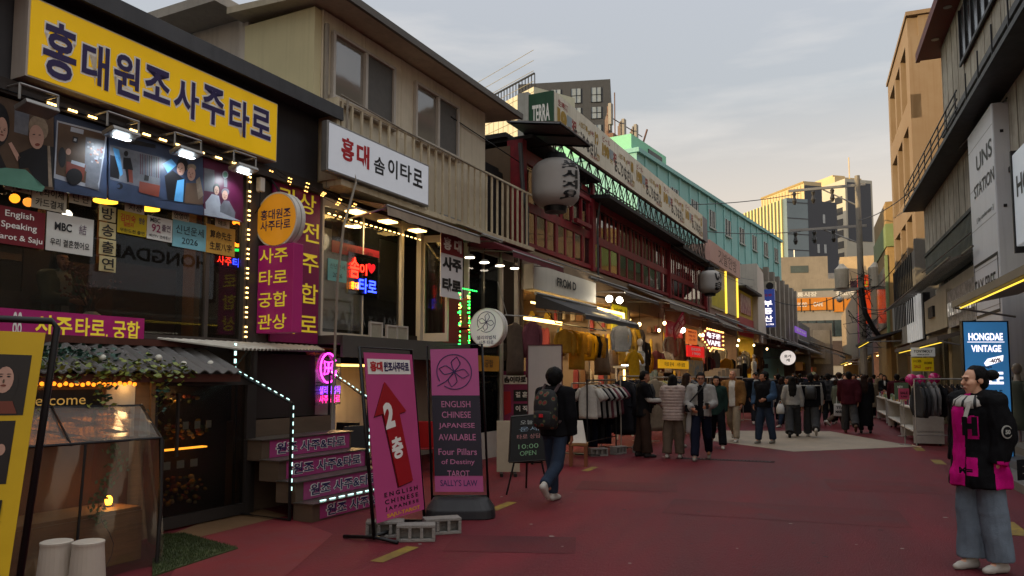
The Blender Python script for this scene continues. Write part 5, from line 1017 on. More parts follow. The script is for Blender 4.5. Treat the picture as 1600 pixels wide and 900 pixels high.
m = MB(); u = c_[0]; m.wzp([(-.1, 6.98), (-.1, 7.02), (1.15, 6.80), (1.15, 6.76)], u-.95, u+.75); T.part('sheet', m, M('roof_brown', '5d5450', rough=.5, var=.3)); m = MB(); m.tube([(u-.95, 1.14, 6.75), (u+.75, 1.14, 6.75)], .03, 4); m.tube([(u-.95, .0, 6.96), (u-.95, 1.14, 6.75)], .03, 4); m.tube([(u+.75, .0, 6.96), (u+.75, 1.14, 6.75)], .03, 4); m.tube([(u-.1, -.1, 6.97), (u-.1, 1.14, 6.74)], .025, 4); T.part('frame', m, BLK)
# shop board with lamp letters and shop awnings
u0, u1, z0, z1 = 9.2, 12.95, 3.42, 3.96
S = Thing(L, 'shop_board', 'plain cream shop board with black raised English letters above the yellow clothes', 'sign', u0, .35, z0)
m = MB(); m.box(u0, u1, .07, .36, z0, z1); S.part('board', m, M('board_cream', 'dcd6c6', rough=.6, var=.15, scale=2, streak=.2), bevel=.01)
m = MB(); q0, q1 = L.uz(869, 443, .37), L.uz(899, 443, .37); m.text('FROM D', (q0[0]+q1[0])/2, (q0[1]+q1[1])/2-.02, .362, q1[0]-q0[0], .20, bold=.035, d=.03); S.part('lettering', m, INK)
m = MB(); m.tube([(u0+.2, .36, z1), (u0+.2, .62, z1+.1), (u1-.2, .62, z1+.1), (u1-.2, .36, z1)], .015); S.part('lamp_bar', m, GREYM)
awning('charcoal awning over the yellow clothes below the cream shop board', 9.25, 12.9, .38, 1.5, 3.30, 2.86, DV, .12, closed=True)
awning('brown folded awning right of the cream shop board', 13.2, 16.3, .1, 1.05, 4.12, 3.74, BV, .10)
awning('taupe awning with a pale edge below the red windows', 16.4, 20.1, .1, 1.35, 4.26, 3.72, TV, .16)
awning('dark awning under the end of the red windows beside the taupe one', 20.3, 24.0, .1, 1.2, 4.2, 3.74, DV, .1)
awning('brown awning below the far white lantern', 24.2, 28.6, .1, 1.3, 4.2, 3.6, BV, .14)
awning('grey awning below the pink shop front', 28.8, 34.4, .1, 1.4, 4.3, 3.7, DV, .14)
awning('taupe awning below the small red and yellow kiosk front', 34.6, 40.5, .1, 1.5, 4.2, 3.65, TV, .14)
awning('charcoal awning left of the round white shop sign', 41, 49.5, .1, 1.6, 4.2, 3.6, DV, .14)
awning('charcoal awning along the low shops far down the left', 50, 60, .1, 2.0, 4.3, 3.4, BV, .14)
awning('striped looking blue grey awning farthest down the left side', 61, 70, .1, 3.2, 4.6, 3.3, M('blue_canvas', '6b7f92', rough=.7, var=.3, streak=.3), .14)
awning('green grey awning at the far end of the left side', 71, 84, .1, 4.2, 4.8, 3.3, M('teal_canvas', '56706c', rough=.7, var=.3, streak=.3), .14)
# lamps on the fronts
for i, (px, py, w, lab) in enumerate(((952, 467, .7, 'bright white spotlight under the brown folded awning, left one'), (968, 469, .7, 'bright white spotlight under the brown folded awning, right one'), (1067, 516, .6, 'white globe lamp beside the tilted red beer sign'))):
    p = L.uz(px, py, w); t = Thing(L, 'spot_lamp', lab, 'lamp', p[0], w, p[1]); m = MB(); m.ell((p[0], w, p[1]), (.09,)*3, 12, 8); t.part('bulb', m, glow('spot_white', 'fff6e6', 9), smooth=True); m = MB(); m.tube([(p[0]+.05, w, p[1]), (p[0]+.12, .06, p[1]+.15)], .02); t.part('arm', m, BLK)
    if i == 1: t.light('lamp_light', 'POINT', p[0], w+.15, p[1]-.1, 14, (1, .85, .6), .1)
def lsign(name, label, px, w, face, rows, cat='sign', d=.06, frame=None): u0, u1, z0, z1 = pxbox(L, *px, w+d); return sign_board(L, name, label, u0, u1, z0, z1, w, face, d, rows, cat, frame=frame)
YB = M('yellow_lit', 'b8a818', rough=.5, var=.15, emit=.25)
lsign('shop_banner', 'tall yellow banner with black Korean lines behind the charcoal awning', (958, 478, 980, 543), .02, YB, [('비엔나', .5, .86, .8, .13, INK, .03), ('V', .5, .66, .2, .1, RINK, .05), ('SALE', .5, .35, .8, .15, INK, .03), ('50%', .5, .12, .6, .12, INK, .03)], 'banner')
lsign('hanging_board', 'red square board hanging behind the tilted beer sign', (1043, 504, 1066, 527), .5, M('board_red', '8a1020', rough=.5, emit=.1), [], 'sign')
u0, u1, z0, z1 = pxbox(L, 1046, 500, 1073, 517, .7); um, zm = (u0+u1)/2, (z0+z1)/2
t = Thing(L, 'beer_sign', 'tilted dark red sign with white beer prices', 'sign', um, .7, zm); m = MB(); ca, sa = math.cos(rad(32)), math.sin(rad(32)); R2 = lambda x, z: (um+x*ca*1.35-z*sa*1.35, zm+x*sa+z*ca)
m.uzp([R2(-.62, -.2), R2(.62, -.2), R2(.62, .2), R2(-.62, .2)], .7, .74); t.part('panel', m, M('beer_red', '7c1026', rough=.5, emit=.12)); m = MB(); mm = MB(); mm.text('BEER 1900', 0, .09, 0, 1.0, .13, bold=.03); mm.text('WING  990', 0, -.09, 0, .95, .13, bold=.03); m.add([(*[R2(v[0], v[2])[0]], .745, R2(v[0], v[2])[1]) for v in mm.v], mm.f); t.part('lettering', m, WINK)
u0, u1, z0, z1 = pxbox(L, 1100, 518, 1129, 542, .8); um, zm, hu, hz = (u0+u1)/2, (z0+z1)/2, (u1-u0)/2, (z1-z0)/2
t = Thing(L, 'vape_sign', 'arrow shaped plum sign ringed with warm bulbs, white Chinese and English letters', 'sign', um, .8, zm)
sh = [(um-hu*1.35, zm), (um-hu*.7, zm+hz*1.15), (um+hu, zm+hz*1.15), (um+hu, zm-hz*1.15), (um-hu*.2, zm-hz*1.15), (um-hu*.45, zm-hz*1.6), (um-hu*.75, zm-hz*.9)]
m = MB(); m.uzp(sh, .76, .8); t.part('panel', m, M('vape_plum', '7c1238', rough=.4, emit=.22)); m = MB(); m.text('电子烟', um, zm+hz*.42, .8, hu*1.4, hz*.75, bold=.03); m.text('VAPE', um, zm-hz*.5, .8, hu*1.4, hz*.65, bold=.04); t.part('lettering', m, glow('white_lit', 'f2e9ee', .9)); m = MB()
for i in range(len(sh)):
    a_, b_ = sh[i], sh[(i+1) % len(sh)]; n = max(2, int(math.hypot(a_[0]-b_[0], (a_[1]-b_[1])*2)/.34))
    for k in range(n): m.ell((a_[0]+(b_[0]-a_[0])*k/n, .82, a_[1]+(b_[1]-a_[1])*k/n), (.05, .035, .035), 8, 5)
t.part('bulbs', m, WARMD)
for px, lab, rows, ff in (((1074, 515, 1089, 538), 'orange lit menu sign edged with bulbs left of the plum arrow sign', [('MEAT', .5, .82, .8, .14, RINK, .03), ('맥주', .5, .55, .7, .16, RINK, .02), ('소주', .5, .3, .7, .16, RINK, .02)], ('menu_orange', 'c4622a')), ((1075, 541, 1100, 558), 'small bright red lit box sign below the plum arrow sign', [('BEER', .5, .7, .6, .25, WINK, .03), ('1900', .5, .3, .5, .25, WINK, .03)], ('menu_redlit', 'd01818')), ((1031, 563, 1076, 576), 'long yellow sign with black lettering above the clothes racks', [('타로 운세', .3, .5, .3, .5, INK, .02), ('사주 궁합', .7, .5, .3, .5, INK, .02)], ('lit_ochre', 'b8860f'))):
    lsign('shop_sign', lab, px, .9, M(ff[0], ff[1], rough=.5, emit=.5), rows)
lsign('poster', 'colour poster under the red lit box sign', (1076, 563, 1098, 590), .85, M('poster_blue', '5a6f80', rough=.5, var=.6, scale=9, dark='c0962a'), [])
p = L.uz(1231, 559, 1.6); t = Thing(L, 'round_sign', 'small round white shop sign far down the left side', 'sign', p[0], 1.6, p[1]-.3); m = MB(); m.disc((p[0], 1.6, p[1]), 'u', .42, .1, 24); t.part('disc', m, M('far_disc', 'd8d0cc', rough=.4, emit=.5)); m = MB(); m.text('옷가', 1.6, p[1]+.09, p[0], .4, .17, plane='wz', bold=.03); m.text('게', 1.6, p[1]-.14, p[0], .2, .17, plane='wz', bold=.03); t.part('lettering', m, INK); m = MB(); m.tube([(p[0]+.05, 1.3, p[1]), (p[0]+.05, .1, p[1])], .03); t.part('bracket', m, BLK)
# ------------------------------------------------------------------ shops beyond the red building
def front(name, label, u0, u1, zt, wall, depth=5, zg=3.6, extra=None, inner=True, lampp=90):
    t = Thing(L, name, label, 'building', u0, 0, 0); m = MB(); m.box(u0, u1, -depth, 0, zg, zt); m.box(u0, u0+.25, -depth, 0, 0, zg); m.box(u1-.25, u1, -depth, 0, 0, zg); m.box(u0+.25, u1-.25, -depth, -depth+.1, 0, zg); t.part('wall', m, wall)
    if inner:
        m = MB(); m.box(u0+.8, (u0+u1)/2, -1.5, -1.46, zg-.12, zg-.08); t.part('light_strip', m, WARM); t.light('shop_lamp', 'AREA', (u0+u1)/2, -1.6, zg-.15, lampp, (1, .72, .36), 1.5, aim=((u0+u1)/2, -1, 0))
        m = MB()
        for i in range(40): u = u0+.4+rnd.random()*(u1-u0-.9); z = rnd.choice((.2, .9, 1.6, 2.1)); m.box(u, u+.15+.2*rnd.random(), -3.2, -2.8+rnd.random()*2.4, z, z+.3+.5*rnd.random(), rnd.randrange(6))
        t.part('shelf_goods', m, [bpy.data.materials['gd_%d' % i] for i in range(6)], kind='stuff')
    return t
t = front('pink_shop', 'pink topped shop building with yellow lit upper windows beside the far white lantern', 28.0, 34.4, 7.4, M('pink_wall', '9f8379', rough=.7, var=.25, streak=.4))
m = MB(); m.box(27.4, 34.5, 0, .2, 6.55, 7.45); t.part('fascia', m, M('pink_fascia', 'b08a80', rough=.6, var=.2, emit=.04)); m = MB(); m.text('깃발한방', 31.3, 7.0, .2, 4.4, .6, bold=.01); t.part('lettering', m, M('sepia_ink', '5a3626', rough=.6))
m = MB(); m.box(28.2, 34.3, .0, .05, 4.6, 6.5); wn = t.part('window', m, M('lit_blind', '9a8a66', rough=.6, var=.35, scale=3, emit=.10)); m = MB()
for u in (31.2, 34.15): m.box(u, u+.14, .05, .12, 4.55, 6.55)
t.part('light_strip', m, glow('yellow_strip', 'e8c440', 1.0), wn); m = MB(); m.box(28.25, 31.1, .052, .06, 4.7, 5.6); m.text('HOF', 29.6, 5.1, .061, 1.8, .5, bold=.03); t.part('poster', m, M('poster_yellow', 'a8982a', rough=.6, var=.4, emit=.1), wn)
t = front('kiosk_front', 'small red and yellow shop front between the pink shop and the pale slab wall', 34.5, 39.4, 6.1, M('kiosk_yellow', 'a8861a', rough=.6, var=.3, emit=.06)); m = MB(); m.box(34.4, 39.6, -2, .5, 6.1, 6.22); t.part('roof', m, TAR); m = MB(); m.box(34.6, 39.3, .0, .04, 3.7, 4.7); t.part('red_band', m, M('kiosk_red', '8a1a22', rough=.5, var=.2, emit=.06)); m = MB(); m.box(35.2, 38.4, .02, .06, 4.9, 5.9); t.part('poster', m, M('kiosk_poster', '8a2a44', rough=.5, var=.6, scale=3, dark='d0b090'))
solo(L, 'slab_wall', 'pale weathered slab wall rising above the kiosk roof', 'wall', MB().uzp([(39.3, 3.5), (39.3, 8.0), (41.6, 7.7), (42.4, 3.5)], -3, .3), PALE, (39.3, 0, 3.5))
t = front('pilaster_building', 'weathered concrete building with vertical pilasters behind the blue sign', 42.5, 59, 8.2, M('stained_concrete', '8a7b69', rough=.85, var=.45, scale=1.5, streak=.8, bump=.2), lampp=110)
m = MB()
for i in range(7): u = 43.5+i*2.5; m.box(u, u+.6, 0, .3, 3.7, 8.35)
t.part('pilaster', m, CONC); m = MB()
for i in range(6): u = 44.6+i*2.5; m.box(u, u+.7, 0.0, .02, 4.2, 7.8)
t.part('window', m, M('dim_glass', '2b2a28', rough=.3))
cq = L.wz(1190, 453, 42.4), L.wz(1212, 511, 42.4); S = Thing(L, 'blue_sign', 'tall blue projecting sign with white Korean letters, far down on the left', 'sign', 42.3, cq[0][0], cq[1][1]); m = MB(); m.box(42.2, 42.5, cq[0][0], cq[1][0], cq[1][1], cq[0][1]); S.part('box', m, M('blue_face', '2c3f86', rough=.4, var=.1, emit=.25))
m = MB(); wm = (cq[0][0]+cq[1][0])/2; hh = cq[0][1]-cq[1][1]
for i, ch in enumerate('부동산'): m.text(ch, wm, cq[0][1]-hh*(.38+.2*i), 42.2, .5, hh*.16, plane='wz', bold=.03)
m.text('335-1703', wm, cq[1][1]+hh*.07, 42.2, .6, .1, plane='wz', bold=.02); S.part('lettering', m, glow('white_lit', 'f2e9ee', .9)); m = MB(); m.text('아주', wm, cq[0][1]-hh*.16, 42.2, .5, .18, plane='wz', bold=.03); S.part('lettering', m, RINK)
p = L.wz(1200, 447, 42.6); t = Thing(L, 'air_conditioner', 'cream air conditioner box standing above the blue sign', 'air conditioner', 42.6, p[0], p[1]-.3); m = MB(); m.box(42.6, 43.2, p[0]-.42, p[0]+.42, p[1]-.28, p[1]+.28); t.part('case', m, M('ac_cream', 'a09a88', rough=.5, var=.2), bevel=.02); m = MB(); m.disc((42.59, p[0]+.1, p[1]), 'u', .22, .008, 24); t.part('grille', m, BLK); m = MB(); m.box(42.6, 43.2, p[0]-.3, p[0]+.3, p[1]-.36, p[1]-.281); t.part('stand', m, GREYM)
t = front('low_shops', 'row of low grey shops far down the left side', 59.2, 72, 6.2, M('grey_render', '6f6a66', rough=.8, var=.4, streak=.4), lampp=120); m = MB(); m.box(59.5, 62, 0, .1, 4.4, 6.0); t.part('shutter', m, GREYM)
t = front('corner_shops', 'dim shops at the far end of the left side', 72.2, 90, 5.4, M('grey_render', '6f6a66'), lampp=120)
lsign('purple_sign', 'small purple lit sign over the far awnings', (1243, 514, 1260, 523), .8, M('purple_lit', '5a3a80', rough=.5, emit=.9), [('정원의상', .5, .5, .8, .4, WINK, .02)])
# ------------------------------------------------------------------ buildings behind the left shops
ann = [L.wz(392, 2, 2.95), L.wz(228, 30, 2.95)]
za = max(ann[0][1], ann[1][1])
T = Thing(L, 'annex_building', 'pale rendered annex with a flat concrete slab roof behind the cream house', 'building', 3.0, -3, 0)
m = MB(); m.box(2.95, 9, -9, -1.45, 0, 7.02); m.box(2.86, 2.95, -1.56, -1.38, 4, 7.0); m.box(2.94, 2.95, -3.1, -3.08, 4, 7.0); T.part('wall', m, PALE); m = MB(); m.box(2.35, 9.1, -9.2, -1.52, 7.02, 7.16); T.part('slab_roof', m, M('pale_slab', 'b5ada2', rough=.85, var=.35, scale=2.5, bump=.3, bscale=40, streak=.3))
T = Thing(L, 'glass_office', 'blue green glass office building rising behind the nearest shop at the top left', 'building', -10, -8, 0)
m = MB(); m.box(-34, 1.5, -18, -9.2, 0, 26); T.part('curtain_wall', m, M('office_glass', '4f7276', rough=.12, var=.25, scale=.6, spec=.8)); m = MB()
for i in range(18): m.box(-34+i*2.05, -33.88+i*2.05, -9.2, -9.1, 0, 26)
for i in range(12): m.box(-34, 1.6, -9.2, -9.08, 2.2*i+1, 2.2*i+1.14)
T.part('mullion', m, BLK)
x, y = (EYE+ray(834, 200)*42)[:2]; TF = Frame(x, y, -32)
T = Thing(TF, 'tile_building', 'white tiled building with a roof railing, sunlit behind the cream house', 'building', 0, 0, 0)
zt = 42/1180*(588-135)+1.58; tile = M('white_tile', 'b9b29c', rough=.4, var=.15, scale=3, dark='8d866f')
m = MB(); m.box(-13.5, 0, -3, 0, 0, zt)
T.part('wall', m, tile); m = MB()
for i in range(24): m.box(-13.5, 0, 0, .012, .6*i+6, .6*i+6.03)
for i in range(27): m.box(-13.5+.5*i, -13.475+.5*i, 0, .012, 6, zt)
T.part('tile_joint', m, M('tile_grout', '77705d', rough=.7)); m = MB(); m.box(-13.5, 0, -.1, 0, zt+.75, zt+.82)
for i in range(46): m.box(-13.5+i*.3, -13.46+i*.3, -.08, -.04, zt, zt+.75)
T.part('railing', m, BLK); m = MB(); m.text('HOUSE', -5.2, zt+.4, .0, 2.0, .5, bold=.03); T.part('lettering', m, M('gold_ink', 'd59a1c'))
x, y = (EYE+ray(866, 200)*62)[:2]; TF = Frame(x, y, 14); zt = 62/1180*(588-128)+1.58
T = Thing(TF, 'grey_tower', 'dark grey block with rows of white framed square windows behind the billboard', 'building', 0, 0, 0)
m = MB(); m.box(-3, 4.6, -8, 0, 0, zt); T.part('wall', m, M('charcoal_wall', '3d3e42', rough=.7, var=.2, streak=.2)); mf, mp_ = MB(), MB()
for r_ in range(5):
    for c__ in range(4):
        u = -1.5+1.65*c__; z = zt-1.25-1.5*r_; k = 1.2 if r_ == 0 else .95
        mp_.box(u-.42, u+.42, .0, .02, z-k/2, z+k/2); 
        for q in (-.42, 0, .38): mf.box(u+q, u+q+.04, .02, .05, z-k/2, z+k/2)
        mf.box(u-.42, u+.42, .02, .055, z-.02, z+.02); mf.box(u-.46, u+.46, .02, .06, z-k/2-.04, z-k/2)
T.part('window_pane', mp_, M('sky_pane', '8a9298', rough=.12, var=.4, scale=.8, spec=.9)); T.part('window_frame', mf, BLK)
# turquoise block
TQ = Frame(-3.1, 60, 80.2); teal = M('teal_wall', '82b6b2', rough=.7, var=.2, scale=.8, streak=.35); tealL = M('teal_tile', '7fc6a4', rough=.6, var=.15, scale=2)
T = Thing(TQ, 'turquoise_block', 'long turquoise building with ribbed front and rows of windows behind the red building', 'building', 0, 0, 0)
m = MB(); m.box(-27.1, .6, -14, 0, 0, 11.75); m.box(-27.2, .7, -14.1, .15, 11.75, 11.95); T.part('wall', m, teal); m = MB()
for i in range(18): m.box(-26.2+1.52*i, -25.95+1.52*i, 0, .05, 3, 11.75)
T.part('rib', m, teal); mf, mp_ = MB(), MB()
for r_ in range(3):
    for i in range(9):
        u = -26.0+3.04*i; z = 10.55-2.35*r_
        for q in (0, .62): mp_.box(u+q, u+q+.52, .02, .06, z-.5, z+.5); mf.box(u+q+.24, u+q+.28, .06, .1, z-.5, z+.5)
        mf.box(u-.08, u+1.22, .02, .12, z-.58, z-.5)
T.part('window_pane', mp_, M('teal_pane', '2e3b40', rough=.15, var=.5, scale=.6, spec=.8)); T.part('window_frame', mf, M('frame_grey', '8c9490', rough=.5))
m = MB(); m.box(-27.0, -22.6, -6, -.3, 11.95, 12.7); m.box(-33, -27.25, -6, -.3, 0, 8.3); T.part('stair_tower', m, [tealL]); m = MB(); m.box(-25, -23.2, -.3, -.27, 12.15, 12.5); T.part('tower_window', m, BLK)
x, y = (EYE+ray(1012, 237)*45)[:2]; zr = 14.2
t = Thing(TQ, 'antenna_cluster', 'cluster of grey mobile antennas on the turquoise stair tower', 'antenna', -25, -2, 12.7); m = MB(); mm = MB()
for i in range(9):
    u = -26.9+i*.5; h = .9+.5*rnd.random(); m.tube([(u, -1.5-.3*(i % 3), 12.7), (u, -1.5-.3*(i % 3), 12.9+h)], .04, 5); mm.box(u-.1, u+.14, -1.45-.3*(i % 3), -1.3-.3*(i % 3), 12.8+h*.4, 13.0+h)
m.tube([(-24.6, -2.2, 12.7), (-24.6, -2.2, 15.8)], .03, 5); m.box(-27, -22.8, -2.4, -1.2, 12.7, 12.9); m.tube([(-23.2, -1.5, 12.8), (-22.6, -1.3, 14.3)], .05, 5); m.tube([(-27, -1.5, 13.8), (-22.8, -1.5, 13.9)], .03, 4); t.part('mast', m, M('mast_rust', '6b4a3a', rough=.7, var=.4)); t.part('panel', mm, M('antenna_grey', '857e78', rough=.5))
# distant towers
def far(px, py, d): p = EYE+ray(px, py)*d; return float(p[0]), float(p[1]), float(p[2])
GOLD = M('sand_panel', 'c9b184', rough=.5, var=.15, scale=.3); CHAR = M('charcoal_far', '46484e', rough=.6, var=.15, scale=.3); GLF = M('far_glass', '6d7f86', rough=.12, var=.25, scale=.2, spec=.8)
x, y, z = far(1229, 309, 160); A = Frame(x, y, 38)
T = Thing(A, 'striped_tower', 'distant office tower with vertical pale fins on its sunlit side', 'building', 0, 0, 0)
m = MB(); m.box(0, 5.2, -25, 0, 0, z); T.part('wall', m, GLF); m = MB()
for i in range(19): m.box(-.35, 0, -1.4-1.25*i-.5, -1.4-1.25*i, 0, z)
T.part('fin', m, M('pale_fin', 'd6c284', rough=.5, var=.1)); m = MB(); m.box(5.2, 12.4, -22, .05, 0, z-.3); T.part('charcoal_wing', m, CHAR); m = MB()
for r_, u in ((9, 8.8), (15.5, 7.2), (15.5, 8.9), (22, 7), (22, 8.9), (27.5, 8.9), (30, 8.9)): m.box(u, u+.55, .05, .12, z-r_+4, z-r_+5.9)
T.part('window_pane', m, M('pale_pane_far', 'a9adae', rough=.3)); m = MB()
for i in range(10): m.box(0, 5.2, 0, .06, z-3.4*i-1, z-3.4*i-.8)
T.part('mullion', m, CHAR)
x, y, z = far(1256, 283, 185); A = Frame(x, y, 38); T = Thing(A, 'sunlit_block', 'distant sand coloured block lit by the low sun behind the striped tower', 'building', 0, 0, 0); m = MB(); m.box(0, 5, -18, 0, 0, z); T.part('wall', m, GOLD); m = MB()
for i in range(14): m.box(-.1, 0, -1.2-1.25*i-.08, -1.2-1.25*i, z-5, z-.8)
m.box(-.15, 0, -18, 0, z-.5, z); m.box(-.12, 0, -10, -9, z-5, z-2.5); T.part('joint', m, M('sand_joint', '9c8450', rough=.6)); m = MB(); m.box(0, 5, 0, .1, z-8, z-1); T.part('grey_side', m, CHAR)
x, y, z = far(1320, 279, 205); A = Frame(x, y, 38); T = Thing(A, 'grid_tower', 'tallest distant tower with a white window grid and dark side panel', 'building', 0, 0, 0); m = MB(); m.box(0, 8.8, -17, 0, 0, z); T.part('wall', m, M('white_far', 'b7b1a0', rough=.5, var=.15, scale=.3)); m = MB()
for r_ in range(11):
    for c__ in range(3): m.box(-.06, 0, -4.2-4.4*c__, -1.2-4.4*c__, z-4.5-3.1*r_-1.9, z-4.5-3.1*r_)
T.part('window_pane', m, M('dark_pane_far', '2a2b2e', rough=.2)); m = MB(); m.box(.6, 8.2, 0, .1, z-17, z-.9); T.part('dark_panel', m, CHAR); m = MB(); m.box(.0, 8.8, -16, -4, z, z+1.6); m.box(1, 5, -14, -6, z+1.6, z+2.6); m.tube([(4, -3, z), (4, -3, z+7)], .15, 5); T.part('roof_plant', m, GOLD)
x, y, z = far(1357, 400, 170); T = Thing(Frame(x, y, 5), 'blue_glass_block', 'distant blue grey glass block right of the utility pole', 'building', 0, 0, 0); m = MB(); m.box(-1, 16, -12, 0, 0, z); T.part('wall', m, GLF); m = MB()
for i in range(9): m.box(-1, 16, 0, .1, z-1.2-2.4*i, z-1-2.4*i)
for i in range(9): m.box(-1+2*i, -.9+2*i, 0, .1, 0, z)
T.part('mullion', m, CHAR)
x, y, z = far(1224, 402, 118); T = Thing(Frame(x, y, 12), 'concrete_block_building', 'grey beige stepped concrete building in front of the distant towers', 'building', 0, 0, 0); m = MB(); m.box(-2, 6.5, -8, 0, 0, z); m.box(-2, 9.5, -8, .6, 0, z-3.6); T.part('wall', m, M('beige_concrete', '8f8373', rough=.85, var=.3, scale=.8, streak=.4)); m = MB()
for u0, u1, zz in ((1, 3.6, z-1.9), (2.5, 8.5, z-5.6), (-1, 1.2, z-5.6)): m.box(u0, u1, .6 if zz < z-3 else 0, .66 if zz < z-3 else .05, zz-.6, zz+.5)
m.box(.4, 5, .6, .8, z-8, z-6.8); T.part('window_pane', m, M('strip_pane', '4c5552', rough=.2, var=.3)); m = MB(); m.box(5, 9, -3, -2, z-3.6, z-2.4); m.tube([(2, -2, z), (2, -2, z+1.4)], .1); T.part('roof_plant', m, STEEL)
# block that closes the street
x, y, z = far(1236, 452, 104); A = Frame(x, y, 2); zl = z
T = Thing(A, 'corner_block', 'wide grey block with an orange sign band closing the far end of the street', 'building', 0, 0, 0)
m = MB(); m.box(-9, 10.6, -10, 0, 0, zl-1.1); m.box(-9, 10.2, -9, -.6, zl-1.1, zl-.3); T.part('wall', m, M('grey_panel', '86807a', rough=.7, var=.25, scale=.8, streak=.3)); m = MB(); m.box(-.2, 10.5, 0, .1, zl-6.6, zl-4.4); T.part('window_band', m, M('teal_pane', '2e3b40')); m = MB(); m.box(-.3, 5.2, .02, .25, zl-3, zl-1.3); m.box(5.3, 10.4, .02, .25, zl-3.3, zl-1.6); T.part('orange_band', m, M('orange_band', 'b06a18', rough=.5, var=.2, emit=.12)); m = MB()
for i in range(10): m.box(-.2+i*1.08, -.1+i*1.08, .1, .16, zl-6.6, zl-4.4)
for u in (1.2, 2.3, 4.4, 5.25, 6.5, 7.5, 9): m.box(u, u+.1, .25, .3, zl-3.2, zl-1.4)
T.part('mullion', m, BLK); m = MB(); m.text('전통시장', 1.6, zl-.75, -.59, 3.4, .7, bold=.03); m.text('중고명품', 7.2, zl-.75, -.59, 3.0, .7, bold=.03); m.text('FOOD', 1.4, zl-2.2, .26, 1.2, .6, bold=.03); m.text('CAFE', 3.4, zl-2.2, .26, 1.2, .6, bold=.03); T.part('lettering', m, M('white_far_ink', 'c9c4bd', rough=.5)); m = MB(); m.box(8.5, 9.7, .02, .3, zl-9.2, zl-6.7); m.box(3.6, 8.4, .02, .12, zl-10.5, zl-7.2); m.box(9.8, 10.5, .02, .6, zl-8.2, zl-7.2); T.part('shop_sign_band', m, [M('dark_brown_band', '3b2e2a', rough=.6)])
x, y, z = far(1278, 505, 88); T = Thing(Frame(x, y, 20), 'shutter_hut', 'small grey hut with a shutter in front of the far corner block', 'building', 0, 0, 0); m = MB(); m.box(-3.6, 1.6, -4, 0, 0, z); T.part('wall', m, M('grey_render', '6f6a66')); m = MB(); m.box(-.6, 1.3, 0, .06, 3, z-.8); T.part('shutter', m, GREYM)
x, y, z = far(1262, 437, 125); T = Thing(Frame(x, y, 0), 'low_beige_block', 'low pale block with a dark maroon roof board behind the orange band', 'building', 0, 0, 0); m = MB(); m.box(-3, 12, -6, 0, 0, z); m.box(5, 12, -5, -1, z, z+3.6); T.part('wall', m, M('warm_render', 'b39a78', rough=.8, var=.25, streak=.3)); m = MB(); m.box(5, 8.9, .0, .4, z-3.8, z-.6); T.part('roof_board', m, M('maroon_board', '4a1f28', rough=.5)); m = MB(); m.text('CLUB', 7, z-2.6, .4, 2, .5); T.part('lettering', m, WINK)
# ------------------------------------------------------------------ utility pole, cables
PX, PY = 1.86, 45.5
T = Thing(Wd, 'utility_pole', 'tall concrete utility pole with transformers and a tangle of black cables', 'pole', PX, -PY, 0); w = -PY
m = MB(); m.tube([(PX+.02, w, 0), (PX, w, 12.7)], .21, 10, r1=.14); T.part('shaft', m, CONC); m = MB()
for z in (12.1, 9.8): m.box(PX-3.6, PX+.4, w-.06, w+.06, z, z+.14)
m.tube([(PX-1.8, w, 12.1), (PX, w, 11.0)], .04); m.tube([(PX-1.8, w, 9.8), (PX, w, 8.9)], .04); m.box(PX-1.4, PX+1.2, w-.1, w+.1, 6.3, 6.45); T.part('crossarm', m, GREYM); m = MB()
for z in (12.1, 9.8):
    for k in (-3.3, -2.3, -1.3): m.loft([(PX+k, w, z-.75, .06, .06), (PX+k, w, z-.55, .13, .13), (PX+k, w, z-.3, .07, .07), (PX+k, w, z-.1, .12, .12), (PX+k, w, z, .05, .05)], 10)
T.part('insulator', m, M('insulator', '33302e', rough=.4)); 
for k in (-.95, .75): m = MB(); m.loft([(PX+k, w-.0, 6.45, .37, .36), (PX+k, w, 7.5, .38, .37), (PX+k, w, 7.62, .25, .25), (PX+k, w, 7.8, .1, .1)], 16); T.part('transformer', m, M('transformer', 'bdb2a0', rough=.5, var=.3, streak=.3))
m = MB()
for i in range(26):
    z0 = 3.2+rnd.random()*4; a_ = rnd.random()*6.28; r_ = .4+rnd.random()*1.0; m.tube([(PX, w+.2, z0), (PX+r_*math.cos(a_)*.7, w+.3, z0-.3*rnd.random()), (PX+r_*math.cos(a_), w+.25, z0+rnd.uniform(-.6, .6)), (PX+.1, w+.2, z0+rnd.uniform(-1, 1))], .017, 4)
m.tube([(PX, w+.1, 6.4), (PX+.15, w+.3, 5.0), (PX+.5, w+.3, 4.2), (PX+1.1, w+.3, 3.2), (PX+1.4, w+.3, 2.2), (PX+1.5, w+.3, 0)], .13, 8); T.part('cable_bundle', m, BLK)
def wire(label, a, b, sag, r=.022):
    a, b = np.array(a, float), np.array(b, float); m = MB(); m.tube([a+(b-a)*s_-np.array([0, 0, 4*sag*s_*(1-s_)]) for s_ in np.linspace(0, 1, 15)], r, 4); solo(Wd, 'power_line', label, 'cable', m, BLK, tuple(a))
wire('high black cable running from the pole to the turquoise block', (PX-3, -45.5, 12.0), (-8.2, -34, 9.6), .3); wire('second black cable below it from the pole to the turquoise block', (PX-3, -45.5, 9.8), (-8.5, -32, 8.6), .4)
wire('black cable crossing the street from the pole to the upper right wall', (PX, -45.5, 10.2), (3.4, -17.0, 7.0), .5); wire('low cable crossing from the pole to the tan building', (PX, -45.5, 6.0), (3.1, -34, 6.6), .3); wire('sagging cable between the pole and the pilaster building', (PX, -45.5, 6.8), (-3.4, -48, 6.4), .9); wire('thin cable from the pole to the small green building', (PX, -45.5, 5.4), (3.2, -38.5, 5.0), .3)
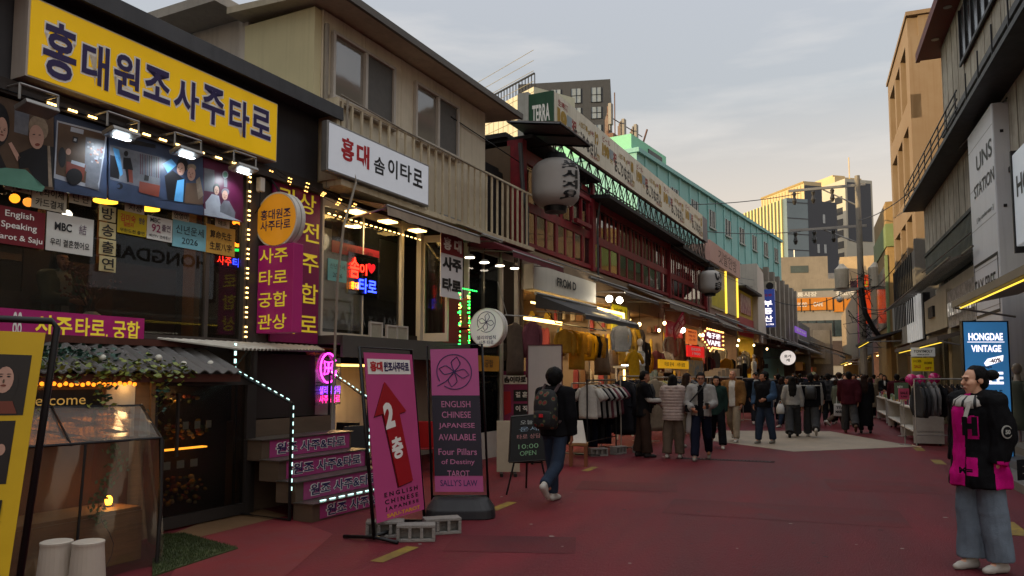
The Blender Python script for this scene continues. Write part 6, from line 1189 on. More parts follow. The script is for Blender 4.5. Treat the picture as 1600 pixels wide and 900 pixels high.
wire('thin cable running along the red windows to the blue sign', (-5.3, -18, 6.4), (-3.6, -48, 6.9), .5, .012); wire('thin cable across the white lantern towards the billboard', (-6.2, -12, 6.3), (-3.3, -50, 7.6), .8, .012)
x, y, z = far(1312, 468, 40); t = Thing(Wd, 'globe_camera', 'small white dome camera hanging from a wire arm near the utility pole', 'camera', x, -y, z); m = MB(); m.ell((x, -y, z), (.16, .16, .16), 12, 8); t.part('dome', m, WHT, smooth=True); m = MB(); m.tube([(x, -y, z+.15), (x, -y, z+.4), (PX, -PY, z+.7)], .03); t.part('arm', m, GREYM)
# ------------------------------------------------------------------ right side: tan building, small green building
TAN = M('tan_stone', '7e6c58', rough=.8, var=.3, scale=1.5, streak=.4, bump=.1, dark='6b5238')
T = Thing(R, 'tan_building', 'tall tan stone building with deep windows on the right', 'building', -11, 0, 0); uf = -10.9
m = MB(); m.box(-18.2, uf, -12, -.35, 0, 15.0); m.box(-18.2, -11.0, -.35, 0, 14.2, 15.0); m.box(-18.2, -17.6, -.35, 0, 3.6, 14.2); m.box(uf-.9, uf, -.35, 0, 3.6, 14.2)
for z in (7.7, 11.1): m.box(-18.2, uf, -.35, -.002, z, z+.9)
for u in (-15.5, -13.6): m.box(u-.22, u+.22, -.35, -.004, 3.6, 14.2)
m.box(-18.3, uf+.1, -12, .06, 15.0, 15.15); T.part('wall', m, TAN); m = MB(); m.box(-17.6, uf-.9, -.34, -.30, 3.6, 14.2); T.part('window', m, M('bronze_glass', '5c5a52', rough=.15, var=.4, scale=.7, spec=.8)); m = MB(); m.box(-18.0, uf-.1, -.2, .08, 3.5, 6.2); m.box(uf-.1, uf+.02, -4, .08, 3.4, 6.6)
T.part('grey_lower_wall', m, M('grey_lower_wall', '6d675f', rough=.7, var=.25)); m = MB()  # lower stretch of the tan walls coloured grey
for i in range(12): u = -17.8+.55*i; m.box(u, u+.06, .09, .13, 3.6, 6.2)
T.part('mullion', m, BLK)
T = Thing(R, 'green_building', 'narrow tan and green building beyond the tall tan one', 'building', -21, 0, 0); m = MB(); m.box(-27, -20.2, -8, .1, 0, 10.0); T.part('wall', m, M('tan_far', '9b7f55', rough=.8, var=.25)); m = MB(); m.box(-27.1, -20.1, -8, .15, 7.8, 8.9); m.box(-20.6, -20.15, .1, .2, 3.5, 7.4); T.part('green_band', m, M('lime_panel', '75855a', rough=.6, var=.2)); m = MB(); m.box(-26, -21, .1, .14, 4, 7); T.part('window', m, M('bronze_glass', '5c5a52')); 
p = R.uz(1377, 480, .9); t = Thing(R, 'red_sign', 'orange red vertical lit sign by the utility pole', 'sign', -28, .9, 5); m = MB(); m.box(-28.0, -27.7, .35, 1.0, 4.6, 7.4); t.part('box', m, M('orange_red_lit', 'c43a14', rough=.5, emit=.5)); m = MB(); m.text('노', .67, 6.8, -27.69, .5, .5, plane='wz', bold=.03); t.part('lettering', m, YINK)
t = Thing(R, 'pink_banner', 'pink cloth banner hanging on the right beyond the utility pole', 'banner', -36, 1, 3); m = MB(); m.box(-36, -35.9, .05, .6, 3.8, 5.8); t.part('cloth', m, M('pink_cloth', 'b0648a', rough=.6)); m = MB(); m.tube([(-35.95, 0, 5.8), (-35.95, .65, 5.8)], .03); t.part('pole', m, BLK)
for i, (u0, u1, zt, wl_, lab) in enumerate(((-32, -27.2, 4.6, 'pink_far', 'low pinkish shop beyond the small green building'), (-46, -33, 5.2, 'grey_far', 'low grey shops farthest down the right side'), (-75, -47, 8.5, 'beige_far', 'beige block at the far right end of the street'))):
    T = Thing(R, 'low_shop', lab, 'building', u1, 0, 0); m = MB(); m.box(u0, u1, -8, 0, 3.0, zt); m.box(u0, u0+.3, -8, 0, 0, 3); m.box(u1-.3, u1, -8, 0, 0, 3); m.box(u0, u1, -8, -7, 0, 3); T.part('wall', m, M(wl_, ['8f6f66', '6d6a67', '8d7a63'][i], rough=.8, var=.3, streak=.4)); m = MB(); m.box(u0+.4, (u0+u1)/2, -.2, -.15, 2.8, 2.85); T.part('light_strip', m, WARM); T.light('shop_lamp', 'AREA', (u0+u1)/2, -1, 2.8, 40, (1, .72, .4), 1.5, aim=((u0+u1)/2, -.6, 0))
# ------------------------------------------------------------------ right side: panel building
PAN = M('aged_panel', 'aaa496', rough=.75, var=.4, scale=2.5, streak=.7, bump=.15, dark='4c4334'); PANL = M('light_panel', 'c2beb6', rough=.6, var=.3, scale=3, streak=.6); IRON = M('dark_iron', '242326', rough=.5, var=.3, metal=.3)
T = Thing(R, 'panel_building', 'weathered panel building with black balcony and metal fins on the near right', 'building', 0, 0, 0); UE = 12
m = MB(); m.box(-8.8, UE, -8, 0, 5.66, 7.2); m.box(-4.2, UE, -8, -.25, 7.2, 8.5); m.box(-4.3, UE, -8, 0, 8.5, 11.0); m.box(-8.8, -4.3, -8, -.5, 7.2, 8.2)
for i in range(28): m.box(-8.6+.75*i, -8.57+.75*i, 0, .012, 5.66, 7.2)
for i in range(22): m.box(-4.2+.75*i, -4.17+.75*i, 0, .012, 8.5, 11)
T.part('panel_wall', m, PAN); m = MB()
for i in range(52): u = -4.1+i*.3; m.box(u, u+.2, -.25, -.16 if i % 2 else -.2, 7.26, 8.5)
T.part('pale_cladding', m, PANL); m = MB(); m.box(-8.9, UE, -.2, .62, 7.2, 7.30); m.box(-4.4, UE, -.02, .06, 8.40, 8.56); m.box(-8.9, UE, -.0, .05, 5.58, 5.68)
for i in range(70): u = -8.8+i*.3; m.box(u-.012, u+.012, .56, .585, 7.3, 7.95) if i % 4 == 0 else None
for z in (7.55, 7.75, 7.95): m.box(-8.9, 1.0, .56, .585, z-.014, z+.014)
T.part('balcony', m, IRON); m = MB(); m.box(-5.0, UE, -8, .55, 11.0, 11.18); m.box(-5.0, UE, .45, .56, 10.95, 11.22); T.part('roof', m, M('rust_roof', '6b2f24', rough=.6, var=.4, streak=.3)); m = MB()
for u in (-3.5, -1.5, .5): m.disc((u, .25, 10.985), 'z', .1, .012, 12)
T.part('soffit_lamp', m, GREYM); m = MB(); m.box(-1.2, UE, .0, .05, 9.35, 10.7); wn = T.part('window', m, M('ribbon_glass', '3a3d3f', rough=.15, var=.5, scale=1, spec=.8)); m = MB()
for i in range(12): m.box(-1.2+i*.7, -1.14+i*.7, .05, .09, 9.35, 10.7)
m.box(-1.25, UE, .05, .1, 9.28, 9.36); T.part('frame', m, IRON, wn)
m = MB(); m.box(-8.8, UE, -6, -.35, 4.5, 5.6); T.part('dark_band', m, M('band_dark', '2c3330', rough=.25, var=.5, scale=1.5, spec=.8)); m = MB()
for i in range(58): u = -8.75+i*.16; m.box(u-.02, u+.02, -.3, .02, 4.62, 5.6) if i*.16 < 9.6 else None
T.part('fin', m, M('fin_metal', '7c827f', rough=.35, var=.4, metal=.4)); m = MB()
for i in range(34): u = -14.2+i*.42; m.wzp([(0, 4.62), (0, 4.56), (.85, 4.18), (.85, 4.24)], u, u+.16)
m.tube([(-14.2, .85, 4.2), (1, .85, 4.2)], .03, 5); m.tube([(-14.2, .4, 4.42), (1, .4, 4.42)], .03, 5); m.tube([(-9, .1, 5.1), (1, .1, 5.0)], .02, 4); T.part('metal_canopy', m, M('canopy_metal', '6f6a63', rough=.35, var=.4, metal=.7))
m = MB(); m.box(-9.2, -4.9, -.3, .05, 3.0, 4.1); m.box(-9.2, UE, -.4, -.3, 3.0, 4.5); T.part('cream_band', m, M('cream_panel', 'b0a58e', rough=.7, var=.2, streak=.3)); m = MB(); m.box(-4.88, .9, -.3, .02, 2.95, 4.0); T.part('gravel_band', m, M('gravel_panel', 'b0aaa2', rough=.9, var=.7, scale=30, bump=.5, bscale=60)); m = MB(); m.box(-8.0, -7.0, .05, .12, 3.45, 3.8); T.part('vent_window', m, IRON)
m = MB()
for i, ch in enumerate('HOLIKA HOLIKA'):
    if ch != ' ': m.text(ch, -4.4+.34*i, 3.42, .03, .25 if ch != 'I' else .06, .42, bold=.04, d=.05)
T.part('lettering', m, M('shop_letter', '1c1517', rough=.4)); mm = MB()
for i, ch in enumerate('HOLIKA HOLIKA'):
    if ch != ' ': mm.text(ch, -4.36+.34*i, 3.44, .08, .22 if ch != 'I' else .05, .38, bold=.03, d=.012)
T.part('lettering', mm, M('letter_white', 'd9d3c8', rough=.4, emit=.35))
m = MB()
for i in range(7): u = -13.6+i*.55; m.box(u, u+.16, .02, .12, 2.9, 4.5)
T.part('white_slat', m, M('slat_white', 'c9c7c2', rough=.4, emit=.25)); m = MB(); m.box(-13.8, -9.7, -.2, .02, 2.9, 4.5); T.part('dark_backing', m, IRON); m = MB(); m.box(-19, -13.9, -6, .1, 2.9, 4.7); T.part('grey_wall', m, M('grey_plain', '8d8983', rough=.7, var=.2, streak=.3))
m = MB()
for u in (-19, -14, -9.4, -5.2, -.6, 3.6, 8): m.box(u, u+.5, -.5, 0, 0, 2.95)
m.box(-19, UE, -5, -4.9, 0, 3); m.box(-19, UE, -4.9, -.4, 2.85, 2.95); T.part('column', m, M('cream_column', 'a39a86', rough=.6, var=.2)); m = MB(); m.box(-13.5, UE, -.3, -.28, .15, 2.85); T.part('shop_glass', m, GL); m = MB()
for i in range(30): u = -13.3+i*.6; m.box(u, u+.05, -.28, -.24, .1, 2.85) if i % 3 == 0 else m.box(u, u+.32, -.9, -.86, .3, 2.6)
T.part('curtain', m, M('cream_curtain', '9a9078', rough=.8, var=.2))
for u in (-16, -11, -7, -3, 1.5, 6): T.light('shop_lamp', 'AREA', u, -1.6, 2.8, 14, (1, .86, .66), 1.2, aim=(u, -.8, 0))
m = MB(); m.box(3.3, 12, .0, 1.2, 0, .12); m.box(3.3, 12, .0, .85, .12, .24); m.box(3.3, 12, 0, .5, .24, .36); T.part('step', m, M('step_grey', '6d6862', rough=.7, var=.3))
# tall white pillar sign
q = R.uz(1520, 203, .28), R.uz(1520, 540, .28), R.uz(1557, 330, .28)
S = Thing(R, 'pillar_sign', 'tall white pillar sign with black English words on the right building', 'sign', .3, .28, 0); u0, u1 = (q[0][0]+q[1][0])/2-.05, q[2][0]
m = MB(); m.box(u0, u1, .0, .28, 0.0, 7.02); m.box(u1, u1+.02, -.4, .27, 0, 7.0); S.part('box', m, M('pillar_white', 'd6d8dc', rough=.4, var=.12, scale=1.5, streak=.2), bevel=.01); m = MB()
for i in range(8): m.box(u0+.02, u1-.02, .281, .283, .9*i+.3, .9*i+.312)
S.part('joint', m, GREYM); m = MB()
for tx, px, py, fw, fh in (('UNS', 1537, 243, .62, .36), ('STATION', 1537, 287, .80, .28), ('[ by understar ]', 1539, 335, .66, .12), ('TAX FREE', 1539, 446, .84, .36)): p = R.uz(px, py, .283); m.text(tx, p[0], p[1], .283, fw*(u1-u0), fh, bold=.012)
a_ = R.uz(1539, 410, .283)[1]; b_ = R.uz(1539, 490, .283)[1]; m.box(u0+.1, u1-.06, .283, .289, a_, a_+.06); m.box(u0+.1, u1-.06, .283, .289, b_-.06, b_); m.box(u0+.1, u0+.13, .283, .289, b_, a_); m.box(u1-.09, u1-.06, .283, .289, b_, a_); S.part('lettering', m, INK); m = MB()
for z in (1.5, 3.2, 4.9, 6.4): m.box(u1+.02, u1+.03, .1, .16, z, z+.06)
S.part('bolt', m, IRON)
u0 = R.uz(1584, 300, .7)[0]; z1 = R.uz(1584, 240, .7)[1]; z0 = R.uz(1584, 388, .7)[1]
S = Thing(R, 'wall_sign', 'white box sign with black serif letters cut by the right picture edge', 'sign', u0, .7, z0); m = MB(); m.box(u0, u0+3.2, .55, .7, z0, z1); S.part('box', m, M('wallsign_white', 'cfd6dc', rough=.4, var=.1, emit=.12), bevel=.01); m = MB(); m.text('HONGDAE', u0+1.5, z0+(z1-z0)*.62, .702, 2.6, .34, bold=.03); S.part('lettering', m, INK); m = MB(); m.box(u0+.02, u0+3.1, 0, .55, z1-.2, z1-.1); m.box(u0-.06, u0, .4, .72, z0-.1, z1+.08); S.part('frame', m, IRON)
def rawn(label, u0, u1, w0, w1, z0, z1, mat):
    t = Thing(R, 'awning', label, 'awning', u0, w0, z0); m = MB(); m.wzp([(w0, z0), (w0, z0-.08), (w1, z1-.1), (w1, z1+.02)], u0, u1); t.part('cloth', m, mat); m = MB(); m.box(u0+.1, u1-.1, w1-.14, w1-.12, z1-.125, z1-.105); t.part('light_strip', m, glow('yellow_strip', 'e8c440', 1.0)); m = MB(); m.tube([(u0, w0+.05, z0-.5), (u0, w1-.05, z1-.1)], .02, 4); m.tube([(u1, w0+.05, z0-.5), (u1, w1-.05, z1-.1)], .02, 4); t.part('arm_frame', m, GREYM)
rawn('flat dark awning with a yellow light strip under the cream band on the right', -10.4, -.8, .05, .9, 2.75, 2.52, BV); rawn('pale metal awning with yellow light strip below the white box sign', 3.2, 9, .1, 1.2, 3.2, 3.0, M('awn_cream', '8f8672', rough=.6, var=.2)); rawn('dark awning with a yellow light strip on the far right shops', -22.5, -15.5, .1, 1.5, 3.55, 3.15, DV); rawn('pinkish awning with a yellow light strip beyond the utility pole', -45, -34, .0, 1.5, 3.0, 2.6, TV)
# ------------------------------------------------------------------ people
def remesh(mb, name, vox, sm=4, amp=0.0, fs=8.0, paint=None, post=None, scale=1.0):
    me = mb.mesh(name); o = bpy.data.objects.new(name, me); COL.objects.link(o)
    r = o.modifiers.new('r', 'REMESH'); r.mode = 'VOXEL'; r.voxel_size = vox; s_ = o.modifiers.new('s', 'SMOOTH'); s_.factor = .5; s_.iterations = sm
    out = bpy.data.meshes.new_from_object(o.evaluated_get(bpy.context.evaluated_depsgraph_get())); bpy.data.objects.remove(o); bpy.data.meshes.remove(me)
    n = len(out.vertices); co = np.empty(n*3, np.float32); out.vertices.foreach_get('co', co); co = co.reshape(-1, 3)
    if amp:
        nr = np.empty(n*3, np.float32); out.vertex_normals.foreach_get('vector', nr); nr = nr.reshape(-1, 3)
        k = np.array([noise.noise(Vector((p[0]*fs, p[1]*fs, p[2]*fs*.55)))+.5*noise.noise(Vector((p[0]*fs*2.3, p[1]*fs*2.3, p[2]*fs*1.1))) for p in co], np.float32); co = co+nr*(k*amp)[:, None]
    if post: co = post(co)
    out.vertices.foreach_set('co', (co*scale).astype(np.float32).ravel())
    out.polygons.foreach_set('use_smooth', [True]*len(out.polygons))
    if paint:
        c = np.empty(len(out.polygons)*3, np.float32); out.polygons.foreach_get('center', c); c = c.reshape(-1, 3)/scale; out.polygons.foreach_set('material_index', [paint(*q) for q in c])
    out.name = name; out.update(); return out
SKIN = [M('skin_a', '9c6a50', rough=.55, var=.15, scale=20, dark='7a4a38'), M('skin_b', 'c99a7e', rough=.55, var=.15, scale=20, dark='8a5a44')]
HAIRM = M('hair_black', '0c0a0a', rough=.62, var=.3, scale=30, stretch=(6, 6, 1), spec=.12, bump=.5, bscale=50); HAIRB = M('hair_brown', '25150e', rough=.6, var=.4, scale=30, stretch=(6, 6, 1), spec=.12, bump=.5, bscale=50); SHOEW = M('shoe_white', 'a9a49c', rough=.6, var=.2); SHOEK = M('shoe_black', '161517', rough=.6, var=.2)
def cloth(k, h, **kw): return M('cl_'+k, h, rough=kw.pop('rough', .85), var=.35, scale=14, bump=.25, bscale=90, spec=.08, **kw)
CL = {k: cloth(k, h) for k, h in dict(black='131316', charcoal='26262a', navy='171b2a', grey='6d6b6a', lgrey='8f8c88', white='b5b1aa', cream='a89c86', tan='75532f', khaki='7d705c', brown='33251e', maroon='3d141d', denim='2c3646', ldenim='57636e', green='20322c', blue='33475f', pink='a86878', beige='8f806c', olive='3d3a28', puffer='a3928a', yellow='b98a1c', mustard='b88a34', taupe='5a4d42', hotpink='c8127c', dgrey='3a3a3c', lemon='a89f5c', rose='6d4048').items()}
def dirv(f, o, s): f, o = rad(f), rad(o); return np.array([s*math.sin(o), -math.sin(f)*math.cos(o), -math.cos(f)*math.cos(o)])
_P = {}
def body_parts(key, S):
    """meshes of one figure (1.7 m, facing -y): body, top, trousers, hair, shoes"""
    vox = S.get('vox', .013); legs = S.get('legs', ((4, 2, 3), (-4, 4, 3))); arms = S.get('arms', ((8, 9, 18, 2), (-6, 9, 6, 2))); fem = S.get('fem', 0); bulk = S.get('bulk', .02); lean = rad(S.get('lean', 0)); hy, hp = rad(S.get('head', (0, 0))[0]), rad(S.get('head', (0, 0))[1]); sw = .158 if fem else .18; wide = S.get('wide', (.075, .068)); hem = S.get('hem', .84); sl = S.get('sleeve', 1.0)
    def tr(p):  # lean the trunk about the pelvis
        x, y, z = p; z -= .93; return np.array([x, y*math.cos(lean)-z*math.sin(lean), .93+y*math.sin(lean)+z*math.cos(lean)])
    def hd(p):  # turn the head on the neck
        x, y, z = p; z -= 1.47; y, z = y*math.cos(hp)+z*math.sin(hp)*-1, z*math.cos(hp)+y*math.sin(hp); x, y = x*math.cos(hy)-y*math.sin(hy), x*math.sin(hy)+y*math.cos(hy); return tr((x, y, z+1.47))
    B = MB(True); Tm = MB(True); P = MB(True); Hm = MB(True)
    def loft(mb, rows, f=tr, n=20, pw=2.3):
        rr = [[f((rx*math.copysign(abs(math.cos(q))**(2/pw), math.cos(q)), yo+ry*math.copysign(abs(math.sin(q))**(2/pw), math.sin(q)), z)) for q in np.arange(n)*2*math.pi/n] for z, rx, ry, yo in rows]; mb.ring(rr)
    trunk = [(.84, .15, .10, .0), (.95, .152, .105, .0), (1.06, .128 if fem else .145, .09, 0), (1.2, .14 if fem else .158, .1, 0), (1.32, .15 if fem else .172, .1, .0), (1.39, .14 if fem else .16, .085, .005), (1.44, .09, .065, .01), (1.48, .05, .05, .012)]
    loft(B, trunk)
    zc = 1.585; hq = lambda p, r: [hd(p), r]
    def hl(p, q, a, b, n=12): B.limb(hd(p), hd(q), a, b, n)
    def he(mb, c, r, n=16, m=12):
        k = len(mb.v); mb.ell((0, 0, 0), r, n, m); mb.v[k:] = [tuple(hd((c[0]+v[0], c[1]+v[1], c[2]+v[2]))) for v in mb.v[k:]]
    B.limb(tr((0, .012, 1.40)), hd((0, .0, zc-.05)), .056 if not fem else .05, .050 if not fem else .044, 14)
    he(B, (0, .008, zc+.025), (.073, .09, .086)); hl((0, -.03, zc-.012), (0, -.048, zc-.088), .062, .034); hl((.03, -.045, zc-.02), (.018, -.05, zc-.07), .04, .03); hl((-.03, -.045, zc-.02), (-.018, -.05, zc-.07), .04, .03)
    hl((0, -.082, zc+.02), (0, -.105, zc-.022), .009, .0135); he(B, (0, -.088, zc-.055), (.023, .012, .006)); he(B, (0, -.085, zc-.065), (.018, .012, .006)); he(B, (.0, -.075, zc+.03), (.052, .02, .012))
    for s in (-1, 1): he(B, (s*.075, .012, zc-.005), (.011, .022, .031), 10, 8); he(B, (s*.04, -.068, zc-.025), (.022, .02, .02), 10, 8)
    ank = []
    for s, (th, kn, ou) in zip((-1, 1), legs):
        hip = np.array([s*.085, 0, .91]); knee = hip+dirv(th, ou, s)*.42; an = knee+dirv(th-kn, ou*.6, s)*.405; ank.append(an)
        B.limb(hip, knee, .082, .056, 12); B.limb(knee, an, .054, .036, 12); B.limb(an, an+np.array([0, -.11, -.045]), .034, .028, 10)
        P.limb(hip+np.array([0, 0, .02]), knee, .098, wide[0]+.012, 14); P.limb(knee, an+np.array([0, 0, .012]), wide[0]+.01, wide[1], 14, True, False)
    loft(P, [(.84, .155, .115, .005), (.9, .168, .122, .008), (.97, .158, .115, .004), (1.05, .145, .105, 0)], f=lambda p: np.array(p))
    wr = []
    for i, (s, (f1, o1, f2, i2)) in enumerate(zip((-1, 1), arms)):
        sh = tr((s*sw, .005, 1.395)); el = sh+dirv(f1, o1, s)*.285; w_ = el+dirv(f2, -i2, s)*.245; d = (w_-el)/np.linalg.norm(w_-el); wr.append((el, w_, d, s))
        B.limb(tr((s*.08, .005, 1.40)), sh, .06, .055, 12); B.limb(sh, el, .05, .039, 12); B.limb(el, w_, .038, .025, 12)
        side = np.cross(d, (1., 0, 0)) if abs(d[0]) < .8 else np.cross(d, (0, 1., 0)); side /= np.linalg.norm(side); pn = np.cross(d, side); pn *= -s*np.sign(pn[0]) if abs(pn[0]) > .2 else 1.0
        for k in (-1.2, -.4, .4, 1.2): B.limb(w_-d*.01, w_+d*.078+side*k*.017, .019, .0155, 8)
        fr = max(.0088, vox*.78); curl = S.get('curl', 35)
        for k, ln_ in zip((-1.5, -.5, .5, 1.5), (.060, .074, .078, .068)):
            q0 = w_+d*.08+side*k*.0195; c1, c2 = rad(curl*.6), rad(curl*1.5); q1 = q0+(d*math.cos(c1)+pn*math.sin(c1))*ln_*.55; q2 = q1+(d*math.cos(c2)+pn*math.sin(c2))*ln_*.5; B.limb(q0, q1, fr*1.05, fr, 8); B.limb(q1, q2, fr, fr*.9, 8)
        q0 = w_+d*.025+side*.022; q1 = q0+(d*.7+side*.6+pn*.3)*.042; B.limb(q0, q1, fr*1.3, fr*1.1, 8); B.limb(q1, q1+(d*.9+pn*.35)*.034, fr*1.1, fr*.95, 8)
        b = bulk*.75; e_ = el+(w_-el)*min(1.0, sl)*.97
        if sl > .2: Tm.limb(tr((s*.09, .005, 1.39)), sh, .068+b, .066+b, 14); Tm.limb(sh, el, .062+b, .05+b, 14); Tm.limb(el, e_, .05+b, .041+b*.9, 14, True, False)
        elif sl > 0: Tm.limb(tr((s*.09, .005, 1.39)), sh, .068+b, .064+b, 14); Tm.limb(sh, sh+(el-sh)*.75, .062+b, .062+b, 14, True, False)
    bo = bulk; fl = S.get('flare', .0)
    rows = [(hem, .158+bo+fl, .112+bo+fl, .004)]
    for z, rx, ry, yo in trunk[1:]:
        if z > hem+.04: t_ = max(0, (1.05-z)/max(.1, 1.05-hem)); rows.append((z, max(rx, .150 if z < 1.2 else 0)+bo*(1 if z < 1.42 else .5)+fl*t_, ry+bo*(1 if z < 1.42 else .5)+fl*t_, yo))
    if hem < .80: rows[1:1] = [(z, .158+bo+fl*.8, .118+bo+fl*.8, .004) for z in np.arange(hem+.1, .86, .12)]
    loft(Tm, rows)
    if S.get('hood'): Tm.limb(tr((-.07, .085, 1.44)), tr((.07, .085, 1.44)), .055, .055, 12); Tm.limb(tr((0, .095, 1.33)), tr((0, .1, 1.42)), .06, .07, 12)
    if S.get('collar', 1): loft(Tm, [(1.43, .085, .075, .008), (1.48, .068, .066, .004), (1.505, .066, .066, 0)])
    st = S.get('hair', 'short')
    hs_ = 1.0+.0*fem
    if st != 'bald':
        e_ = .035 if st == 'bushy' else .005 if st == 'bun' else .012
        he(Hm, (0, .022, zc+.036), (.078+e_, .092+e_, .084+e_), 18, 14); he(Hm, (0, .05, zc-.01), (.07+e_*.6, .055+e_, .075), 16, 10)
        if st in ('long', 'bob', 'pony'): Hm.limb(hd((.062, -.02, zc+.03)), hd((.072, .015, zc-.06 if st != 'bun' else zc)), .03, .026); Hm.limb(hd((-.062, -.02, zc+.03)), hd((-.072, .015, zc-.06 if st != 'bun' else zc)), .03, .026)
        if st == 'long': loft(Hm, [(zc+.06, .07, .06, .05), (zc-.06, .095, .062, .055), (1.38, .115, .055, .085), (1.22, .10, .042, .105), (1.14, .05, .02, .11)])
        if st == 'bob': loft(Hm, [(zc+.06, .08, .07, .03), (zc-.06, .1, .08, .03), (1.47, .095, .075, .03), (1.45, .07, .05, .03)], f=hd)
        if st == 'bun': he(Hm, (0, .145, zc+.035), (.05, .05, .048)); Hm.limb(hd((0, .08, zc+.04)), hd((0, .14, zc+.035)), .05, .035)
        if st == 'cap': Hm.limb(hd((0, -.06, zc+.052)), hd((0, -.15, zc+.04)), .05, .035)
    k = S.get('H', 1.7)/1.7; dz = -min(a[2] for a in ank)+.085
    def lift(c): c[:, 2] += dz; return c
    def hcut(c): return lift(c)
    out = {}
    out['body'] = remesh(B, 'body', vox*.85, 3, post=lift, scale=k)
    zf = lambda x, y, z: 0
    pt = S.get('paint'); out['top'] = remesh(Tm, 'jacket', vox, 5, amp=S.get('fold', .012), fs=9, paint=(lambda x, y, z: pt(x, y, z-dz)) if pt else None, post=S.get('post_top', lift) if not S.get('ribs') else (lambda c: ribs(lift(c), dz)), scale=k)
    out['trousers'] = remesh(P, 'trousers', vox, 4, amp=.011, fs=8, post=lift, scale=k)
    if Hm.v:
        # keep the face free: push the front of the hair back over the brow
        def hpst(c):
            ih = []
            for p in c:
                x, y, z = p; v = np.array([x, y, z]); q = v-tr((0, 0, 1.47)); y1 = q[1]*math.cos(lean)+q[2]*math.sin(lean); z1 = -q[1]*math.sin(lean)+q[2]*math.cos(lean); x1, y2 = q[0]*math.cos(hy)+y1*math.sin(hy), -q[0]*math.sin(hy)+y1*math.cos(hy)
                if y2 < -.035 and z1 < (.205 if st == 'bun' else .172): f = min(1, (-.035-y2)/.03); v = v-(hd((0, -1, 1.47))-hd((0, 0, 1.47)))*f*.055; v[0] *= (1-.18*f)
                ih.append(v)
            return lift(np.array(ih, np.float32))
        out['hair'] = remesh(Hm, 'hair', vox*.8, 2, amp=.008, fs=22, post=hpst, scale=k)
    sh = []
    for a, (th, kn, ou) in zip(ank, legs):
        m = MB(True); pt_ = rad(max(0, kn-th)*.75) if kn > 18 else 0; c, s2 = math.cos(pt_), math.sin(pt_)
        def fp(x, y, z): return (a[0]+x, a[1]+y*c-z*s2, a[2]+y*s2+z*c)
        m.limb(fp(0, .035, -.045), fp(0, -.12, -.05), .043, .036, 12); m.limb(fp(0, .02, 0), fp(0, -.05, -.03), .042, .04, 12); m.limb(fp(0, -.1, -.055), fp(.0, -.16, -.058), .038, .028, 12)
        flat = lambda c_: (c_.__setitem__((slice(None), 2), np.maximum(c_[:, 2]+dz, .004)) or c_) if not pt_ else lift(c_)
        sh.append(remesh(m, 'shoe', max(.009, vox*.8), 2, post=flat, scale=k))
    out['shoes'] = sh; out['k'] = k; out['dz'] = dz; out['wr'] = [(tuple(w_*k+np.array([0, 0, dz*k])), tuple(d)) for el, w_, d, s in wr]; out['hd'] = lambda p: (hd(p)+np.array([0, 0, dz]))*k
    return out
def ribs(c, dz):
    z = c[:, 2]-dz; r = np.hypot(c[:, 0], c[:, 1])+1e-6; a = .010*np.abs(np.sin(z*math.pi/.062))*(r < .34); c[:, 0] += c[:, 0]/r*a; c[:, 1] += c[:, 1]/r*a; return c
def person(key, label, fr, S, top, trs, hair=HAIRM, shoe=SHOEW, skin=0, group=None, names=('jacket', 'trousers'), face=False):
    b = _P.get(key) or body_parts(key, S); _P[key] = b
    def ob(me, nm, mat, par=None):
        me = me.copy() if me.users and False else me
        o = bpy.data.objects.new(nm, me)
        if not len(me.materials):
            for q in (mat if isinstance(mat, (list, tuple)) else [mat]): me.materials.append(q)
        COL.objects.link(o); o.parent = par
        for i, q in enumerate(mat if isinstance(mat, (list, tuple)) else [mat]):
            if i < len(o.material_slots): o.material_slots[i].link = 'OBJECT'; o.material_slots[i].material = q
        return o
    r = ob(b['body'], 'person', SKIN[skin]); r.location = fr.P(0, 0, 0); r.rotation_euler = (0, 0, fr.a); tags(r, label, 'person', group)
    ob(b['top'], names[0], top, r); ob(b['trousers'], names[1], trs, r)
    if 'hair' in b: ob(b['hair'], 'cap' if S.get('hair') == 'cap' else 'hair', hair, r)
    for m in b['shoes']: ob(m, 'shoe', shoe, r)
    if face:
        zc = 1.585
        for s in (-1, 1):
            m = MB(True); c = b['hd']((s*.03, -.0845, zc+.006)); m.ell(tuple(c), (.0125, .006, .0045), 12, 8); me = m.mesh('eye', smooth=True); ob(me, 'eye', M('eye_dark', '1a1210', rough=.2), r)
            m = MB(True); m.limb(b['hd']((s*.014, -.092, zc+.024)), b['hd']((s*.05, -.080, zc+.026)), .0038, .003, 6); ob(m.mesh('eyebrow', smooth=True), 'eyebrow', hair, r)
        m = MB(True); m.limb(b['hd']((-.02, -.0935, zc-.059)), b['hd']((.02, -.0935, zc-.059)), .0062, .0062, 8); ob(m.mesh('lips', smooth=True), 'lips', M('lips', '7a3a38', rough=.4), r)
    if S.get('glasses'):
        m = MB(True)
        for s in (-1, 1):
            m.tube([b['hd']((s*.034+.026*math.cos(q), -.1, zc_+.016*math.sin(q))) for zc_ in (1.592,) for q in np.linspace(0, 6.283, 13)], .0035, 5); m.tube([b['hd']((s*.06, -.098, 1.595)), b['hd']((s*.078, .0, 1.595))], .003, 4)
        m.tube([b['hd']((-.01, -.1, 1.595)), b['hd']((.01, -.1, 1.595))], .003, 4); ob(m.mesh('glasses'), 'glasses', INK, r)
    return r, b
def at(px, py, ang): x, y = G(px, py); return Frame(x, y, ang)
walk1 = ((24, 6, 2), (-16, 22, 2)); walk2 = ((-18, 34, 2), (20, 4, 2)); sw1 = ((-16, 8, 0, 3), (18, 8, 30, 3)); sw2 = ((18, 8, 30, 3), (-16, 8, 0, 3))
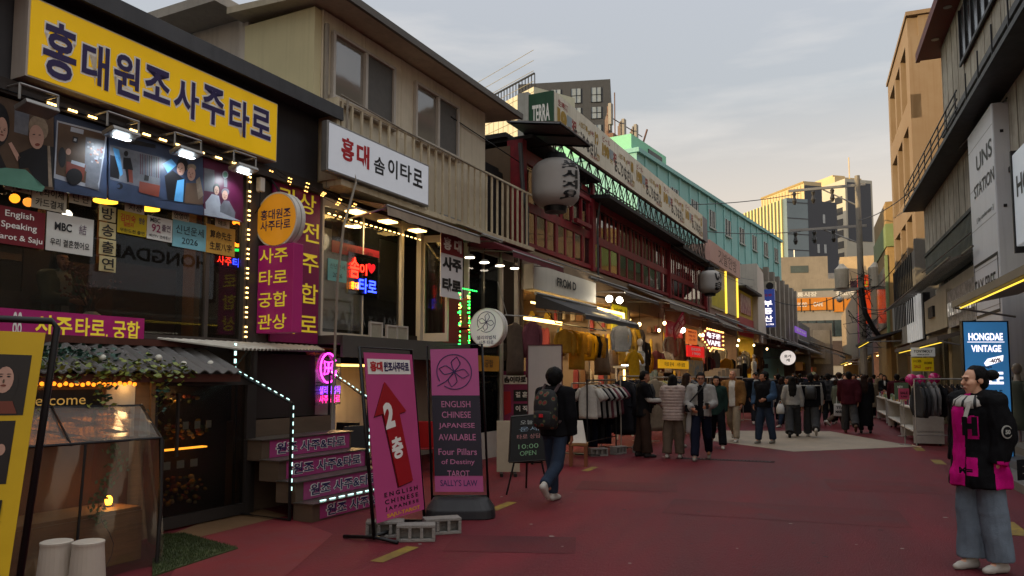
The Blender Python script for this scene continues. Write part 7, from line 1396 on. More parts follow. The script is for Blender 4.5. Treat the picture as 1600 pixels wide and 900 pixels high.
# man with backpack
fr = at(868, 786, 172); r, b = person('backpack_man', 'person walking away in a black jacket and jeans with a patterned backpack', fr, dict(H=1.68, vox=.011, legs=((-20, 38, 2), (14, 6, 2)), arms=((-4, 10, 14, 4), (6, 10, 24, 6)), hair='bushy', bulk=.045, hem=.86, hood=1, wide=(.072, .066), head=(12, -4)), CL['black'], CL['denim'])
T = Thing(fr, 'backpack', 'black backpack with a dark red flower pattern worn by the person walking away', 'backpack', 0, -.2, .95); m = MB()
m.loft([(0, -.235, .93, .12, .06), (0, -.25, .97, .155, .085), (0, -.25, 1.2, .155, .085), (0, -.24, 1.33, .14, .075), (0, -.23, 1.40, .10, .05), (0, -.22, 1.42, .04, .02)], 24, pw=3.2); m.loft([(0, -.325, .96, .10, .03), (0, -.335, 1.0, .12, .04), (0, -.335, 1.13, .12, .035), (0, -.33, 1.16, .10, .02)], 20, pw=3)
FL = M('flower_cloth', '17161a', rough=.8, var=0)
nt2 = FL.node_tree; bs = nt2.nodes['Principled BSDF']; vo = nt2.nodes.new('ShaderNodeTexVoronoi'); vo.inputs['Scale'].default_value = 13; cr2 = nt2.nodes.new('ShaderNodeValToRGB'); ce = cr2.color_ramp.elements; ce[0].position = .0; ce[0].color = C('7a2a28'); ce[1].position = .42; ce[1].color = C('121214'); x_ = ce.new(.25); x_.color = C('5a201c'); x_ = ce.new(.32); x_.color = C('4a5238'); tcn = nt2.nodes.new('ShaderNodeTexCoord'); nt2.links.new(tcn.outputs['Object'], vo.inputs['Vector']); nt2.links.new(vo.outputs['Distance'], cr2.inputs[0]); nt2.links.new(cr2.outputs[0], bs.inputs['Base Color'])
T.part('bag', m, FL, smooth=True); m = MB(); m.box(-.025, .025, -.385, -.37, 1.08, 1.12); T.part('label_patch', m, RINK); m = MB()
for s in (-1, 1): m.tube([(s*.09, -.19, 1.38), (s*.10, -.08, 1.47), (s*.11, .06, 1.44), (s*.12, .13, 1.3), (s*.13, .09, 1.1), (s*.12, -.16, 1.0)], .02, 6)
T.part('strap', m, M('strap_dark', '3a2a2a', rough=.8))
# man at the rack looking at his phone
fr = at(1006, 714, 115); r, b = person('phone_man', 'person in a black sports top with white and red sleeve stripes looking at a phone', fr, dict(H=1.68, arms=((22, 8, 85, 18), (18, 8, 75, 14)), head=(0, 22), bulk=.03, hem=.80, wide=(.095, .11), paint=lambda x, y, z: (2 if 1.06 < z < 1.09 else 1 if 1.09 <= z < 1.17 else 0) if y < -.10 or abs(x) > .19 else (1 if abs(abs(x)-.16) < .02 and 1.2 < z < 1.36 and y < 0 else 0)), [CL['black'], CL['white'], CL['maroon']], CL['brown'], shoe=SHOEK, face=True)
w_ = b['wr'][0][0]; t = Thing(fr, 'phone', 'dark phone held in the hand of the person in the sports top', 'phone', w_[0]+.03, -w_[1]+.1, w_[2]+.04); m = MB(); m.wzp([(-w_[1]+.06, w_[2]+.02), (-w_[1]+.19, w_[2]+.07), (-w_[1]+.187, w_[2]+.08), (-w_[1]+.057, w_[2]+.03)], w_[0]-.01, w_[0]+.065); t.part('case', m, INK, bevel=.003)
# pale puffer jacket from behind
fr = at(1053, 716, 178); person('puffer_woman', 'person seen from behind in a pale quilted puffer jacket and grey wide trousers', fr, dict(H=1.60, fem=1, hair='bob', bulk=.06, hem=.78, hood=1, ribs=1, wide=(.098, .098), arms=((14, 12, 50, 8), (14, 12, 60, 8)), fold=.006), CL['puffer'], CL['taupe'])
t = Thing(fr, 'plastic_bag', 'white plastic shopping bag hanging beside the person in the puffer jacket', 'bag', -.30, .1, .50)
def bag(t, c, h, w_, d, mat):
    m = MB(); m.loft([(c[0], c[1], c[2], w_*.42, d*.5), (c[0], c[1], c[2]+.04, w_*.5, d*.62), (c[0], c[1], c[2]+h*.6, w_*.46, d*.5), (c[0], c[1], c[2]+h, w_*.28, d*.2)], 16, pw=3); k = len(m.v); m.v = [(v[0]+.012*noise.noise(Vector(v)*14), v[1]+.012*noise.noise(Vector(v)*14+Vector((5, 0, 0))), v[2]) for v in m.v]; t.part('sack', m, mat, smooth=True); m = MB(); m.tube([(c[0]-w_*.2, c[1], c[2]+h*.98), (c[0]-w_*.1, c[1], c[2]+h*1.3), (c[0]+w_*.1, c[1], c[2]+h*1.3), (c[0]+w_*.2, c[1], c[2]+h*.98)], .008, 5); t.part('handle', m, mat)
PLB = M('bag_white', 'aaa8a5', rough=.45, var=.2); bag(t, (-.32, .1, .48), .42, .2, .14, PLB)
fr = at(1075, 700, 150); person('cream_woman', 'person with long brown hair in a cream knit behind the puffer jacket', fr, dict(H=1.64, fem=1, hair='long', bulk=.03, hem=.80, wide=(.07, .06), arms=((10, 10, 60, 10), (4, 8, 20, 2)), head=(-25, 6)), CL['cream'], CL['khaki'], hair=HAIRB, skin=1)
# man in the grey jacket walking towards the camera
fr = at(1097, 718, 4); r, b = person('grey_man', 'person in a pale grey open jacket, glasses and dark trousers walking towards the camera', fr, dict(H=1.70, vox=.011, legs=walk1, arms=((10, 14, 62, 26), (12, 14, 78, 22)), hair='short', bulk=.038, hem=.88, glasses=1, wide=(.078, .078), head=(8, 2), paint=lambda x, y, z: 1 if y < -.06 and abs(x) < .055+.0 else 0), [CL['lgrey'], CL['black']], CL['navy'], shoe=M('shoe_grey', '7d776e', rough=.6), face=True)
t = Thing(fr, 'shoulder_bag', 'small black shoulder bag worn across the grey jacket', 'bag', -.2, .16, .95); m = MB(); m.loft([(-.17, .15, .90, .10, .05), (-.17, .155, .92, .12, .06), (-.17, .155, 1.02, .12, .06), (-.17, .15, 1.04, .1, .05)], 18, pw=4); t.part('pouch', m, CL['black']); m = MB(); m.tube([(-.27, .12, 1.0), (-.10, .17, 1.2), (.06, .15, 1.38), (.10, .02, 1.46), (.04, -.12, 1.36), (-.2, -.14, 1.05)], .014, 6); t.part('strap', m, INK)
w_ = b['wr'][1][0]; t = Thing(fr, 'drink_cup', 'small dark cup held by the person in the grey jacket', 'cup', w_[0], -w_[1]+.08, w_[2]); m = MB(); m.loft([(w_[0]-.02, -w_[1]+.08, w_[2]-.05, .025, .025), (w_[0]-.02, -w_[1]+.08, w_[2]+.06, .033, .033)], 14); t.part('cup', m, INK)
fr = at(1121, 700, 10); person('dark_woman', 'person with long dark hair half hidden behind the grey jacket', fr, dict(H=1.62, fem=1, hair='long', bulk=.025, hem=.8, wide=(.085, .09), legs=walk2), CL['green'], CL['black'], face=True)
fr = at(1147, 690, -6); person('tan_man', 'bald person in a tan jacket over a white shirt with pale trousers', fr, dict(H=1.76, hair='bald', legs=walk2, arms=((4, 12, 40, 22), (4, 12, 30, 4)), bulk=.035, hem=.86, wide=(.078, .066), paint=lambda x, y, z: 1 if y < -.05 and abs(x) < .068 else 0), [CL['tan'], CL['white']], CL['beige'], face=True)
fr = at(1196, 693, -22); person('vest_man', 'person in a black padded vest over a blue shirt and dark jeans looking aside', fr, dict(H=1.69, hair='short', bulk=.05, hem=.86, legs=((8, 4, 4), (-6, 6, 4)), arms=((-6, 14, 30, 6), (12, 16, 70, 26)), head=(-38, 0), wide=(.085, .078), paint=lambda x, y, z: 1 if abs(x) > .19+.02*(z > 1.3) else 0), [CL['black'], CL['blue']], CL['denim'], face=True, shoe=M('shoe_grey', '7d776e'))
fr = at(1183, 662, 5); person('cap_man', 'person in a black jacket over white and a dark cap behind the vest', fr, dict(H=1.76, hair='cap', bulk=.04, legs=walk1, paint=lambda x, y, z: 1 if y < -.05 and abs(x) < .07 else 0), [CL['black'], CL['white']], CL['charcoal'], face=True)
fr = at(1218, 660, 170); person('hoodie_man', 'person from behind in a black hooded top with a small red print', fr, dict(H=1.70, hair='short', bulk=.045, hood=1, legs=walk2, paint=lambda x, y, z: 1 if y > .1 and abs(x) < .07 and 1.17 < z < 1.22 else 2 if y > .1 and abs(x) < .1 and 1.13 < z < 1.15 else 0), [CL['black'], CL['maroon'], CL['white']], CL['navy'])
fr = at(1232, 668, -35); person('dark_woman2', 'person in a dark jacket facing left beside the black hooded top', fr, dict(H=1.6, fem=1, hair='bob', bulk=.03, legs=walk1), CL['charcoal'], CL['denim'], face=True)
fr = at(1240, 683, 184); person('grey_woman', 'person with long black hair in a grey top and wide grey trousers walking away', fr, dict(H=1.62, fem=1, hair='long', bulk=.03, hem=.93, wide=(.105, .115), legs=walk1, arms=((2, 16, 8, 2), (2, 16, 30, 10))), CL['lgrey'], CL['dgrey'], shoe=SHOEK)
t = Thing(fr, 'plastic_bag', 'small white plastic bag in the hand of the person with long black hair', 'bag', .3, 0, .62); bag(t, (.30, .0, .60), .26, .22, .16, PLB)
fr = at(1269, 683, 180); person('back_man', 'person in a black top with a white neck stripe and faded wide jeans walking away', fr, dict(H=1.68, hair='short', bulk=.05, hem=.84, wide=(.1, .105), legs=walk2, paint=lambda x, y, z: 1 if 1.385 < z < 1.405 and y > 0 else 2 if abs(x) > .24 else 0), [CL['black'], CL['white'], CL['lgrey']], CL['dgrey'])
t = Thing(fr, 'sling_bag', 'black sling backpack on the back of the person in the neck striped top', 'backpack', 0, -.2, 1.0); m = MB(); m.loft([(0, -.22, .98, .12, .05), (0, -.24, 1.02, .14, .08), (0, -.24, 1.26, .14, .08), (0, -.2, 1.34, .08, .04)], 18, pw=3.5); t.part('bag', m, INK, smooth=True)
fr = at(1296, 664, 178); person('plaid_man', 'person in a dark plaid shirt walking away', fr, dict(H=1.72, hair='short', bulk=.04, hem=.82, legs=walk1, paint=lambda x, y, z: 1 if (int(z/.055) % 3 == 0 or int((x+1)/.05) % 3 == 0) else 0), [CL['charcoal'], CL['dgrey']], CL['black'])
fr = at(1310, 668, 120); person('tote_woman', 'person with tied hair in a dark jacket carrying a white lettered tote', fr, dict(H=1.52, fem=1, hair='pony', bulk=.03, legs=walk2, head=(-20, 0)), CL['olive'], CL['taupe'], hair=HAIRB)
tf = at(1310, 668, 8); t = Thing(tf, 'tote_bag', 'white tote bag with black capital letters on the street among the walkers', 'bag', .05, .25, .35); m = MB(); m.loft([(.05, .26, .36, .19, .05), (.05, .26, .38, .21, .07), (.05, .26, .72, .2, .05), (.05, .26, .74, .2, .03)], 16, pw=5); t.part('sack', m, PLB); m = MB(); m.text('TTAN', .05, .62, .325, .28, .08, bold=.05); m.text('MARKET', .05, .50, .335, .34, .08, bold=.05); t.part('lettering', m, INK); m = MB(); m.tube([(-.08, .26, .72), (-.05, .2, .95), (.12, .2, .95), (.17, .26, .72)], .01, 5); t.part('handle', m, PLB)
fr = at(1329, 677, 182); person('maroon_man', 'person in a loose maroon shirt and grey trousers walking away', fr, dict(H=1.74, hair='short', bulk=.06, hem=.82, wide=(.1, .1), legs=walk2, arms=sw1), CL['maroon'], CL['dgrey'], shoe=M('shoe_brown', '4a3222', rough=.6))
fr = at(1353, 677, 176); person('coat_woman', 'person with long hair in a long black dress walking away', fr, dict(H=1.62, fem=1, hair='long', bulk=.03, hem=.22, flare=.03), CL['black'], CL['black'], hair=HAIRB, shoe=SHOEK, names=('dress', 'leggings'))
fr = at(1384, 648, 0); person('black_woman', 'person with dark hair in a long black coat facing the camera near the display tables', fr, dict(H=1.62, fem=1, hair='long', bulk=.035, hem=.35, flare=.02, arms=((10, 8, 70, 30), (6, 8, 20, 4)), paint=lambda x, y, z: 1 if y < -.05 and abs(x) < .035 and z > 1.25 else 0), [CL['black'], CL['white']], CL['black'], face=True, names=('coat', 'trousers'))
fr = at(1312, 652, 180); person('white_man', 'person in a white shirt walking away in the crowd', fr, dict(H=1.78, hair='short', bulk=.05, hem=.84, legs=walk1), CL['white'], CL['charcoal'])
# seated woman behind the nearest window
p = L.uz(92, 470, -.75); fr = L.sub(p[0], -.75, 0); fr.o[2] = 1.98-.36
r, b = person('shop_woman', 'person with dark hair sitting behind the nearest shop window', fr, dict(H=1.62, fem=1, hair='bob', legs=((80, 78, 4), (80, 78, 4)), arms=((30, 10, 80, 30), (30, 10, 80, 30)), bulk=.03, paint=lambda x, y, z: 1 if y < -.05 and abs(x) < .05+.1*(z-1.1) else 0), [CL['olive'], CL['cream']], CL['black'], face=True)
t = Thing(fr, 'chair', 'dark wooden chair under the person behind the shop window', 'chair', 0, -.1, .36); m = MB(); m.box(-.22, .22, -.28, .2, .74, .79); t.part('seat', m, DWOOD); m = MB(); m.box(-.22, .22, -.31, -.28, .79, 1.3); t.part('backrest', m, DWOOD)
for u in (-.2, .16):
    for w_ in (-.27, .15): m = MB(); m.box(u, u+.04, w_, w_+.04, .36, .74); t.part('leg', m, DWOOD)
# crowd down the street: archetypes, then copies in other clothes
arch = [dict(H=1.7, vox=.02, legs=walk1, arms=sw1, bulk=.04), dict(H=1.62, vox=.02, fem=1, hair='long', legs=walk2, arms=sw2, bulk=.03), dict(H=1.74, vox=.02, legs=walk2, arms=sw2, bulk=.05, hair='short', hood=1), dict(H=1.58, vox=.02, fem=1, hair='bob', legs=walk1, bulk=.04, hem=.5, flare=.02)]
cols = ['black', 'charcoal', 'navy', 'grey', 'white', 'brown', 'cream', 'denim', 'maroon', 'dgrey', 'khaki', 'black', 'charcoal', 'pink']; trc = ['black', 'denim', 'charcoal', 'khaki', 'navy', 'dgrey']
cname = dict(black='black', charcoal='charcoal', navy='navy', grey='grey', white='white', brown='brown', cream='cream', denim='blue', maroon='maroon', dgrey='dark grey', khaki='khaki', pink='pink')
r2 = random.Random(11); n = 0; spots = []
while len(spots) < 132:
    y = 25+52*r2.random()**.85; xl = -2.9+.022*(y-25); x = r2.uniform(xl, 2.5-.0*y)
    if all((x-a)**2+(y-c)**2 > .35 for a, c in spots): spots.append((x, y))
for x, y in spots:
    k = r2.randrange(4); aw = r2.random() < .62; tcol = r2.choice(cols); fr = Frame(x, y, (180 if aw else 0)+r2.uniform(-18, 18))
    person('crowd_%d' % k, 'person in %s %s in the distant crowd, %s' % (cname[tcol], ('jacket', 'top', 'hooded jacket', 'long coat')[k], 'back turned' if aw else 'walking this way'), fr, arch[k], CL[tcol], CL[r2.choice(trc)], hair=r2.choice((HAIRM, HAIRM, HAIRB)), skin=r2.randrange(2), shoe=r2.choice((SHOEW, SHOEK)), group='people in the distant crowd', names=(('jacket', 'top', 'jacket', 'coat')[k], 'trousers'))
# woman with the pink and black parka, nearest on the right
def parka(x, y, z):
    th = math.degrees(math.atan2(x, -y)); rr = math.hypot(x, y)
    if rr > .29 and abs(x) > .2 and z < 1.35 and -20 < th < 140 and x > .285: return 0
    if -40 < th < 8 and z > .66: return 1
    if 16 < th < 46 and 1.10 < z < 1.29: return 1
    if 12 < th < 40 and .80 < z < .95: return 1
    if 70 < th < 128 and z < .93: return 1
    return 0
fr = at(1538, 892, -52); PK = cloth('parka', '101013', rough=.7)
r, b = person('parka_woman', 'person with tied black hair in a big black and pink parka and wide jeans', fr, dict(H=1.66, vox=.0075, fem=1, hair='bun', bulk=.062, hem=.70, flare=.025, legs=((3, 2, 1), (-3, 4, 1)), arms=((-6, 10, 10, 2), (-2, 12, 14, 4)), head=(-20, 3), wide=(.098, .104), paint=parka, fold=.02, sleeve=.95, collar=0), [PK, CL['hotpink']], cloth('parka_jeans', '6e7b88'), face=True, skin=1)
t = Thing(fr, 'neck_scarf', 'black and white striped hood cloth around the neck of the parka wearer', 'scarf', 0, 0, 1.4); k_ = b['k']; dz = b['dz']
m = MB(); q = np.linspace(0, 2*math.pi, 49)[:-1]; rows = []
for rz, rr in ((1.35, .15), (1.39, .19), (1.435, .175), (1.475, .122), (1.48, .085)): rows.append([((rr*1.05*math.sin(a_))*k_, (.93*rr*math.cos(a_)-.01)*k_, (rz+dz+.022*math.cos(a_*1.0)*-1)*k_) for a_ in q])
m.ring(rows, cap=False); fi = 0
for i in range(len(m.f)): m.m[i] = 1 if (i % 48) % 4 == 0 else 0
m.add([(.06*k_, .165*k_, 1.40*k_), (.10*k_, .15*k_, 1.42*k_), (.07*k_, .215*k_, 1.18*k_), (.03*k_, .20*k_, 1.22*k_)], [(0, 1, 2, 3)], 0)
t.part('cloth', m, [CL['white'], INK], smooth=True)
# black collar roll, letters and badge that sit on the parka
def on(th, z, rr): return (rr*math.sin(rad(th)), rr*math.cos(rad(th)), z)
def wrap_text(nm, body, th, z, rr, w_, h_, mat, bold=.03):
    m = MB(); mm = MB(); mm.text(body, 0, 0, 0, w_, h_, bold=bold); m.add([on(th+math.degrees(v[0]/rr), z+v[2], rr) for v in mm.v], mm.f); me = m.mesh(nm); o = bpy.data.objects.new(nm, me); me.materials.append(mat); COL.objects.link(o); o.parent = r; return o
wrap_text('lettering', 'H', 31, 1.18, .262, .11, .15, PK, .09); wrap_text('lettering', 'M=', 24, .83, .292, .10, .05, PK, .05); wrap_text('lettering', 'E', 100, .85, .345, .13, .16, PK, .09)
m = MB(True); c0 = np.array(b['wr'][1][0]); e_ = np.array([.27*k_, .0, 1.20*k_])
m.raw = False; m = MB(); m.disc((.305*k_, .035, 1.17*k_), 'u', .052, .006, 24); me = m.mesh('badge'); o = bpy.data.objects.new('badge', me); me.materials.append(M('badge_grey', '9a9a94', rough=.6)); COL.objects.link(o); o.parent = r; o.rotation_euler = (0, 0, 0)
m = MB(); m.disc((.3112*k_, .035, 1.17*k_), 'u', .042, .004, 24); me = m.mesh('badge_ring'); o2 = bpy.data.objects.new('badge_ring', me); me.materials.append(PK); COL.objects.link(o2); o2.parent = o
m = MB(); mm = MB(); mm.text('50', 0, 0, 0, .05, .035, bold=.05); m.add([(.318*k_, .035-v[0], 1.17*k_+v[2]) for v in mm.v], mm.f); me = m.mesh('lettering'); o2 = bpy.data.objects.new('lettering', me); me.materials.append(M('badge_grey', '9a9a94')); COL.objects.link(o2); o2.parent = o
# ------------------------------------------------------------------ hanging clothes and racks
def garment_mesh(kind):
    m = MB()
    L_ = dict(tee=.66, shirt=.72, hoodie=.70, coat=1.12, dress=1.0, trousers=1.02, blouse=.6)[kind]; th = dict(tee=.028, shirt=.03, hoodie=.05, coat=.05, dress=.04, trousers=.04, blouse=.05)[kind]; hw = dict(tee=.22, shirt=.23, hoodie=.24, coat=.24, dress=.2, trousers=.17, blouse=.2)[kind]
    sd = random.Random(kind); ph = sd.random()*6
    if kind == 'trousers':
        for s in (-1, 1): m.loft([(0, s*.085, z, th*(.7+.3*math.sin(z*9+s)), .085+.01*math.sin(z*7)) for z in np.linspace(-L_, -.12, 9)], 14)
        m.loft([(0, 0, -.3, th, .17), (0, 0, -.12, th*.9, .165), (0, 0, -.09, th*.8, .16)], 16)
    else:
        fl = .06 if kind in ('coat', 'dress') else .0
        rows = []
        for i, z in enumerate(np.linspace(-L_, -.14, 10)): t = i/9; rows.append((.012*math.sin(z*8+ph), .012*math.sin(z*5), z, th*(1.1+.25*math.sin(z*11+ph)), hw*(.92+fl*(1-t)*3 if kind != 'coat' else .9+.12*(1-t))))
        rows += [(0, 0, -.10, th, hw*.93), (0, 0, -.065, th*.9, hw*.6), (0, 0, -.035, th*.8, hw*.32), (0, 0, -.02, th*.6, hw*.26)]
        m.loft(rows, 22)
        for s in (-1, 1):
            if kind == 'tee': m.limb((0, s*hw*.86, -.13), (.0, s*(hw+.09), -.31), .05, .062, 10, True, False)
            elif kind != 'dress': m.tube([(0, s*hw*.86, -.12), (.012, s*(hw+.045), -.3), (.02*s, s*(hw+.03), -.5), (.03, s*(hw+.0), -.74 if kind == 'coat' else -.66)], .058, 10, r1=.046)
        if kind == 'hoodie': m.ell((.0, 0, -.05), (.07, .12, .08), 12, 8)
        if kind == 'coat': m.box(-th*1.3, th*1.3, -hw*.96, hw*.96, -.57, -.53)
    v = []
    for p in m.v: q = Vector((p[0]*5, p[1]*9+ph, p[2]*3)); v.append((p[0]+.022*noise.noise(q)+.012*math.sin(p[1]*34+ph+p[2]*3), p[1]+.012*noise.noise(q+Vector((3, 1, 0))), p[2]+.006*noise.noise(q*2)))
    m.v = [(p[0]*.62, p[1], p[2]*1.04) for p in v]; me = m.mesh('hanging_'+kind, smooth=True); me.materials.append(CL['white']); return me
GM = {k: garment_mesh(k) for k in ('tee', 'shirt', 'hoodie', 'coat', 'dress', 'trousers', 'blouse')}
hm = MB(); hm.tube([(0, 0, .07), (0, .02, .055), (0, 0, .03), (0, 0, -.02)], .004, 5); hm.tube([(0, -.2, -.1), (0, 0, -.025), (0, .2, -.1)], .007, 5); HM_ = hm.mesh('hanger'); HM_.materials.append(M('hanger_wood', 'a0805a', rough=.5, var=.2))
kname = dict(tee='tee shirt', shirt='long sleeved shirt', hoodie='sweatshirt', coat='long coat', dress='dress', trousers='pair of trousers', blouse='blouse')
def hang(fr, u, w, z, kind, col, where, group, rot=0.0, sc=1.0):
    o = bpy.data.objects.new('hanging_'+kind, GM[kind]); COL.objects.link(o); o.material_slots[0].link = 'OBJECT'; o.material_slots[0].material = CL[col]
    place(o, fr, u, w, z-.07, rot+rnd.uniform(-.12, .12)); o.scale = (sc*rnd.uniform(.9, 1.2), sc, sc*rnd.uniform(.95, 1.05)); tags(o, '%s %s hanging on %s' % ({**cname, 'lgrey': 'light grey', 'yellow': 'mustard yellow', 'mustard': 'bright mustard', 'lemon': 'pale yellow', 'beige': 'beige', 'rose': 'dusty rose', 'blue': 'pale blue', 'olive': 'olive', 'taupe': 'taupe', 'ldenim': 'faded blue'}.get(col, col), kname[kind], where), 'clothes', group)
    h = bpy.data.objects.new('hanger', HM_); COL.objects.link(h); h.parent = o
def rack(fr, label, u0, u1, w, z, mat=None, base=True):
    t = Thing(fr, 'clothes_rack', label, 'rack', u0, w, 0); mat = mat or STEEL; m = MB(); m.tube([(u0, w, z), (u1, w, z)], .016, 8); t.part('rail', m, mat)
    for u in (u0, u1): m = MB(); m.tube([(u, w, .06), (u, w, z)], .016, 8); m.tube([(u, w-.26, .06), (u, w+.26, .06)], .014, 6); t.part('upright', m, mat)
    m = MB(); m.tube([(u0, w, .3), (u1, w, .3)], .012, 6); t.part('lower_bar', m, mat); return t
def fill(fr, u0, u1, w, z, items, where, group, n, rot=0.0, sc=1.0):
    for i in range(n): k, c = items[i % len(items)] if isinstance(items, list) else items(i); hang(fr, u0+.06+(u1-u0-.12)*i/(n-1), w, z, k, c, where, group, rot, sc)
racks = [
 (8.75, 10.45, 1.72, 1.50, [('tee', 'white'), ('tee', 'white'), ('tee', 'black'), ('tee', 'lgrey'), ('tee', 'black'), ('tee', 'white'), ('tee', 'rose'), ('tee', 'white'), ('tee', 'black'), ('tee', 'white'), ('tee', 'rose'), ('tee', 'black'), ('tee', 'white'), ('tee', 'black'), ('tee', 'white')], 'the tee shirt rack beside the backpack wearer', 11),
 (10.6, 12.2, 1.78, 1.58, [('coat', 'charcoal'), ('coat', 'black'), ('shirt', 'dgrey'), ('coat', 'navy'), ('coat', 'black'), ('shirt', 'black'), ('coat', 'charcoal')], 'the dark coat rack left of the phone user', 10),
 (12.4, 14.6, 1.85, 1.55, [('shirt', 'lemon'), ('blouse', 'cream'), ('shirt', 'lemon'), ('blouse', 'white'), ('dress', 'cream'), ('shirt', 'lgrey'), ('blouse', 'lemon')], 'the pale clothes rack behind the phone user', 12),
 (14.9, 17.4, 1.9, 1.55, [('shirt', 'denim'), ('hoodie', 'grey'), ('shirt', 'ldenim'), ('dress', 'navy'), ('shirt', 'black')], 'the blue clothes rack behind the grey jacket', 11),
 (17.8, 21.8, 2.15, 1.50, [('trousers', 'cream'), ('trousers', 'cream'), ('trousers', 'white'), ('trousers', 'beige'), ('trousers', 'brown'), ('trousers', 'cream')], 'the trouser rack behind the bald person', 18),
 (22.4, 26.2, 2.3, 1.5, [('coat', 'charcoal'), ('hoodie', 'black'), ('shirt', 'brown'), ('hoodie', 'dgrey')], 'the dark rack beyond the trousers', 12)]
rl = ['black steel rack of tee shirts beside the person with the backpack', 'steel rack of dark coats left of the person with the phone', 'steel rack of pale clothes behind the person with the phone', 'steel rack of blue clothes behind the grey jacket', 'long white rack of trousers behind the bald person', 'steel rack of dark clothes beyond the trouser rack']
for (u0, u1, w, z, it, wh, n), lb in zip(racks, rl): rack(L, lb, u0, u1, w, z, BLK if n == 11 and u0 < 9 else None); fill(L, u0, u1, w, z, it, wh, 'clothes on '+wh, n)
fill(L, 8.9, 10.5, 1.36, 1.42, [('coat', 'black'), ('coat', 'charcoal'), ('dress', 'black'), ('coat', 'navy')], 'a low bar behind the tee shirt rack', 'clothes behind the tee shirt rack', 8)
rack(L, 'low steel rack of black clothes behind the tee shirt rack', 8.85, 10.5, 1.36, 1.44)
hang(L, 12.28, 2.05, 1.60, 'coat', 'beige', 'the front end of the dark coat rack', None, rot=1.0, sc=1.05)
t = Thing(L, 'clothes_rail', 'high rail of mustard shirts under the charcoal awning', 'rail', 9.45, .75, 2.62); m = MB(); m.tube([(9.45, .75, 2.70), (12.6, .75, 2.70)], .016, 6); t.part('rail', m, BLK); m = MB(); m.tube([(9.5, .75, 2.7), (9.5, .4, 3.1)], .01, 5); m.tube([(12.5, .75, 2.7), (12.5, .4, 3.1)], .01, 5); t.part('hook', m, BLK)
fill(L, 9.9, 12.0, .75, 2.68, [('blouse', 'mustard'), ('blouse', 'yellow'), ('dress', 'mustard'), ('blouse', 'mustard'), ('shirt', 'yellow'), ('blouse', 'black')], 'the high rail under the charcoal awning', 'clothes on the high rail', 7, .75, .88)
t.light('rail_lamp', 'AREA', 11, .9, 3.0, 9, (1, .72, .3), .8, aim=(11, 1.0, 0))
hang(L, 12.5, 1.5, 2.3, 'tee', 'yellow', 'the pole end right of the high mustard rail', None, rot=1.2)
for i, (u, c, k) in enumerate(((14.6, 'mustard', 'coat'), (15.0, 'yellow', 'coat'), (15.4, 'taupe', 'coat'), (14.2, 'grey', 'shirt'))): hang(L, u, .6, 3.05, k, c, 'the shop front beside the yellow light frame', 'clothes beside the yellow light frame', rot=.8)
hang(L, 8.05, .5, 2.72, 'dress', 'taupe', 'the red awning bar, left of the rose coat', None, rot=1.25, sc=1.05); hang(L, 8.6, .62, 2.78, 'coat', 'rose', 'the red awning bar above the blank white board', None, rot=1.25)
t = Thing(L, 'clothes_bar', 'short bar under the red awning carrying a rose coat', 'rail', 7.7, .55, 2.72); m = MB(); m.tube([(7.6, .5, 2.74), (9.1, .62, 2.80)], .014, 6); t.part('bar', m, STEEL); m = MB(); m.tube([(7.7, .5, 2.74), (7.7, .3, 3.4)], .01, 5); t.part('hook', m, STEEL)
for i in range(6): u = 18.0+.62*i; solo(L, 'carton', 'pale cardboard carton, %s from the left on top of the trouser rack' % ('first', 'second', 'third', 'fourth', 'fifth', 'sixth')[i], 'box', MB().box(u, u+.5, 1.95, 2.35, 1.57, 1.73+.05*(i % 3)), M('carton', '9c8468', rough=.8, var=.2), (u, 1.95, 1.57), group='cartons on the trouser rack', bevel=.008)
solo(L, 'rack_shelf', 'white shelf board lying along the top of the trouser rack', 'shelf', MB().box(17.7, 21.9, 1.9, 2.4, 1.53, 1.568), WHT, (17.7, 1.9, 1.53))
t = Thing(L, 'white_fence', 'white lit balustrade shelf below the yellow light frame', 'shelf', 12.9, 1.2, 1.9); m = MB(); m.box(12.9, 14.3, 1.15, 1.22, 2.12, 2.18); m.box(12.9, 14.3, 1.15, 1.22, 1.86, 1.92)
for i in range(9): m.box(12.92+i*.165, 12.99+i*.165, 1.16, 1.21, 1.92, 2.12)
t.part('rails', m, WHT); m = MB(); m.box(12.95, 14.25, .8, 1.14, 1.78, 1.84); m.box(12.95, 13.0, .85, .9, 0, 1.78); m.box(14.2, 14.25, .85, .9, 0, 1.78); t.part('shelf', m, WHT); m = MB(); m.box(13.0, 14.2, 1.0, 1.02, 1.845, 1.87); t.part('light_strip', m, COOL)
def mannequin(fr, u, w, z, label, col, kind='dress'):
    t = Thing(fr, 'mannequin', label, 'mannequin', u, w, z); m = MB(); m.loft([(u, w, z+.75, .14, .1), (u, w, z+.95, .12, .085), (u, w, z+1.2, .16, .11), (u, w, z+1.33, .17, .09), (u, w, z+1.38, .07, .06), (u, w, z+1.5, .05, .05)], 16); m.ell((u, w, z+1.6), (.075, .09, .11), 12, 8); t.part('torso', m, M('mannequin', 'a89a8a', rough=.4), smooth=True); m = MB(); m.tube([(u, w, z), (u, w, z+.8)], .02, 6); m.disc((u, w, z), 'z', .16, .02, 16); t.part('stand', m, STEEL)
    m = MB(); m.loft([(u, w, z+.45, .24, .17), (u, w, z+.7, .19, .14), (u, w, z+.95, .145, .105), (u, w, z+1.2, .19, .135), (u, w, z+1.33, .2, .115), (u, w, z+1.37, .1, .08)], 18)
    for s in (-1, 1): m.limb((u+s*.18, w, z+1.31), (u+s*.25, w, z+.95), .06, .05, 10)
    t.part('garment', m, CL[col], smooth=True)
p = L.uw(1034, 640); mannequin(L, 14.9, .9, .9, 'mannequin in a cream dress in front of the shop with the yellow light frame', 'cream')
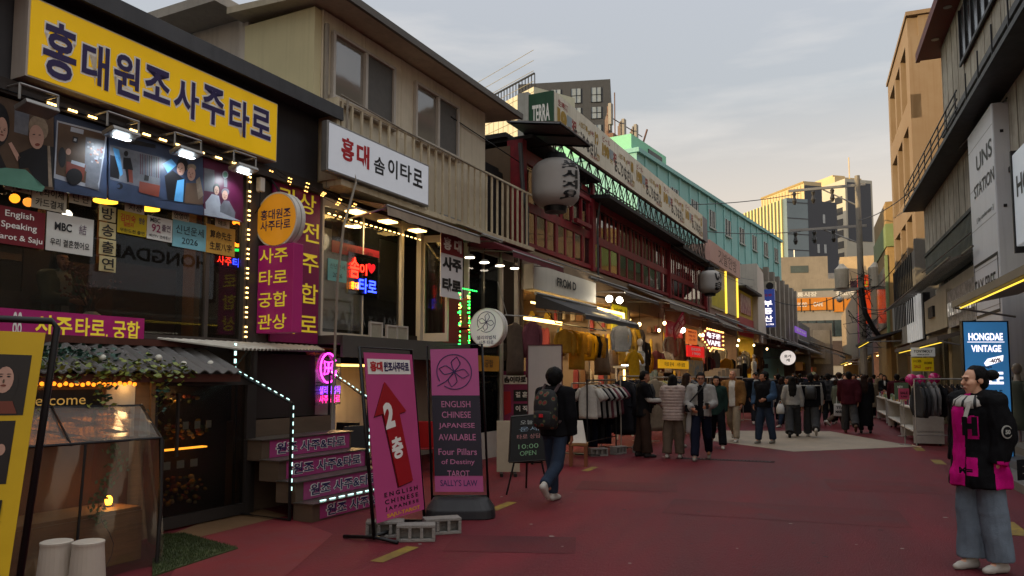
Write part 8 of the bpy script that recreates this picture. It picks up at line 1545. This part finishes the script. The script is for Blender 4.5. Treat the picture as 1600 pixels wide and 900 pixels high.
mannequin(L, 28.6, 1.1, .7, 'mannequin in a dark coat left of the yellow light strip under the grey awning', 'brown'); mannequin(L, 31.8, 1.2, .9, 'mannequin in pale clothes under the grey awning below the pink shop', 'white'); mannequin(L, 30.4, 1.0, .8, 'mannequin in black clothes under the grey awning below the pink shop', 'black')
for i in range(44):
    u = 13.5+i*.62+rnd.uniform(-.15, .15); k_, c_ = rnd.choice((('coat', 'charcoal'), ('shirt', 'cream'), ('dress', 'taupe'), ('hoodie', 'grey'), ('shirt', 'mustard'), ('dress', 'black'), ('shirt', 'white'), ('hoodie', 'brown'), ('blouse', 'rose')))
    hang(L, u, rnd.uniform(-.5, .35), rnd.choice((2.5, 2.75, 3.05)), k_, c_, 'the far shop fronts under the awnings', 'clothes hung at the far shop fronts', rot=rnd.uniform(.2, 1.5))
for i, u in enumerate((14.4, 16.0, 17.6, 19.1, 21.2, 22.8, 25.0, 27.2, 30, 33, 36, 38.5)):
    w = .25+.3*(i % 3); z = 3.2-.12*(i % 2); t = Thing(L, 'pendant_bulb', 'small warm bulb hanging under the shop awnings beyond the cream shop board', 'lamp', u, w, z, 'bulbs under the far awnings'); m = MB(); m.ell((u, w, z), (.05, .05, .06), 10, 7); t.part('bulb', m, glow('bulb_warm', 'ffd694', 6)); m = MB(); m.tube([(u, w, z+.05), (u, w, 3.65)], .008, 4); t.part('cord', m, BLK)
# boards standing on the pavement
def stand(name, label, px0, px1, yb, yt, face, edge, rows=(), cat='board', d=.04, yaw=0, feet=True):
    x, y = G((px0+px1)/2, yb); dp = float(np.array([x, y, -CH])@FWD); fr = Frame(x, y, 24+yaw); w_, h_ = (px1-px0)/CF*dp/math.cos(rad(yaw)), (yb-yt)/CF*dp
    t = Thing(fr, name, label, cat, 0, 0, 0); m = MB(); m.box(-w_/2, w_/2, 0, d, .06, h_); t.part('panel', m, face, bevel=.004)
    if edge: m = MB(); m.box(-w_/2-.02, -w_/2, -.01, d+.01, 0, h_+.02); m.box(w_/2, w_/2+.02, -.01, d+.01, 0, h_+.02); m.box(-w_/2, w_/2, -.01, d+.01, h_, h_+.02); t.part('frame', m, edge)
    if feet: m = MB(); m.box(-w_/2+.05, -w_/2+.1, -.35, .2, 0, .05); m.box(w_/2-.1, w_/2-.05, -.35, .2, 0, .05); t.part('foot', m, BLK)
    by = {}
    for body, cu, cz, fw, fh, ink in rows: by.setdefault(ink.name, (MB(), ink))[0].text(body, (cu-.5)*w_, cz*h_, d, fw*w_, fh*h_, bold=.03)
    for m, ink in by.values(): t.part('lettering', m, ink)
    return t, w_, h_, fr
stand('blank_board', 'tall blank white board with a dark red edge left of the backpack wearer', 826, 878, 724, 540, M('board_white', 'a29a94', rough=.55, var=.15, scale=2, streak=.2), M('edge_maroon', '4a1820', rough=.6), yaw=-6)
stand('blank_board', 'small blank cream board leaning low behind the blackboard easel', 776, 812, 743, 658, M('board_cream2', 'a09680', rough=.6, var=.2), None)
t, w_, h_, fr = stand('menu_board', 'wide magenta tarot board with black word blocks behind the easel', 752, 830, 708, 580, M('magenta_board', '8a2452', rough=.5, var=.2), None, [], yaw=8)
m = MB(); m.box(-w_*.38, w_*.46, .04, .046, h_*.84, h_*.95); t.part('title_strip', m, WINK); m = MB(); m.text('홍대', -w_*.22, h_*.895, .046, w_*.22, h_*.08, bold=.05); t.part('lettering', m, RINK); m = MB(); m.text('솜이타로', w_*.17, h_*.895, .046, w_*.44, h_*.08, bold=.05); t.part('lettering', m, INK); m, mw = MB(), MB()
for tx, cu, cz in (('면 접', -.32, .70), ('취 업', -.32, .53), ('결 혼', .30, .70), ('이 직', .30, .53)): m.box(w_*(cu-.16), w_*(cu+.16), .04, .045, h_*(cz-.07), h_*(cz+.07)); mw.text(tx, w_*cu, h_*cz+.02, .045, w_*.24, h_*.07, bold=.03)
for cu, cz in ((-.3, .33), (-.3, .2), (.3, .3), (.02, .34)): m.box(w_*(cu-.14), w_*(cu+.14), .04, .044, h_*(cz-.05), h_*(cz+.05))
t.part('word_block', m, INK); t.part('lettering', mw, WINK); m = MB(); m.uzp([(-.08, .75*h_), (.08, .75*h_), (.1, .5*h_), (-.04, .46*h_)], .04, .046); t.part('card', m, RINK)
lsign('wood_sign', 'ochre wooden sign board under the house behind the flower banner', (747, 556, 780, 580), .5, M('ochre_wood', '9c6a1c', rough=.6, var=.3, emit=.04), [('궁합', .5, .5, .4, .5, DWOOD, .02)])
WLIT = glow('white_lit', 'f2e9ee', .9)
t, w_, h_, fr = stand('sale_board', 'blue sale light board in a black frame behind the parka wearer', 1512, 1581, 735, 503, M('sale_blue', '3f86c4', rough=.35, var=.12, scale=2, emit=.22), BLK, [('HONGDAE', .5, .90, .78, .05, WLIT), ('VINTAGE', .5, .82, .68, .047, WLIT), ('SALE', .5, .62, .72, .085, WLIT), ('STYLE', .62, .525, .4, .03, INK), ('OPEN', .7, .45, .4, .03, NAVY), ('Tax refund', .7, .38, .44, .02, WINK), ('Hongdae vintage', .62, .35, .5, .02, WINK), ('the vintage', .36, .695, .5, .022, NAVY)], d=.06, yaw=-2)
m = MB(); m.box(-w_*.42, w_*.42, .06, .064, h_*.862, h_*.866); m.uzp([(-w_*.02, .70*h_), (w_*.36, .735*h_), (w_*.38, .775*h_), (w_*.02, .75*h_), (-w_*.06, .72*h_)], .06, .066); t.part('tag', m, WLIT); m = MB(); m.text('-40%', w_*.18, h_*.738, .066, w_*.28, h_*.03, bold=.04, tilt=.12); t.part('lettering', m, NAVY)
# furniture under the house and on the pavement
def chair(fr, label, mat, h=.45):
    t = Thing(fr, 'chair', label, 'chair', 0, 0, 0); m = MB(); m.box(-.21, .21, -.21, .21, h-.03, h); t.part('seat', m, mat, bevel=.012); m = MB(); m.prism([(-.2, -.2, h), (-.18, -.26, h+.42), (.18, -.26, h+.42), (.2, -.2, h)], (0, .025, 0)); t.part('backrest', m, mat, bevel=.01)
    for u in (-.19, .19):
        for w in (-.19, .19): m = MB(); m.tube([(u*1.1, w*1.1, 0), (u, w, h-.03)], .02, 6); t.part('leg', m, mat)
for px, py, a_, lab, mt in ((662, 742, 200, 'red plastic chair between the two pink banner stands', M('plastic_red', 'a01818', rough=.4)), (566, 764, 60, 'black plastic chair right of the stairs', M('plastic_black', '1c1c1e', rough=.4)), (536, 752, 20, 'dark chair behind the stair handrail', M('plastic_black', '1c1c1e'))): x, y = G(px, py); chair(Frame(x, y, a_), lab, mt)
x, y = G(640, 735); t = Thing(Frame(x, y, 20), 'table', 'small wooden table under the cream house', 'table', 0, 0, 0); m = MB(); m.box(-.5, .5, -.3, .3, .68, .72); t.part('top', m, WOODW)
for u in (-.45, .45):
    for w in (-.25, .25): m = MB(); m.box(u-.025, u+.025, w-.025, w+.025, 0, .68); t.part('leg', m, DWOOD)
t = Thing(L, 'wall_lamp', 'warm tube lamp under the ledge of the cream house', 'lamp', 5, .1, 1.7); m = MB(); m.box(3.6, 5.8, -1.0, -.95, 1.74, 1.78); t.part('tube', m, WARMD); m = MB(); m.box(3.6, 5.8, -1.0, -.95, 1.781, 1.9); t.part('fitting', m, BLK); t.light('lamp_light', 'AREA', 4.7, -.9, 1.7, 7, (1, .62, .25), .6, aim=(4.7, -.5, 0))
x, y = G(904, 728); t = Thing(Frame(x, y, 15), 'stool', 'low brown wooden stool right of the backpack wearer', 'stool', 0, 0, 0); m = MB(); m.box(-.17, .17, -.14, .14, .36, .41); t.part('seat', m, WOODW, bevel=.008)
for u in (-.13, .13):
    for w in (-.1, .1): m = MB(); m.box(u-.03, u+.03, w-.03, w+.03, 0, .36); t.part('leg', m, M('stool_brown', '6b3a1c', rough=.6, var=.3))
t = Thing(Frame(x, y, 15), 'price_card', 'white tent card standing on the low brown stool', 'card', 0, 0, .41); m = MB(); m.prism([(-.14, .1, .412), (.14, .1, .412), (.08, -.0, .80), (-.08, 0, .80)], (0, .006, 0)); m.prism([(-.14, -.1, .412), (.14, -.1, .412), (.08, -.0, .80), (-.08, 0, .80)], (0, .006, 0)); t.part('sheet', m, WHT)
for i, px in enumerate((930, 962, 992)): x, y = G(px, 714-i*3); block(x, y+.2, 40+i*30, 'grey hollow concrete block under the clothes racks, %s from the left' % ('first', 'second', 'third')[i])
# right side racks, tables and small signs
RF = Frame(1.75, 18.7, 14)
rack(RF, 'steel rack of grey and black clothes on the right behind the parka wearer', 0, 1.9, 0, 1.52)
fill(RF, 0, 1.9, 0, 1.5, [('hoodie', 'dgrey'), ('hoodie', 'dgrey'), ('hoodie', 'grey'), ('hoodie', 'grey'), ('shirt', 'black'), ('shirt', 'brown'), ('shirt', 'charcoal'), ('shirt', 'black'), ('hoodie', 'lgrey'), ('hoodie', 'lgrey'), ('shirt', 'black'), ('coat', 'charcoal'), ('shirt', 'black'), ('coat', 'black'), ('shirt', 'black'), ('shirt', 'charcoal')], 'the right hand rack behind the parka wearer', 'clothes on the right hand rack', 16)
def cart(fr, u0, u1, w0, w1, label):
    t = Thing(fr, 'display_table', label, 'table', u0, w0, 0); m = MB(); m.box(u0, u1, w0, w1, .82, .86); m.box(u0, u1, w0, w1, .3, .33); t.part('shelf', m, WHT); m = MB()
    m.box(u0, u0+.03, w0, w1, .05, .82); m.box(u1-.03, u1, w0, w1, .05, .82); m.box(u0+.03, u1-.03, w0, w0+.02, .05, .82); t.part('side_panel', m, M('cart_white', 'a8a29a', rough=.6, var=.25)); m = MB()
    for i in range(int((u1-u0)*70)):
        u = u0+.06+(u1-u0-.2)*rnd.random(); w = w0+.05+(w1-w0-.15)*rnd.random(); m.box(u, u+.05+.08*rnd.random(), w, w+.06, .862, .90+.14*rnd.random(), rnd.randrange(6))
    t.part('goods', m, [M('gs_%d' % i, c, rough=.6) for i, c in enumerate(('b0a898', '8a3048', '6a7f5c', '3a3a40', 'b08a50', '8fa0a8'))], kind='stuff'); m = MB()
    for u in (u0+.08, u1-.08):
        for w in (w0+.08, w1-.08): m.disc((u-.012, w, .03), 'u', .03, .024, 10)
    t.part('castor', m, BLK)
cart(R, -2.2, .3, 1.0, 1.62, 'white display table of small goods beside the right hand rack'); cart(R, -6.4, -3.0, .95, 1.55, 'second white display table of small goods, farther along'); cart(R, -11, -7.6, .9, 1.5, 'third white display table, farthest, below the flat dark awning')
def psign(label, px0, px1, y0, y1, d, face, rows, pole=True):
    p = EYE+ray((px0+px1)/2, (y0+y1)/2)*d; fr = Frame(p[0], p[1], 18); w_, h_ = (px1-px0)/CF*d, (y1-y0)/CF*d; zc = float(p[2]); t = Thing(fr, 'price_sign', label, 'sign', 0, 0, 0); m = MB(); m.box(-w_/2, w_/2, 0, .015, zc-h_/2, zc+h_/2); t.part('panel', m, face)
    if pole: m = MB(); m.tube([(0, -.02, 0), (0, -.02, zc+h_/2)], .012, 6); m.disc((0, -.02, 0), 'z', .12, .015, 14); t.part('pole', m, STEEL)
    by = {}
    for body, cu, cz, fw, fh, ink in rows: by.setdefault(ink.name, (MB(), ink))[0].text(body, (cu-.5)*w_, zc+(cz-.5)*h_, .015, fw*w_, fh*h_, bold=.03)
    for m, ink in by.values(): t.part('lettering', m, ink)
psign('white shop name sign with black capitals over yellow price posters', 1424, 1460, 543, 557, 22, M('sign_white_lit', 'b4b4b2', rough=.4, emit=.15), [('TONYMOLY', .5, .58, .8, .3, INK), ('PREMIUM SHOP', .5, .2, .5, .14, INK)])
psign('pair of yellow price posters with red and black lines on the right', 1425, 1458, 559, 580, 21.9, M('poster_yellow2', 'c2a410', rough=.5, emit=.1), [('1+1 50%', .26, .75, .36, .2, INK), ('SALE', .26, .35, .3, .24, RINK), ('10,000', .74, .6, .36, .22, INK), ('GIFT', .74, .22, .3, .2, RINK)], pole=False)
psign('bright pink price card at the end of the right hand rack', 1404, 1420, 607, 624, 17.5, M('card_pink', 'c04668', rough=.5), [('SALE', .5, .6, .7, .24, INK), ('9,900', .5, .25, .6, .2, INK)])
psign('green grey price board above the white display table', 1398, 1419, 598, 624, 20, M('card_green', '5c7058', rough=.6), [('NEW', .4, .75, .4, .14, WINK)])
psign('small blue poster low below the grey sweatshirts', 1434, 1447, 676, 690, 18.2, M('card_blue', '2a6fa0', rough=.5), [('Lab', .5, .6, .6, .4, WINK)], pole=False)
for i, (px, py, lab) in enumerate(((1424, 593, 'left pink balloon of a pair above the right hand rack'), (1437, 594, 'right pink balloon of a pair above the right hand rack'), (1460, 591, 'single pink balloon right of the balloon pair'))):
    p = EYE+ray(px, py)*20.2; t = Thing(Wd, 'balloon', lab, 'balloon', p[0], -p[1], p[2], 'pink balloons above the right hand rack'); m = MB(); m.ell((p[0], -p[1], p[2]), (.15, .15, .15), 20, 14); m.loft([(p[0], -p[1], p[2]-.18, .02, .02), (p[0], -p[1], p[2]-.14, .03, .03)], 8); t.part('skin', m, M('balloon_pink', 'b81c6c', rough=.22, var=.05, spec=.6), smooth=True); m = MB(); m.tube([(p[0], -p[1], p[2]-.17), (p[0]+.02, -p[1], .86)], .006, 4); t.part('stick', m, WHT)
p = EYE+ray(1592, 640)*14.2; mannequin(Frame(p[0], p[1], -60), 0, 0, .12, 'mannequin in an olive jacket at the right picture edge', 'olive')
t = Thing(R, 'roll_shutter', 'pale ribbed roller shutter behind the olive jacket mannequin', 'shutter', 4, .05, 0); m = MB()
for i in range(26): m.box(3.9, 7.5, .02, .05+.02*(i % 2), .4+.1*i, .49+.1*i)
t.part('slats', m, M('shutter_pale', '8a857c', rough=.5, var=.25))
